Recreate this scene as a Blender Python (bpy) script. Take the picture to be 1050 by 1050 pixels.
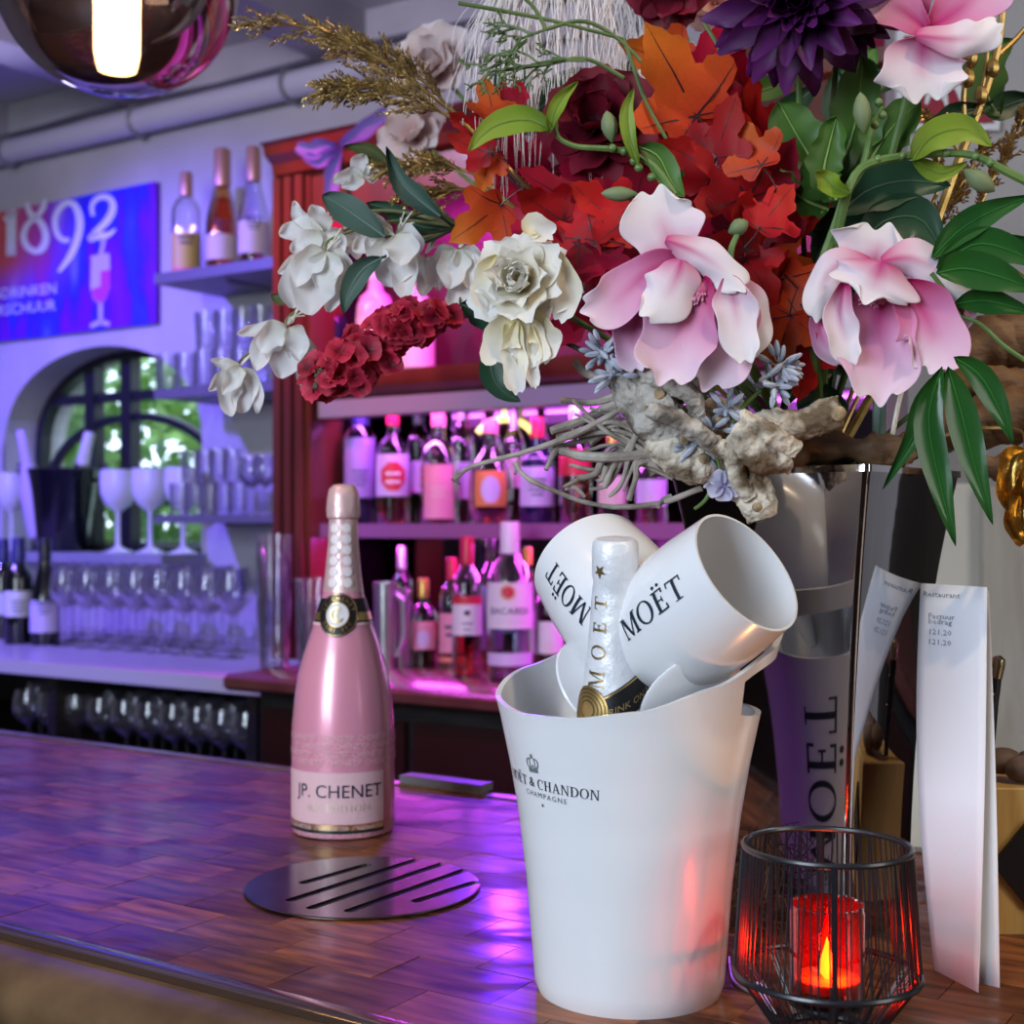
import bpy, bmesh, math, random
from mathutils import Matrix, Vector
random.seed(11)
for _o in list(bpy.data.objects): bpy.data.objects.remove(_o)
SC = bpy.context.scene
COL = SC.collection
PI = math.pi
R = math.radians
# ------------------------------------------------------------------ camera
F = 1400.0                 # focal length in pixels of the 1050 frame
HORIZON = 540.0
ZT = 1.05                  # bar top height
ZC = ZT + 0.258            # camera height
BAR = R(57)                # bar / back wall direction, off the view axis
DX, DY = math.sin(BAR), -math.cos(BAR)     # u: along the bar (towards right and camera)
NX, NY = math.cos(BAR), math.sin(BAR)      # v: away from the camera side, across the bar
cam = bpy.data.cameras.new('camera'); camo = bpy.data.objects.new('camera', cam); COL.objects.link(camo)
camo.location = (0, 0, ZC); camo.rotation_euler = (PI/2, 0, 0)
cam.sensor_width = 36; cam.lens = F/1050*36; cam.shift_y = (HORIZON-525)/1050
cam.clip_start = 0.02; cam.clip_end = 100
cam.dof.use_dof = True; cam.dof.focus_distance = 0.78; cam.dof.aperture_fstop = 11.0
SC.camera = camo
SC.view_settings.view_transform = 'Standard'; SC.view_settings.look = 'None'
SC.view_settings.exposure = 0.0; SC.view_settings.gamma = 1.0
SC.view_settings.use_curve_mapping = False
SC.cycles.use_denoising = True
SC.cycles.max_bounces = 10; SC.cycles.transparent_max_bounces = 24
SC.cycles.diffuse_bounces = 3; SC.cycles.glossy_bounces = 5; SC.cycles.transmission_bounces = 6
SC.cycles.caustics_reflective = False; SC.cycles.caustics_refractive = False
SC.cycles.sample_clamp_indirect = 4.0

def P(px, py, Y, d=0.0):
    Y = Y + d*0.001
    return Vector(((px-525)/F*Y, Y, ZC-(py-HORIZON)/F*Y))
def uv(u, v, z=0.0): return Vector((u*DX+v*NX, u*DY+v*NY, z))
def at_v(px, v):
    xd = (px-525)/F; Y = v/(xd*NX+NY); return xd*Y, Y
def u_at(px, v):
    X, Y = at_v(px, v); return X*DX+Y*DY
def z_at(px, py, v):
    X, Y = at_v(px, v); return ZC-(py-HORIZON)/F*Y
def pv(px, py, v):
    X, Y = at_v(px, v); return P(px, py, Y)
def ground(px, py, z=ZT):
    Y = (ZC-z)*F/(py-HORIZON); return P(px, py, Y)

# ------------------------------------------------------------------ world and lights
w = bpy.data.worlds.new('world'); SC.world = w; w.use_nodes = True
w.node_tree.nodes['Background'].inputs[0].default_value = (0.75, 0.86, 1.0, 1)
w.node_tree.nodes['Background'].inputs[1].default_value = 4.5

def look(o, target):
    o.rotation_euler = (Vector(target)-o.location).to_track_quat('-Z', 'Y').to_euler()
def area(name, loc, target, sx, sy, energy, col):
    l = bpy.data.lights.new(name, 'AREA'); l.shape = 'RECTANGLE'; l.size = sx; l.size_y = sy
    l.energy = energy; l.color = col
    o = bpy.data.objects.new(name, l); COL.objects.link(o); o.location = loc; look(o, target); return o
def spot(name, loc, target, ang, energy, col, blend=0.4, rad=0.03):
    l = bpy.data.lights.new(name, 'SPOT'); l.spot_size = R(ang); l.spot_blend = blend
    l.energy = energy; l.color = col; l.shadow_soft_size = rad
    o = bpy.data.objects.new(name, l); COL.objects.link(o); o.location = loc; look(o, target); return o
def point(name, loc, energy, col, rad=0.02):
    l = bpy.data.lights.new(name, 'POINT'); l.energy = energy; l.color = col; l.shadow_soft_size = rad
    o = bpy.data.objects.new(name, l); COL.objects.link(o); o.location = loc; return o

# daylight of the street windows behind the camera
area('street_window_daylight', (-1.45, -1.05, 1.85), (0.15, 0.9, 1.25), 1.1, 1.3, 64, (0.73, 0.85, 1.0))
area('side_window_daylight', (2.2, -0.6, 1.9), (0.25, 0.9, 1.35), 0.9, 1.2, 17, (1.0, 0.95, 0.9))
# ceiling spots, with two added fill lamps among them
spot('warm_ceiling_spot', (0.55, 0.25, 2.40), (0.24, 0.9, 1.40), 36, 22, (1.0, 0.76, 0.50), 0.5, 0.02)
spot('blue_wall_spot', uv(-3.1, 1.0, 2.38), uv(-2.75, 2.5, 1.15), 78, 230, (0.17, 0.11, 1.0), 0.5, 0.04)
spot('violet_wall_spot', uv(-2.1, 0.9, 2.38), uv(-2.2, 2.6, 2.0), 90, 26, (0.78, 0.62, 1.0), 0.6, 0.05)
spot('violet_ceiling_fill', uv(-3.0, 2.2, 1.95), uv(-2.7, 1.4, 2.57), 120, 14, (0.60, 0.60, 1.0), 0.8, 0.05)  # added fill lamp in open space, brightens the ceiling
spot('blue_bar_spot', uv(-1.9, 1.75, 2.38), uv(-1.3, 0.75, ZT), 36, 130, (0.08, 0.02, 1.0), 0.6, 0.03)
spot('violet_bar_lamp', pv(518, 440, 1.97), ground(515, 915), 22, 13, (0.16, 0.02, 1.0), 0.7, 0.02)
spot('warm_bar_fill', uv(-1.0, 0.35, 2.40), uv(-1.0, 0.85, ZT), 62, 17, (1.0, 0.58, 0.34), 0.8, 0.04)  # added fill lamp, strengthens the warm light on the bar top
spot('magenta_pillar_spot', uv(-1.75, 1.15, 2.38), uv(-1.62, 2.05, 1.80), 34, 60, (1.0, 0.05, 0.30), 0.6, 0.03)
spot('magenta_shelf_spot', uv(-1.1, 0.9, 2.38), uv(-1.25, 2.05, 1.25), 46, 42, (0.85, 0.10, 1.0), 0.6, 0.03)

# ------------------------------------------------------------------ mesh helpers
class MB:
    def __init__(s): s.v = []; s.f = []; s.uv = []; s.mi = []
    def add(s, verts, faces, uvs=None, mi=0):
        b = len(s.v); s.v += [tuple(x) for x in verts]
        s.uv += uvs if uvs else [(0.5, 0.5)]*len(verts)
        for f in faces: s.f.append(tuple(i+b for i in f)); s.mi.append(mi)
        return s
    def box(s, c, h, M=None, mi=0):
        vs = [Vector((c[0]+h[0]*x, c[1]+h[1]*y, c[2]+h[2]*z)) for z in (-1, 1) for y in (-1, 1) for x in (-1, 1)]
        if M: vs = [M @ q for q in vs]
        return s.add(vs, [(0,2,3,1),(4,5,7,6),(0,1,5,4),(2,6,7,3),(0,4,6,2),(1,3,7,5)], mi=mi)
    def cham(s, c, h, b, M=None, mi=0):     # box with chamfered upright and top edges
        vs = []
        for z, k in ((-h[2], 0), (h[2]-b, 0), (h[2], b)):
            for x, y in ((-1,-1),(1,-1),(1,1),(-1,1)):
                vs.append(Vector((c[0]+x*(h[0]-k), c[1]+y*(h[1]-k), c[2]+z)))
        if M: vs = [M @ q for q in vs]
        fs = [(3,2,1,0),(8,9,10,11)]
        for r in (0, 4):
            for i in range(4): fs.append((r+i, r+(i+1)%4, r+4+(i+1)%4, r+4+i))
        return s.add(vs, fs, mi=mi)
    def lathe(s, prof, n=32, M=None, mi=0, c=(0,0,0), capb=True, capt=True):
        vs, uvs, fs = [], [], []; L = len(prof)
        for j, (r, z) in enumerate(prof):
            for i in range(n):
                a = 2*PI*i/n; q = Vector((c[0]+r*math.cos(a), c[1]+r*math.sin(a), c[2]+z))
                vs.append(M @ q if M else q); uvs.append((i/n, j/max(1, L-1)))
        for j in range(L-1):
            for i in range(n):
                i2 = (i+1) % n; fs.append((j*n+i, j*n+i2, (j+1)*n+i2, (j+1)*n+i))
        if capb and prof[0][0] > 1e-6: fs.append(tuple(range(n-1, -1, -1)))
        if capt and prof[-1][0] > 1e-6: fs.append(tuple((L-1)*n+i for i in range(n)))
        return s.add(vs, fs, uvs, mi)
    def tube(s, pts, rad, n=6, mi=0, closed=False):
        pts = [Vector(p) for p in pts]; L = len(pts)
        if not hasattr(rad, '__len__'): rad = [rad]*L
        vs, fs, uvs = [], [], []; prev = None
        for k, p in enumerate(pts):
            if closed: t = pts[(k+1) % L]-pts[k-1]
            else: t = pts[min(k+1, L-1)]-pts[max(k-1, 0)]
            if t.length < 1e-9: t = Vector((0, 0, 1))
            t.normalize()
            a = prev if prev is not None else (Vector((0,0,1)) if abs(t.z) < .9 else Vector((1,0,0)))
            a = a - t*a.dot(t)
            if a.length < 1e-6: a = t.orthogonal()
            a.normalize(); prev = a; b = t.cross(a)
            for i in range(n):
                g = 2*PI*i/n; vs.append(p+(a*math.cos(g)+b*math.sin(g))*rad[k]); uvs.append((i/n, k/max(1, L-1)))
        K = L if closed else L-1
        for k in range(K):
            for i in range(n):
                i2 = (i+1) % n; k2 = (k+1) % L
                fs.append((k*n+i, k*n+i2, k2*n+i2, k2*n+i))
        if not closed: fs += [tuple(range(n-1, -1, -1)), tuple((L-1)*n+i for i in range(n))]
        return s.add(vs, fs, uvs, mi)
    def ball(s, c, r, n=8, m=6, mi=0, sq=(1,1,1), M=None):
        prof = [(r*math.sin(PI*k/m), -r*math.cos(PI*k/m)) for k in range(m+1)]
        prof[0] = (1e-5, -r); prof[-1] = (1e-5, r)
        T = Matrix.Translation(Vector(c)) @ (M if M else Matrix()) @ Matrix.Diagonal((sq[0], sq[1], sq[2], 1))
        return s.lathe(prof, n, T, mi)
    def mesh(s, name, smooth=True, sharp=40):
        me = bpy.data.meshes.new(name); me.from_pydata(s.v, [], s.f)
        if smooth:
            me.polygons.foreach_set('use_smooth', [True]*len(me.polygons)); me.set_sharp_from_angle(angle=R(sharp))
        l = me.uv_layers.new(name='UVMap')
        idx = [0]*len(me.loops); me.loops.foreach_get('vertex_index', idx)
        l.data.foreach_set('uv', [c for i in idx for c in s.uv[i]])
        if any(s.mi): me.polygons.foreach_set('material_index', s.mi)
        me.update(); return me

def put(name, me, mats, parent=None, M=None):
    if isinstance(me, MB): me = me.mesh(name)
    if mats is not None and not len(me.materials):
        for m in (mats if isinstance(mats, (list, tuple)) else [mats]): me.materials.append(m)
    o = bpy.data.objects.new(name, me); COL.objects.link(o)
    if parent is not None:
        o.parent = parent
        o.matrix_parent_inverse = Matrix.Translation(-Vector(parent.get('_org', (0,0,0)))) if parent.type == 'EMPTY' else Matrix()
    if M is not None: o.matrix_basis = M
    return o
def put_l(name, me, mats, parent, M=None):      # child in its parent's own space
    o = put(name, me, mats, parent, M); o.matrix_parent_inverse = Matrix(); return o
def tag(o, label, cat, group=None, kind=None):
    o['label'] = label; o['category'] = cat
    if group: o['group'] = group
    if kind: o['kind'] = kind
    return o
def thing(name, label, cat, loc=(0,0,0), group=None, rot=None):
    o = bpy.data.objects.new(name, None); COL.objects.link(o); o.location = loc
    o.empty_display_size = .02
    if rot is not None: o.rotation_euler = rot
    o['_org'] = tuple(loc); return tag(o, label, cat, group)
def struct(name, me, mats, parent=None):
    o = put(name, me, mats, parent)
    if parent is None: o['kind'] = 'structure'
    return o
def dup(o, parent=None):
    c = o.copy(); COL.objects.link(c)
    if parent is not None: c.parent = parent
    for ch in o.children: dup(ch, c)
    return c
def spline(pts, t):
    n = len(pts)-1; x = min(max(t, 0), .99999)*n; i = int(x); f = x-i
    p0, p1, p2, p3 = pts[max(i-1,0)], pts[i], pts[i+1], pts[min(i+2,n)]
    out = []
    for a, b, c, d in zip(p0, p1, p2, p3):
        out.append(.5*(2*b+(c-a)*f+(2*a-5*b+4*c-d)*f*f+(3*b-a-3*c+d)*f**3))
    return out
def lerp_list(l, t):
    n = len(l)-1; x = min(max(t, 0), .99999)*n; i = int(x); return l[i]+(l[i+1]-l[i])*(x-i)

# ------------------------------------------------------------------ materials
MATS = {}
def _new(name):
    m = bpy.data.materials.new(name); m.use_nodes = True; return m, m.node_tree, m.node_tree.nodes['Principled BSDF']
def pm(name, c1, c2=None, scale=20.0, rough=0.5, metal=0.0, bump=0.0, bscale=None, coat=0.0, spec=0.5,
       emit=None, estr=0.0, stretch=(1,1,1), rnd=0.0, sss=0.0, detail=4, trans=0.0, ramp=(0.35, 0.65), sheen=0.0):
    if name in MATS: return MATS[name]
    m, nt, b = _new(name); N = nt.nodes; Lk = nt.links
    b.inputs['Base Color'].default_value = (*c1, 1); b.inputs['Roughness'].default_value = rough
    b.inputs['Metallic'].default_value = metal; b.inputs['Specular IOR Level'].default_value = spec
    b.inputs['Coat Weight'].default_value = coat; b.inputs['Coat Roughness'].default_value = 0.12
    b.inputs['Transmission Weight'].default_value = trans
    b.inputs['Sheen Weight'].default_value = sheen
    if sss: b.inputs['Subsurface Weight'].default_value = sss; b.inputs['Subsurface Radius'].default_value = (.01,.006,.006)
    if emit: b.inputs['Emission Color'].default_value = (*emit, 1); b.inputs['Emission Strength'].default_value = estr
    if c2 or bump:
        tc = N.new('ShaderNodeTexCoord'); mp = N.new('ShaderNodeMapping'); mp.inputs['Scale'].default_value = stretch
        Lk.new(tc.outputs['Object'], mp.inputs['Vector'])
        nz = N.new('ShaderNodeTexNoise'); nz.inputs['Scale'].default_value = scale; nz.inputs['Detail'].default_value = detail
        Lk.new(mp.outputs['Vector'], nz.inputs['Vector'])
    if c2:
        cr = N.new('ShaderNodeValToRGB'); cr.color_ramp.elements[0].color = (*c1, 1); cr.color_ramp.elements[1].color = (*c2, 1)
        cr.color_ramp.elements[0].position = ramp[0]; cr.color_ramp.elements[1].position = ramp[1]
        Lk.new(nz.outputs['Fac'], cr.inputs['Fac']); src = cr.outputs['Color']
        if rnd:
            oi = N.new('ShaderNodeObjectInfo'); ma = N.new('ShaderNodeMath'); ma.operation = 'MULTIPLY_ADD'
            Lk.new(oi.outputs['Random'], ma.inputs[0]); ma.inputs[1].default_value = rnd*2; ma.inputs[2].default_value = 1-rnd
            hs = N.new('ShaderNodeHueSaturation'); Lk.new(src, hs.inputs['Color']); Lk.new(ma.outputs[0], hs.inputs['Value']); src = hs.outputs['Color']
        Lk.new(src, b.inputs['Base Color'])
    if bump:
        n2 = nz
        if bscale:
            n2 = N.new('ShaderNodeTexNoise'); n2.inputs['Scale'].default_value = bscale; n2.inputs['Detail'].default_value = 6
            Lk.new(mp.outputs['Vector'], n2.inputs['Vector'])
        bp = N.new('ShaderNodeBump'); bp.inputs['Strength'].default_value = bump; bp.inputs['Distance'].default_value = 0.004
        Lk.new(n2.outputs['Fac'], bp.inputs['Height']); Lk.new(bp.outputs['Normal'], b.inputs['Normal'])
    MATS[name] = m; return m
def thin_glass(name, tint=(1,1,1), rough=0.03, refl=0.08, body=0.0, bodycol=(1,1,1)):
    if name in MATS: return MATS[name]
    m, nt, b = _new(name); N = nt.nodes; Lk = nt.links; N.remove(b); out = N['Material Output']
    t = N.new('ShaderNodeBsdfTransparent'); t.inputs[0].default_value = (*tint, 1)
    g = N.new('ShaderNodeBsdfGlossy'); g.inputs['Roughness'].default_value = rough
    lw = N.new('ShaderNodeLayerWeight'); lw.inputs['Blend'].default_value = 0.35
    ma = N.new('ShaderNodeMath'); ma.operation = 'MULTIPLY_ADD'; ma.inputs[1].default_value = 1.6; ma.inputs[2].default_value = refl; ma.use_clamp = True
    Lk.new(lw.outputs['Facing'], ma.inputs[0])
    pw = N.new('ShaderNodeMath'); pw.operation = 'POWER'; pw.inputs[1].default_value = 1.6; pw.use_clamp = True; Lk.new(ma.outputs[0], pw.inputs[0])
    mx = N.new('ShaderNodeMixShader'); Lk.new(pw.outputs[0], mx.inputs[0]); Lk.new(t.outputs[0], mx.inputs[1]); Lk.new(g.outputs[0], mx.inputs[2])
    res = mx.outputs[0]
    if body:
        d = N.new('ShaderNodeBsdfDiffuse'); d.inputs[0].default_value = (*bodycol, 1)
        m2 = N.new('ShaderNodeMixShader'); m2.inputs[0].default_value = body; Lk.new(res, m2.inputs[1]); Lk.new(d.outputs[0], m2.inputs[2]); res = m2.outputs[0]
    Lk.new(res, out.inputs[0]); MATS[name] = m; return m
def petal_mat(name, base, mid, edge, streak=None, sw=5.0, transl=0.3, rough=0.55, vein=0.0, rnd=0.0, nscale=60):
    """colour runs base -> mid -> edge along the petal's own length; an optional darker midrib streak"""
    if name in MATS: return MATS[name]
    m, nt, b = _new(name); N = nt.nodes; Lk = nt.links; out = N['Material Output']
    u = N.new('ShaderNodeUVMap'); sx = N.new('ShaderNodeSeparateXYZ'); Lk.new(u.outputs[0], sx.inputs[0])
    nz = N.new('ShaderNodeTexNoise'); nz.inputs['Scale'].default_value = nscale; tc = N.new('ShaderNodeTexCoord'); Lk.new(tc.outputs['Object'], nz.inputs['Vector'])
    nm = N.new('ShaderNodeMath'); nm.operation = 'MULTIPLY_ADD'; nm.inputs[1].default_value = 0.25; Lk.new(nz.outputs['Fac'], nm.inputs[0]); Lk.new(sx.outputs['Y'], nm.inputs[2])
    sb = N.new('ShaderNodeMath'); sb.operation = 'SUBTRACT'; sb.inputs[1].default_value = 0.125; sb.use_clamp = True; Lk.new(nm.outputs[0], sb.inputs[0])
    cr = N.new('ShaderNodeValToRGB'); e = cr.color_ramp.elements
    e[0].color = (*base, 1); e[0].position = 0.02; e[1].color = (*edge, 1); e[1].position = 0.93
    k = e.new(0.42); k.color = (*mid, 1); Lk.new(sb.outputs[0], cr.inputs['Fac']); src = cr.outputs['Color']
    if streak:
        s1 = N.new('ShaderNodeMath'); s1.operation = 'SUBTRACT'; s1.inputs[1].default_value = .5; Lk.new(sx.outputs['X'], s1.inputs[0])
        s2 = N.new('ShaderNodeMath'); s2.operation = 'ABSOLUTE'; Lk.new(s1.outputs[0], s2.inputs[0])
        s3 = N.new('ShaderNodeMath'); s3.operation = 'MULTIPLY_ADD'; s3.inputs[1].default_value = -sw; s3.inputs[2].default_value = 1.0; s3.use_clamp = True; Lk.new(s2.outputs[0], s3.inputs[0])
        s4 = N.new('ShaderNodeMath'); s4.operation = 'MULTIPLY_ADD'; s4.inputs[1].default_value = -1.45; s4.inputs[2].default_value = 1.05; s4.use_clamp = True; Lk.new(sx.outputs['Y'], s4.inputs[0])
        s5 = N.new('ShaderNodeMath'); s5.operation = 'MULTIPLY'; Lk.new(s3.outputs[0], s5.inputs[0]); Lk.new(s4.outputs[0], s5.inputs[1])
        mx = N.new('ShaderNodeMix'); mx.data_type = 'RGBA'; Lk.new(s5.outputs[0], mx.inputs[0]); Lk.new(src, mx.inputs[6]); mx.inputs[7].default_value = (*streak, 1); src = mx.outputs[2]
    if rnd:
        oi = N.new('ShaderNodeObjectInfo'); ma = N.new('ShaderNodeMath'); ma.operation = 'MULTIPLY_ADD'
        Lk.new(oi.outputs['Random'], ma.inputs[0]); ma.inputs[1].default_value = rnd*2; ma.inputs[2].default_value = 1-rnd
        hs = N.new('ShaderNodeHueSaturation'); Lk.new(src, hs.inputs['Color']); Lk.new(ma.outputs[0], hs.inputs['Value']); src = hs.outputs['Color']
    Lk.new(src, b.inputs['Base Color']); b.inputs['Roughness'].default_value = rough; b.inputs['Specular IOR Level'].default_value = 0.3
    bp = N.new('ShaderNodeBump'); bp.inputs['Strength'].default_value = 0.12; bp.inputs['Distance'].default_value = 0.002; Lk.new(nz.outputs['Fac'], bp.inputs['Height']); Lk.new(bp.outputs['Normal'], b.inputs['Normal'])
    tr = N.new('ShaderNodeBsdfTranslucent'); Lk.new(src, tr.inputs[0])
    ms = N.new('ShaderNodeMixShader'); ms.inputs[0].default_value = transl; Lk.new(b.outputs[0], ms.inputs[1]); Lk.new(tr.outputs[0], ms.inputs[2]); Lk.new(ms.outputs[0], out.inputs[0])
    MATS[name] = m; return m

# ------------------------------------------------------------------ lettering
def text2d(s, size=1.0, res=3, spacing=1.0):
    c = bpy.data.curves.new('t', 'FONT'); c.body = s; c.size = size; c.resolution_u = res; c.align_x = 'CENTER'; c.align_y = 'CENTER'; c.space_character = spacing
    o = bpy.data.objects.new('t', c); COL.objects.link(o)
    me = bpy.data.meshes.new_from_object(o.evaluated_get(bpy.context.evaluated_depsgraph_get()))
    vs = [(q.co.x, q.co.y) for q in me.vertices]; fs = [tuple(p.vertices) for p in me.polygons]
    bpy.data.objects.remove(o); bpy.data.curves.remove(c); bpy.data.meshes.remove(me); return vs, fs
def _ring(cx, cy, rx, ry, tx, ty, a0=0, a1=360, n=22):
    vs, fs = [], []
    for k in range(n+1):
        a = R(a0+(a1-a0)*k/n); vs += [(cx+rx*math.cos(a), cy+ry*math.sin(a)), (cx+(rx-tx)*math.cos(a), cy+(ry-ty)*math.sin(a))]
    for k in range(n): fs.append((2*k, 2*k+2, 2*k+3, 2*k+1))
    return vs, fs
def _q(a, b, c, d, n=10, m=3):
    vs = []; fs = []
    la = math.hypot(b[0]-a[0], b[1]-a[1]); lb = math.hypot(d[0]-a[0], d[1]-a[1])
    if la < lb: n, m = m, n
    for j in range(m+1):
        for i in range(n+1):
            s, t = i/n, j/m; vs.append(tuple((a[k]*(1-s)+b[k]*s)*(1-t)+(d[k]*(1-s)+c[k]*s)*t for k in (0, 1)))
    for j in range(m):
        for i in range(n): fs.append((j*(n+1)+i, j*(n+1)+i+1, (j+1)*(n+1)+i+1, (j+1)*(n+1)+i))
    return vs, fs
def _r(x0, y0, x1, y1): return _q((x0,y0),(x1,y0),(x1,y1),(x0,y1))
SERIF = {
 'M': (1.0, [_r(.06,0,.12,1), _r(.80,0,.96,1), _q((.06,1),(.24,1),(.56,.02),(.44,.02)), _q((.80,1),(.88,1),(.53,.02),(.46,.02)), _r(0,0,.2,.05), _r(.72,0,1.03,.05), _r(-.02,.95,.16,1), _r(.84,.95,1.05,1)]),
 'O': (.92, [_ring(.46,.5,.46,.52,.15,.06)]),
 'E': (.72, [_r(.1,0,.26,1), _r(0,0,.64,.07), _r(0,.93,.62,1), _r(.2,.48,.5,.54), _r(.58,0,.66,.24), _r(.55,.78,.63,1), _r(.46,.38,.52,.64)]),
 'T': (.80, [_r(.32,0,.48,1), _r(.2,0,.6,.05), _r(0,.93,.8,1), _r(0,.74,.06,1), _r(.74,.74,.8,1)]),
 'C': (.84, [_ring(.46,.5,.46,.52,.15,.06,48,312), _r(.72,.68,.79,.96)]),
 'H': (.94, [_r(.1,0,.26,1), _r(.66,0,.82,1), _r(.2,.47,.7,.53), _r(0,0,.36,.05), _r(.56,0,.92,.05), _r(0,.95,.36,1), _r(.56,.95,.92,1)]),
 'A': (.90, [_q((.08,0),(.15,0),(.47,1),(.40,1)), _q((.66,0),(.84,0),(.50,1),(.40,1)), _r(.22,.3,.64,.36), _r(0,0,.26,.05), _r(.56,0,.92,.05)]),
 'N': (.94, [_r(.1,0,.17,1), _r(.76,0,.83,1), _q((.08,1),(.26,1),(.84,0),(.72,0)), _r(0,0,.28,.05), _r(0,.95,.2,1), _r(.64,.95,.94,1)]),
 'D': (.92, [_r(.1,0,.26,1), _ring(.34,.5,.56,.5,.15,.07,-90,90), _r(0,0,.36,.06), _r(0,.94,.36,1)]),
 'P': (.74, [_r(.1,0,.26,1), _ring(.3,.74,.4,.26,.14,.06,-90,90), _r(0,0,.38,.05), _r(0,.94,.32,1), _r(.2,.48,.32,.54)]),
 'G': (.90, [_ring(.46,.5,.46,.52,.15,.06,48,330), _r(.70,.06,.84,.42), _r(.58,.38,.92,.43)]),
}
def serif2d(s, size=1.0, gap=0.13):
    vs, fs = [], []; x = 0
    for ch in s:
        if ch == ' ': x += .4; continue
        if ch == '&':
            tv, tf = text2d('&', 1.35); b = len(vs); vs += [(x+.42+a, .5+c) for a, c in tv]; fs += [tuple(i+b for i in f) for f in tf]; x += .95; continue
        dia = ch == 'Ë'; g = SERIF['E' if dia else ch]
        parts = list(g[1])
        if dia: parts += [_ring(.2,1.2,.085,.085,.084,.084,n=10), _ring(.48,1.2,.085,.085,.084,.084,n=10)]
        for pv_, pf in parts:
            b = len(vs); vs += [(x+a, c) for a, c in pv_]; fs += [tuple(i+b for i in f) for f in pf]
        x += g[0]+gap
    wd = x-gap
    return [((a-wd/2)*size, (c-.5)*size) for a, c in vs], fs
def ribbon2d(pts, w, n=18):
    vs, fs = [], []
    if not hasattr(w, '__len__'): w = [w]*2
    for k in range(n+1):
        t = k/n; a = spline(pts, max(0, t-.01)); b = spline(pts, min(1, t+.01)); c = spline(pts, t)
        dx, dy = b[0]-a[0], b[1]-a[1]; L = math.hypot(dx, dy) or 1; h = lerp_list(w, t)/2
        vs += [(c[0]-dy/L*h, c[1]+dx/L*h), (c[0]+dy/L*h, c[1]-dx/L*h)]
    for k in range(n): fs.append((2*k, 2*k+1, 2*k+3, 2*k+2))
    return vs, fs
def flat(shape, fn, mb=None, mi=0):
    mb = mb or MB(); mb.add([fn(x, y) for x, y in shape[0]], shape[1], mi=mi); return mb
# ================================================================== room
VW = 2.6                       # back wall plane
ZCEIL = ZC+1.26
M_wall = pm('wall_plaster', (.50,.48,.50), (.56,.54,.56), 6, .85, bump=.15, bscale=60)
M_ceil = pm('ceiling_paint', (.58,.57,.60), (.64,.63,.66), 5, .8)
M_floor = pm('floor_boards', (.06,.035,.02), (.10,.06,.035), 12, .5, stretch=(1,8,1))
M_dark = pm('dark_cabinet', (.012,.009,.010), (.022,.016,.016), 20, .45, stretch=(1,1,6))
M_black = pm('black_paint', (.008,.008,.009), rough=.4)
M_frame = pm('window_frame_black', (.012,.013,.018), rough=.45)
M_steel = pm('brushed_steel', (.55,.54,.56), (.62,.61,.63), 60, .28, 1.0, stretch=(1,12,1))
M_mahog = pm('mahogany', (.10,.018,.012), (.17,.035,.02), 14, .32, stretch=(1,1,.12), coat=.4, bump=.05)
M_white = pm('white_gloss_plastic', (.78,.78,.79), rough=.24, coat=.25, sss=.15)

def uvbox(u0, u1, v0, v1, z0, z1, mb=None):
    mb = mb or MB()
    vs = [uv(u, v, z) for z in (z0, z1) for v in (v0, v1) for u in (u0, u1)]
    return mb.add(vs, [(0,2,3,1),(4,5,7,6),(0,1,5,4),(2,6,7,3),(0,4,6,2),(1,3,7,5)])
def sbox(name, mat, *a, parent=None): return struct(name, uvbox(*a).mesh(name, False), mat, parent)
U0, U1, V0 = -5.2, 2.4, -2.6
sbox('floor', M_floor, U0, U1, V0, VW+.25, -.05, 0)
sbox('ceiling', M_ceil, U0, U1, V0, VW+.25, ZCEIL, ZCEIL+.08)
sbox('wall_left', M_wall, U0-.1, U0, V0, VW+.25, 0, ZCEIL)
sbox('wall_front', M_wall, U0, U1, V0-.1, V0, 0, ZCEIL)
sbox('wall_far_right', M_dark, U1, U1+.1, V0, VW+.25, 0, ZCEIL)

# back wall with an arched window opening
Z_sill = z_at(110, 566, VW)
ur = u_at(207, VW); utop = u_at(100, VW); hw = (ur-utop)*1.0
zspring = z_at(205, 452, VW); ztop = z_at(100, 355, VW)
ul = utop-hw*1.02
def arch(k, uo=0.0, scale=1.0):        # k 0..1 from right spring to left spring
    a = PI*k; return (utop+hw*scale*math.cos(a), zspring+(ztop-zspring)*scale*math.sin(a)**.85)
NA = 24
op = [(ur, Z_sill)]+[arch(k/NA) for k in range(NA+1)]+[(ul, Z_sill)]
mb = MB()
def wallface(v, flip):
    fs = []
    pts = [uv(u, v, z) for u, z in op]
    def quad(a, b, c, d):
        q = [uv(*x[:1], v, x[1]) for x in (a, b, c, d)]; mb.add(q, [(0,1,2,3) if not flip else (3,2,1,0)])
    quad((U0,0),(ul,0),(ul,ZCEIL),(U0,ZCEIL)); quad((ur,0),(U1,0),(U1,ZCEIL),(ur,ZCEIL)); quad((ul,0),(ur,0),(ur,Z_sill),(ul,Z_sill))
    A = [(ur,zspring)]+[arch(k/NA) for k in range(1,NA)]+[(ul,zspring)]
    for a, b in zip(A[:-1], A[1:]): quad((b[0],b[1]),(a[0],a[1]),(a[0],ZCEIL),(b[0],ZCEIL))
wallface(VW, False); wallface(VW+.22, True)
for a, b in zip(op, op[1:]+op[:1]): mb.add([uv(a[0],VW,a[1]),uv(b[0],VW,b[1]),uv(b[0],VW+.22,b[1]),uv(a[0],VW+.22,a[1])], [(3,2,1,0)])
struct('wall_back', mb.mesh('wall_back', False), M_wall)

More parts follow.
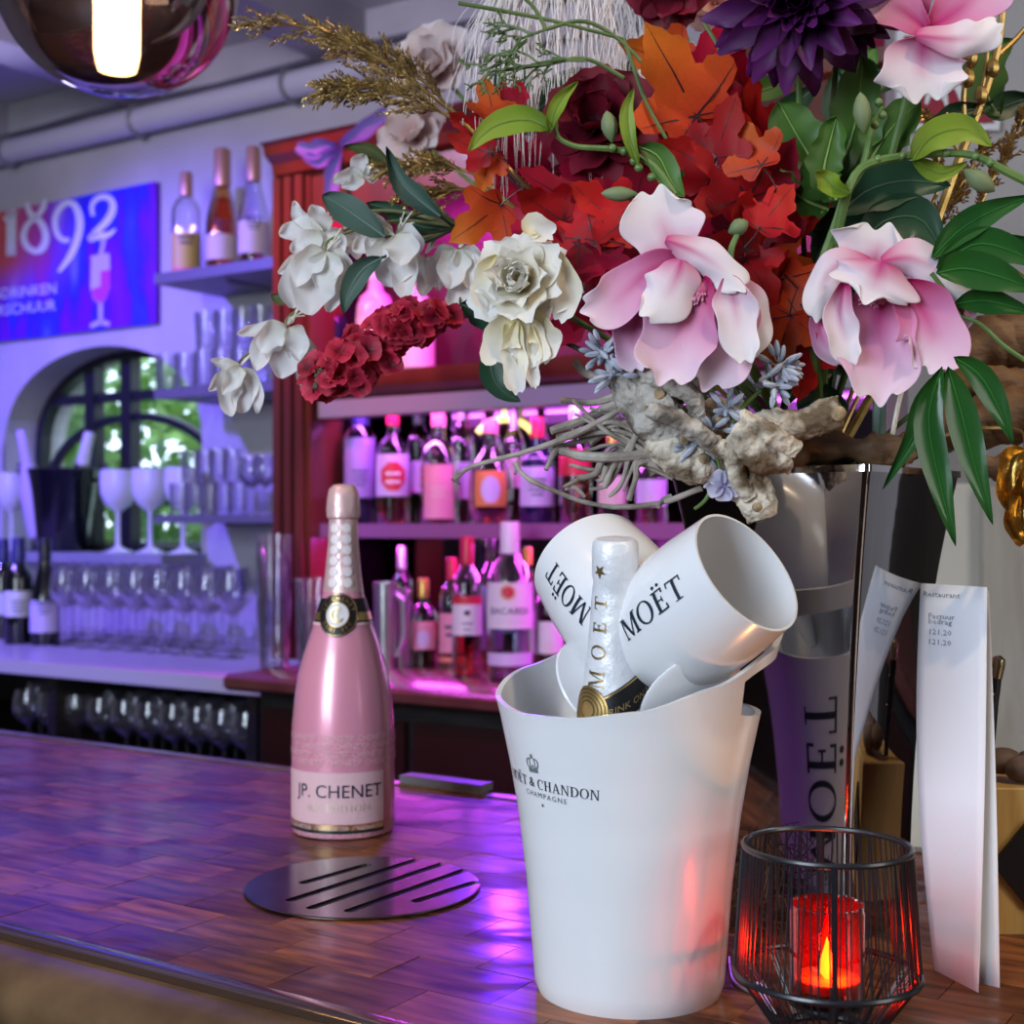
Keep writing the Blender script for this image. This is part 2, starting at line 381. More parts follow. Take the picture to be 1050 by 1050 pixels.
# window in the arch
vwn = VW+.13
win = struct('window_1', MB().tube([uv(u, vwn, z) for u, z in op]+[uv(*[op[0][0], vwn, op[0][1]])], .030, 4).mesh('window_1', False), M_frame)
inner = [uv(*(lambda q: (q[0], vwn, q[1]-.17))(arch(k/16, 0, .93))) for k in range(17)]
put('transom', MB().tube(inner, .016, 4).mesh('transom', False), M_frame, win)
for px, ytop in ((20,430),(97,365),(134,362)):
    u = u_at(px, vwn); put('mullion', uvbox(u-.022, u+.022, vwn-.02, vwn+.02, Z_sill, z_at(px, ytop, vwn)).mesh('mullion', False), M_frame, win)
put('glazing_bar', uvbox(ul, ur, vwn-.012, vwn+.012, z_at(150,405,vwn)-.014, z_at(150,405,vwn)+.014).mesh('glazing_bar', False), M_frame, win)
mbp = MB(); pts = [uv(u, vwn+.012, z) for u, z in op]; mbp.add(pts, [tuple(range(len(pts)))])
put('pane', mbp.mesh('pane', False), thin_glass('window_glass', (.82,.90,1.0), .02, .03), win)
put('window_sill', uvbox(ul-.02, ur+.02, VW-.16, VW+.2, Z_sill-.025, Z_sill).mesh('window_sill', False), pm('sill_paint', (.30,.30,.36), rough=.4), win)

# shrubs outside the window
M_leafout = pm('garden_leaf', (.06,.22,.03), (.30,.55,.10), 3, .5, rnd=.2)
for k, (u, v, z, r) in enumerate(((utop-.85, VW+1.0, ZC+.12, .55), (utop-.15, VW+1.35, ZC+.35, .78), (utop+.35, VW+.95, ZC+.05, .5))):
    t = thing('garden_shrub', ['leafy green shrub outside at the left of the arched window', 'taller leafy green shrub outside behind the middle of the arched window', 'leafy green shrub outside at the right of the arched window'][k], 'shrub', uv(u, v, 0))
    mb = MB(); rr = random.Random(k)
    for i in range(1500):
        d = Vector((rr.gauss(0,1), rr.gauss(0,1), rr.gauss(0,1))).normalized()*r*(.55+.5*rr.random())
        c = uv(u, v, z)+Vector((d.x, d.y, d.z*1.1)); s = .035+.03*rr.random()
        a = Vector((rr.gauss(0,1), rr.gauss(0,1), rr.gauss(0,1))).normalized(); b = a.orthogonal().normalized()
        mb.add([c-a*s, c+b*s*.5, c+a*s, c-b*s*.5], [(0,1,2,3)])
    f = put('foliage', mb.mesh('foliage', False), M_leafout, t); f['kind'] = 'stuff'
    put('stem', MB().tube([uv(u, v, 0), uv(u+.03, v, z*.5), uv(u, v, z)], [.03,.025,.015], 6), pm('shrub_bark', (.05,.035,.02), rough=.8), t)
sbox('ground', pm('garden_soil', (.05,.06,.03), (.09,.10,.05), 5, .9), U0, U1, VW+.25, VW+4, -.1, -.05)

# beams, pipe and cable under the ceiling
ub = [u_at(150, VW)+.02, u_at(352, VW)]
for k in range(-2, 4):
    u = ub[0]+k*(ub[1]-ub[0]); sbox('trim_%d' % (k+3), pm('beam_paint', (.42,.38,.44), (.46,.42,.48), 6, .8), u-.07, u+.07, V0, VW, ZCEIL-.10, ZCEIL)
zp = ZC+1.10
pipe = put('heating_pipe', MB().tube([uv(U0+.1, VW-.045, zp), uv(U1-.1, VW-.045, zp)], .034, 12), pm('pipe_paint', (.62,.60,.66), rough=.4))
tag(pipe, 'long white painted pipe along the top of the back wall', 'pipe')
for k in range(7):
    u = ub[0]+(k-2)*.55; put('pipe_bracket', MB().tube([uv(u, VW-.045+.04*math.cos(a), zp+.04*math.sin(a)) for a in [2*PI*i/12 for i in range(12)]], .006, 5, closed=True), pm('bracket_grey', (.25,.24,.28), rough=.4), pipe)
cab = put('cable', MB().tube([uv(U0+.1+k*.25, VW-.02, zp+.062+.006*math.sin(k*1.7)) for k in range(29)], .008, 6), pm('cable_grey', (.14,.13,.17), rough=.5))
tag(cab, 'thin dark cable running above the white pipe', 'cable')

# ------------------------------------------------------------------ printed wall sign
vs_ = VW-.02
m, nt, b = _new('sign_print'); N = nt.nodes; Lk = nt.links
tc = N.new('ShaderNodeTexCoord'); mp = N.new('ShaderNodeMapping'); mp.inputs['Scale'].default_value = (9, 9, 2.6); Lk.new(tc.outputs['Object'], mp.inputs[0])
nz = N.new('ShaderNodeTexNoise'); nz.inputs['Scale'].default_value = 1.1; nz.inputs['Detail'].default_value = 5; Lk.new(mp.outputs[0], nz.inputs[0])
cr = N.new('ShaderNodeValToRGB'); e = cr.color_ramp.elements
e[0].position = .30; e[0].color = (.22,.01,.60,1); e[1].position = .72; e[1].color = (.20,.25,.95,1)
for p_, c_ in ((.44,(.16,.005,.55,1)),(.50,(.03,.02,.75,1)),(.60,(.04,.06,.85,1))): q = e.new(p_); q.color = c_
Lk.new(nz.outputs['Fac'], cr.inputs[0])
uvn = N.new('ShaderNodeUVMap'); sx = N.new('ShaderNodeSeparateXYZ'); Lk.new(uvn.outputs[0], sx.inputs[0])
c2 = N.new('ShaderNodeValToRGB'); c2.color_ramp.elements[0].position = .50; c2.color_ramp.elements[0].color = (1,1,1,1); c2.color_ramp.elements[1].position = .76; c2.color_ramp.elements[1].color = (0,0,0,1); Lk.new(sx.outputs['X'], c2.inputs[0])
c3 = N.new('ShaderNodeValToRGB'); c3.color_ramp.elements[0].position = .25; c3.color_ramp.elements[1].position = .6; Lk.new(sx.outputs['Y'], c3.inputs[0])
mm = N.new('ShaderNodeMath'); mm.operation = 'MULTIPLY'; Lk.new(c2.outputs[0], mm.inputs[0]); Lk.new(c3.outputs[0], mm.inputs[1])
mx = N.new('ShaderNodeMix'); mx.data_type = 'RGBA'; Lk.new(mm.outputs[0], mx.inputs[0]); Lk.new(cr.outputs[0], mx.inputs[6]); mx.inputs[7].default_value = (.65,.10,.10,1)
Lk.new(mx.outputs[2], b.inputs['Base Color']); b.inputs['Roughness'].default_value = .45
sgn = thing('wall_sign', 'large blue and purple printed sign with white number on the back wall', 'sign', uv(u_at(40,vs_), vs_, z_at(40,340,vs_)))
us0, us1 = u_at(-120, vs_), u_at(159, vs_); zs0, zs1 = z_at(159,331,vs_), z_at(159,186,vs_)
mb = uvbox(us0, us1, vs_, VW-.001, zs0, zs1)
mb.uv = [((k%2), 1.0 if k >= 4 else 0.0) for k in range(8)]
put('panel', mb.mesh('panel', False), m, sgn)
sg = lambda x, y: pv(x*180/1050, 170+y*180/1050, vs_-.002)        # traced in the 180 px crop of the sign
mb = MB()
for pts, wd in (([(25,325),(95,270)], [30,40]), ([(68,275),(66,525)], [58,58]), ([(38,528),(95,524)], [22,22]),
    ([(160,220),(185,290),(245,340),(275,420),(255,490),(210,512),(160,480),(140,420),(165,350),(225,300),(262,240),(268,200)], [18,40,40,44,46,34,40,40,30,30,34,14]),
    ([(415,445),(370,440),(335,390),(330,310),(365,245),(415,220),(455,250),(478,330),(465,430),(420,540),(350,635)], [28,30,34,34,34,34,40,46,44,40,16]),
    ([(558,300),(548,250),(570,205),(620,185),(665,205),(675,260),(640,330),(570,400),(530,445)], [22,26,30,34,36,44,44,36,20]),
    ([(530,438),(590,418),(640,415),(690,380)], [40,46,34,14])):
    flat(ribbon2d(pts, wd, 30), sg, mb)
M_signw = pm('sign_white_ink', (.80,.80,.85), rough=.5)
put('numerals', mb.mesh('numerals', False), M_signw, sgn)
mb = MB()
for s, y, x1 in (('NGDRINKEN', 775, 335), ('TSAARSCHUUR', 880, 332)):
    tv, tf = text2d(s, 86, 2); wx = max(a for a, _ in tv)-min(a for a, _ in tv); k = 62/max(c for _, c in tv)*.5
    flat(([(x1-wx/2*.9+a*.9, y-c*1.05-(a*.9-wx*.0)*.10+(-18)) for a, c in tv], [f[::-1] for f in tf]), sg, mb)
put('lettering', mb.mesh('lettering', False), M_signw, sgn)
mb = MB()
flat(([(545,545),(655,530),(662,720),(640,790),(600,830),(560,800),(540,730)], [(0,1,2,3,4,5,6)]), sg, mb, 0)
flat(([(600,630),(660,620),(660,715),(640,785),(600,822),(562,795),(545,740),(600,720)], [(0,1,2,3,4,5,6,7)]), lambda x, y: pv(x*180/1050, 170+y*180/1050, vs_-.003), mb, 1)
flat(ribbon2d([(600,820),(602,940)], [26,26]), sg, mb, 0); flat(ribbon2d([(540,962),(600,935),(655,950)], [24,34,24]), sg, mb, 0)
flat(ribbon2d([(600,540),(612,490),(620,440)], [26,22,30]), sg, mb, 0); flat(ribbon2d([(545,565),(600,555),(655,545)], [50,50,50]), lambda x, y: pv(x*180/1050, 170+y*180/1050, vs_-.0035), mb, 0)
put('glass_drawing', mb.mesh('glass_drawing', False), [pm('sign_pale_ink', (.60,.50,.85), rough=.5), pm('sign_pink_ink', (.60,.05,.50), rough=.5)], sgn)

# ------------------------------------------------------------------ right-hand partition with panel and poster
YP = 1.62
mb = MB(); mb.box((.565, YP+.05, ZCEIL/2), (.095, .05, ZCEIL/2)); struct('reflection_panel_1', MB().box((1.445, YP+.05, ZCEIL/2), (.785, .05, ZCEIL/2)).mesh('reflection_panel_1', False), pm('reflection_panel_dark', (.02,.016,.014), (.03,.024,.02), 8, .4))  # added dark panel out of view, keeps the vase reflection dark
struct('wall_right', mb.mesh('wall_right', False), pm('partition_grey', (.36,.33,.33), (.42,.39,.38), 5, .8))
pan = MB(); a = P(1004, 490, YP-.02)
pan.box(((P(900,490,YP).x+a.x)/2, YP-.012, .75), ((a.x-P(900,490,YP).x)/2, .012, P(900,496,YP-.02).z/2+.0))
o = put('cabinet_panel', pan.mesh('cabinet_panel', False), pm('cream_paint', (.80,.76,.66), (.85,.81,.71), 4, .6)); o.location.z = P(900,496,YP-.02).z/2-.75
tag(o, 'smooth cream painted panel behind the chrome vase', 'panel')
b2 = MB(); x0 = P(1006,490,YP-.03).x; b2.box((x0+.15, YP-.02, P(1006,500,YP).z/2), (.15, .02, P(1006,500,YP).z/2))
o = put('door_post', b2.mesh('door_post', False), pm('worn_cream_wood', (.50,.44,.36), (.66,.62,.55), 30, .75, stretch=(1,1,.2), bump=.3)); tag(o, 'worn cream wooden board at the right edge of the photo', 'post')
po = thing('poster', 'red framed poster with white lettering on the wall behind the flowers', 'poster', P(975, 120, YP-.002))
mb = MB(); p0, p1 = P(925, 128, YP-.004), P(1016, 40, YP-.004)
mb.box(((p0.x+p1.x)/2, YP-.006, (p0.z+p1.z)/2), ((p1.x-p0.x)/2+.008, .005, (p1.z-p0.z)/2+.008)); put('frame', mb.mesh('frame', False), pm('poster_white', (.7,.68,.7), rough=.5), po)
mb = MB(); mb.box(((p0.x+p1.x)/2, YP-.0125, (p0.z+p1.z)/2), ((p1.x-p0.x)/2, .002, (p1.z-p0.z)/2)); put('print', mb.mesh('print', False), pm('poster_red', (.28,.01,.03), rough=.5), po)
M_pw = MATS['poster_white']
mb = MB()
for cx, cy in ((1008,60),(1003,72),(960,98),(975,93),(1007,100)):
    c = P(cx, cy, YP-.016); flat(ribbon2d([(-.012,-.01),(-.004,.012),(.008,.004),(.012,-.012)], [.004,.008,.009,.003]), lambda x, y_: (c.x+x, c.y, c.z+y_), mb)
put('ornament', mb.mesh('ornament', False), M_pw, po)

# ================================================================== bar counter
VB0, VB1 = .548, 1.09
m, nt, b = _new('bar_parquet'); N = nt.nodes; Lk = nt.links; M_plank = m
tc = N.new('ShaderNodeTexCoord'); oi = N.new('ShaderNodeObjectInfo'); ge = N.new('ShaderNodeNewGeometry')
ad_ = N.new('ShaderNodeVectorMath'); ad_.operation = 'ADD'; cx_ = N.new('ShaderNodeCombineXYZ'); rm_ = N.new('ShaderNodeMath'); rm_.operation = 'MULTIPLY'; rm_.inputs[1].default_value = 37.0
Lk.new(oi.outputs['Random'], rm_.inputs[0]); Lk.new(rm_.outputs[0], cx_.inputs[0]); Lk.new(rm_.outputs[0], cx_.inputs[1]); Lk.new(tc.outputs['Object'], ad_.inputs[0]); Lk.new(cx_.outputs[0], ad_.inputs[1])
mp = N.new('ShaderNodeMapping'); mp.inputs['Scale'].default_value = (18, 110, 40); Lk.new(ad_.outputs[0], mp.inputs[0])
gr = N.new('ShaderNodeTexNoise'); gr.inputs['Scale'].default_value = 1.0; gr.inputs['Detail'].default_value = 6; Lk.new(mp.outputs[0], gr.inputs[0])
cr = N.new('ShaderNodeValToRGB'); e = cr.color_ramp.elements; e[0].position = .3; e[0].color = (.050,.014,.008,1); e[1].position = .75; e[1].color = (.34,.115,.038,1); Lk.new(gr.outputs['Fac'], cr.inputs[0])
hs = N.new('ShaderNodeHueSaturation'); vr = N.new('ShaderNodeMath'); vr.operation = 'MULTIPLY_ADD'; vr.inputs[1].default_value = .9; vr.inputs[2].default_value = .5; Lk.new(oi.outputs['Random'], vr.inputs[0]); Lk.new(vr.outputs[0], hs.inputs['Value']); Lk.new(cr.outputs[0], hs.inputs['Color']); Lk.new(hs.outputs[0], b.inputs['Base Color'])
# worn varnish: patches where the gloss is gone
wm = N.new('ShaderNodeMapping'); wm.inputs['Rotation'].default_value = (0, 0, BAR-PI/2); wm.inputs['Scale'].default_value = (7, 22, 10); Lk.new(ge.outputs['Position'], wm.inputs[0])
wn = N.new('ShaderNodeTexNoise'); wn.inputs['Scale'].default_value = 1.0; wn.inputs['Detail'].default_value = 7; wn.inputs['Roughness'].default_value = .65; Lk.new(wm.outputs[0], wn.inputs[0])
wr = N.new('ShaderNodeValToRGB'); wr.color_ramp.elements[0].position = .44; wr.color_ramp.elements[0].color = (.03,.03,.03,1); wr.color_ramp.elements[1].color = (.42,.42,.42,1); wr.color_ramp.elements[1].position = .54; Lk.new(wn.outputs['Fac'], wr.inputs[0])
Lk.new(wr.outputs[0], b.inputs['Coat Weight']); b.inputs['Coat Roughness'].default_value = .16; b.inputs['Coat IOR'].default_value = 1.55; b.inputs['Roughness'].default_value = .5; b.inputs['Specular IOR Level'].default_value = .2
bp = N.new('ShaderNodeBump'); bp.inputs['Strength'].default_value = .06; bp.inputs['Distance'].default_value = .002; Lk.new(gr.outputs['Fac'], bp.inputs['Height']); Lk.new(bp.outputs[0], b.inputs['Normal'])
bar = thing('bar_counter', 'long wooden bar counter with glossy parquet top and rounded brown edge', 'bar counter', uv(-.7, .8, 0))
uvM = Matrix(((DX,NX,0,0),(DY,NY,0,0),(0,0,1,0),(0,0,0,1)))
BU0, BU1 = -2.4, .75
put('top_slab', uvbox(BU0, BU1, VB0, VB1, ZT-.05, ZT-.0045).mesh('top_slab', False), M_dark, bar)
PW, PD = .0805, (VB1-VB0-.03)/11
mb = MB(); mb.cham((0,0,-.0023), (PW/2-.00018, PD/2-.00018, .0023), .00035); plank_me = mb.mesh('plank', False); plank_me.materials.append(M_plank)
rr = random.Random(3)
for j in range(11):
    for i in range(23):
        u = -1.62+i*PW+(PW/2 if j % 2 else 0); v = VB0+.017+(j+.5)*PD
        put('plank', plank_me, None, bar, Matrix.Translation(uv(u, v, ZT+rr.uniform(-.0002, .0001))) @ uvM @ Matrix.Rotation(PI*rr.randint(0,1), 4, 'Z'))
uA, uB = -1.62-PW/2, -1.62+22.5*PW+.0
put('far_parquet', uvbox(BU0, uA-.001, VB0+.017, VB1-.013, ZT-.0046, ZT-.0003).mesh('far_parquet', False), M_plank, bar)
put('near_parquet', uvbox(uB+PW/2+.001, BU1, VB0+.017, VB1-.013, ZT-.0046, ZT-.0003).mesh('near_parquet', False), M_plank, bar)
def extr(prof, u0, u1):
    mb = MB(); n = len(prof); mb.add([uv(u, v, z) for u in (u0, u1) for v, z in prof], [(i, (i+1) % n, n+(i+1) % n, n+i) for i in range(n)]+[tuple(range(n-1,-1,-1)), tuple(range(n, 2*n))]); return mb
M_edge = pm('bar_edge_wood', (.085,.045,.020), (.16,.095,.045), 18, .33, stretch=(1,1,1), coat=.3)
put('edge_strip', extr([(VB0,ZT-.006),(VB0+.0165,ZT-.006),(VB0+.0165,ZT+.0012),(VB0+.013,ZT+.0022),(VB0+.003,ZT+.0022),(VB0,ZT+.0012)], BU0, BU1), pm('edge_strip_varnish', (.05,.028,.02), rough=.15, coat=.8), bar)
rn = .024
put('nosing', extr([(VB0-.0005, ZT-.003)]+[(VB0-.008-rn*math.sin(PI*k/12)*1.15, ZT-.004-rn+rn*math.cos(PI*k/12)) for k in range(13)]+[(VB0-.0005, ZT-.055)], BU0, BU1), M_edge, bar)
put('back_edge', extr([(VB1-.012,ZT-.005),(VB1-.012,ZT+.0015),(VB1+.004,ZT+.0015),(VB1+.008,ZT-.006),(VB1+.008,ZT-.05),(VB1-.012,ZT-.05)], BU0, BU1), M_edge, bar)
put('front_panel', uvbox(BU0, BU1, VB0+.02, VB0+.06, .0, ZT-.05).mesh('front_panel', False), pm('bar_front_red', (.035,.008,.010), rough=.4), bar)
put('back_panel', uvbox(BU0, BU1, VB1-.09, VB1-.05, .0, ZT-.05).mesh('back_panel', False), M_dark, bar)

# drain plate let into the bar
dc = ground(372, 910); RD = .084
dr = thing('drain_grate', 'round steel drain plate with five slots set into the bar', 'drain grate', dc)
mbd = MB(); mbd.lathe([(RD-.0012, 0),(RD, .0006),(RD, .0012),(RD-.001, .0018)], 64)
def boolean_cut(mb, cutters):
    def fix(me):
        q = bmesh.new(); q.from_mesh(me); bmesh.ops.recalc_face_normals(q, faces=q.faces[:]); q.to_mesh(me); q.free(); return me
    o = bpy.data.objects.new('tmp', fix(mb.mesh('tmp'))); COL.objects.link(o); cs = []
    for c in cutters:
        co = bpy.data.objects.new('cut', fix(c.mesh('cut'))); COL.objects.link(co); cs.append(co)
        md = o.modifiers.new('b', 'BOOLEAN'); md.object = co; md.operation = 'DIFFERENCE'; md.solver = 'EXACT'
    me = bpy.data.meshes.new_from_object(o.evaluated_get(bpy.context.evaluated_depsgraph_get()))
    for q in cs+[o]: bpy.data.objects.remove(q)
    me.set_sharp_from_angle(angle=R(30)); return me
slots = [((312,908),(375,890)), ((299,926),(438,881)), ((320,934),(470,883)), ((359,937),(491,890)), ((428,927),(486,908))]
cuts = []
for a, b_ in slots:
    pa, pb = ground(*a)-dc, ground(*b_)-dc; pa.z = pb.z = 0; t = (pb-pa).normalized(); nrm = Vector((-t.y, t.x, 0))*.0042
    out = []
    for c, s in ((pb, 1), (pa, -1)):
        for k in range(7):
            g = -PI/2+PI*k/6; out.append(c+(t*math.cos(g)+nrm.normalized()*math.sin(g))*.0042*s)
    n = len(out); mc = MB(); mc.add([q+Vector((0,0,-.01)) for q in out]+[q+Vector((0,0,.01)) for q in out], [tuple(range(n-1,-1,-1)), tuple(range(n,2*n))]+[(i,(i+1)%n,n+(i+1)%n,n+i) for i in range(n)]); cuts.append(mc)
me = boolean_cut(mbd, cuts); me.name = 'plate'
put_l('plate', me, pm('drain_steel', (.17,.16,.17), (.21,.20,.21), 40, .20, 1.0), dr, Matrix.Translation((0,0,.0004)))
put_l('recess_shade_disc', MB().lathe([(RD-.002,.0002),(RD-.002,.0006)], 32), M_black, dr)  # flat black disc stands for the shade in the drain recess

# ================================================================== back counter and hutch
VC, ZB = 1.73, ZT                       # hutch counter front edge
uh0 = u_at(229, VC)
hut = thing('back_bar_cabinet', 'dark red mahogany back bar cabinet with pillars, shelf and mirror', 'cabinet', uv(uh0+1, 2.2, 0))
UR_ = .35
M_ctop = pm('cabinet_top_varnish', (.10,.03,.03), (.15,.05,.045), 12, .22, stretch=(1,1,1), coat=.6)
put('counter_top', extr([(VC+.012,ZB-.03),(VC,ZB-.022),(VC,ZB-.008),(VC+.012,ZB),(VW-.05,ZB),(VW-.05,ZB-.03)], uh0, UR_), M_ctop, hut)
put('base', uvbox(uh0+.04, UR_, VC+.05, VW-.06, 0, ZB-.03).mesh('base', False), M_dark, hut)
for k in range(6):
    u = uh0+.06+k*.33; d_ = put('base_door', uvbox(u, u+.31, VC+.035, VC+.052, .12, ZB-.06).mesh('base_door', False), pm('base_door_red', (.03,.008,.008), rough=.35), hut)
    put('door_knob', MB().ball(uv(u+.28, VC+.02, .75), .012), pm('brass', (.7,.5,.2), rough=.3, metal=1), d_)
VP = 2.0; VH = 2.23
up0, up1 = u_at(281, VP), u_at(318, VP)
Zcor = z_at(278, 155, VP)
def pillar(u0, u1):
    pl = put('pillar', uvbox(u0, u1, VP, VP+.10, ZB, Zcor-.05).mesh('pillar', False), M_mahog, hut)
    wdt = u1-u0
    for k in range(3): put('moulding', extr([(VP-.012,ZB),(VP,ZB),(VP,Zcor-.06),(VP-.012,Zcor-.06)], u0+wdt*(.08+.30*k), u0+wdt*(.08+.30*k)+wdt*.2), M_mahog, pl)
pillar(up0, up1); pillar(-.02, -.02+(up1-up0))
put('cornice', extr([(VP,Zcor-.06),(VP-.015,Zcor-.055),(VP-.02,Zcor-.035),(VP-.04,Zcor-.022),(VP-.045,Zcor-.005),(VP-.055,Zcor),(VW-.05,Zcor),(VW-.05,Zcor-.06)], up0+.012, .18), M_mahog, hut)
put('side_panel', uvbox(up0, up0+.02, VP+.1, VW-.05, ZB, Zcor-.06).mesh('side_panel', False), M_dark, hut)
put('back_panel', uvbox(up0, .16, VH, VH+.02, ZB, Zcor-.06).mesh('back_panel', False), pm('hutch_back', (.05,.012,.02), rough=.4), hut)
zsh = ZC+.006                               # main bottle shelf, at eye height
put('mirror', uvbox(up0+.02, .10, VH-.011, VH-.001, ZB+.02, ZC+.235).mesh('mirror', False), pm('dark_mirror', (.16,.14,.15), rough=.06, metal=1.0), hut)
VS = 2.025
M_shelf = pm('shelf_lacquer', (.34,.12,.30), rough=.25, coat=.4)
put('shelf', uvbox(up1+.002, -.03, VS, VH-.012, zsh-.018, zsh).mesh('shelf', False), M_shelf, hut)
zbm = ZC+.272
put('cross_beam', extr([(VP+.02,zbm-.028),(VP,zbm-.016),(VP-.012,zbm),(VP-.012,zbm+.018),(VH-.012,zbm+.018),(VH-.012,zbm-.028)], up1, -.02), M_mahog, hut)
put('light_housing', uvbox(up1+.01, -.03, VP+.012, VP+.055, zbm-.062, zbm-.029).mesh('light_housing', False), pm('housing_grey', (.26,.28,.30), rough=.4), hut)
# LED strips of the cabinet: real emitting tapes
M_led = pm('led_magenta', (.9,.1,.9), rough=.5, emit=(1.0,.06,.95), estr=9)
M_led2 = pm('led_violet', (.6,.3,.9), rough=.5, emit=(.62,.12,1.0), estr=9)
put('led_strip', uvbox(up1+.01, -.03, VP+.058, VP+.066, zbm-.036, zbm-.030).mesh('led_strip', False), M_led2, hut)
put('led_strip', uvbox(up1+.01, -.03, VS+.02, VS+.032, zsh-.022, zsh-.0185).mesh('led_strip', False), M_led, hut)
put('strip_hiding_lip', uvbox(up1+.002, -.03, VS, VS+.008, zsh-.027, zsh-.018).mesh('strip_hiding_lip', False), M_shelf, hut)  # lip added to hide the LED strip from the camera
put('lamp_hiding_board', uvbox(up1, -.02, VP+.005, VP+.02, Zcor-.135, Zcor-.06).mesh('lamp_hiding_board', False), M_mahog, hut)  # board added to hide the niche area lamp behind it
zl = bpy.data.lights
for nm, z, tz, en, col, v, tv in (('led_glow_beam', zbm-.04, ZC-.05, 5.0, (.74,.16,1.0), VP+.075, VP+.10), ('led_glow_shelf', zsh-.024, ZB, 7.0, (.85,.08,.95), VS+.05, VS+.02), ('led_glow_niche', Zcor-.09, zbm, 14.0, (1.0,.05,.75), VP+.05, VP+.16)):
    # area lamp whose long side follows the shelf
    u = (up1-.03)/2; l = zl.new(nm, 'AREA'); l.shape = 'RECTANGLE'; l.size = abs(up1+.03)*.95; l.size_y = .02; l.energy = en; l.color = col
    o = bpy.data.objects.new(nm, l); COL.objects.link(o)
    zdir = -(uv(u, tv, tz)-uv(u, v, z)).normalized(); xdir = Vector((DX, DY, 0)); ydir = zdir.cross(xdir)
    o.matrix_world = Matrix.Translation(uv(u, v, z)) @ Matrix((xdir, ydir, zdir)).transposed().to_4x4()

# left counter (lower glassware section)
VL, ZL = 1.85, ZC-.283
lc = thing('glassware_counter', 'pale topped counter below the arched window carrying wine glasses', 'counter', uv(-2.4, 2.2, 0))
uL1 = uh0+.02
put('counter_top', extr([(VL,ZL-.028),(VL,ZL),(VW,ZL),(VW,ZL-.028)], -4.2, uL1), pm('pale_laminate', (.55,.50,.50), rough=.3), lc)
put('back_board', uvbox(-4.2, uL1, VW-.05, VW-.02, 0, ZL-.028).mesh('back_board', False), M_dark, lc)
ZLS = ZC-.505
put('lower_shelf', uvbox(-4.2, uL1+.04, VL+.02, VW-.05, ZLS-.02, ZLS).mesh('lower_shelf', False), M_dark, lc)
put('base', uvbox(-4.2, uL1+.04, VL+.02, VW-.05, 0, ZLS-.3).mesh('base', False), M_dark, lc)
for px in (57, 262): u = u_at(px, VL+.03); put('upright', uvbox(u-.012, u+.012, VL+.02, VW-.05, 0, ZL-.028).mesh('upright', False), M_dark, lc)

# wall shelves between window and cabinet
VSF = 2.36
SH = []
M_wsh = pm('shelf_grey', (.13,.12,.15), rough=.45)
usl, usr = u_at(158, VSF), up0-.0
for k, (py, th, lb) in enumerate(((284, .026, 'grey wall shelf holding three wine bottles beside the sign'), (404, .022, 'grey wall shelf stacked with tumblers beside the arched window'), (533, .02, 'lowest grey wall shelf with stacked glasses beside the window'))):
    zt_ = z_at(170, py-5, VSF); SH.append(zt_)
    t = thing('wall_shelf', lb, 'shelf', uv((usl+usr)/2, VW, zt_))
    put('board', uvbox(usl, usr, VSF, VW, zt_-th, zt_).mesh('board', False), M_wsh, t)
    put('bracket', MB().tube([uv(usl+.2, VW-.004, zt_-.16), uv(usl+.2, VW-.004, zt_-th), uv(usl+.2, VSF+.05, zt_-th-.003)], .005, 5), M_wsh, t)
# ================================================================== glassware and bottles at the back
G_clear = thin_glass('clear_glass', (.97,.97,.99), .02, .10)
G_green = thin_glass('green_glass', (.10,.30,.12), .03, .08)
G_violet = thin_glass('violet_glass', (.45,.30,.70), .03, .08)
G_dark = pm('dark_bottle_glass', (.006,.008,.006), rough=.08, coat=.5)
G_navy = pm('navy_bottle_glass', (.010,.006,.05), rough=.08, coat=.5)
G_brown = thin_glass('brown_glass', (.40,.16,.05), .03, .08)
L_pink = thin_glass('pink_liquid', (.95,.35,.35), .05, .02)
L_amber = thin_glass('amber_liquid', (.95,.42,.06), .05, .02)
L_rose = thin_glass('rose_liquid', (.90,.40,.30), .05, .02)
L_clear = thin_glass('water_liquid', (.85,.85,.95), .05, .02)
L_orange = thin_glass('orange_liquid', (1.0,.28,.05), .05, .02)
PAP = {n: pm('label_'+n, c, rough=.5) for n, c in dict(white=(.72,.70,.72), pink=(.75,.30,.40), rose=(.70,.52,.50), violet=(.40,.28,.70), cream=(.70,.62,.48), red=(.55,.02,.05), orange=(.75,.25,.08), gold=(.65,.45,.12), lilac=(.60,.50,.75), black=(.01,.01,.012), blue=(.02,.03,.12), salmon=(.80,.25,.20)).items()}
CAPM = {n: pm('cap_'+n, c, rough=.35, metal=mt) for n, (c, mt) in dict(red=((.55,.01,.06),0), pink=((.75,.25,.30),0), black=((.015,.015,.02),0), gold=((.65,.42,.10),.8), copper=((.62,.32,.24),.5), cork=((.45,.28,.14),0), white=((.75,.73,.78),0), green=((.04,.20,.05),0), blue=((.03,.03,.15),0), yellow=((.55,.45,.05),0), silver=((.6,.6,.62),.9)).items()}
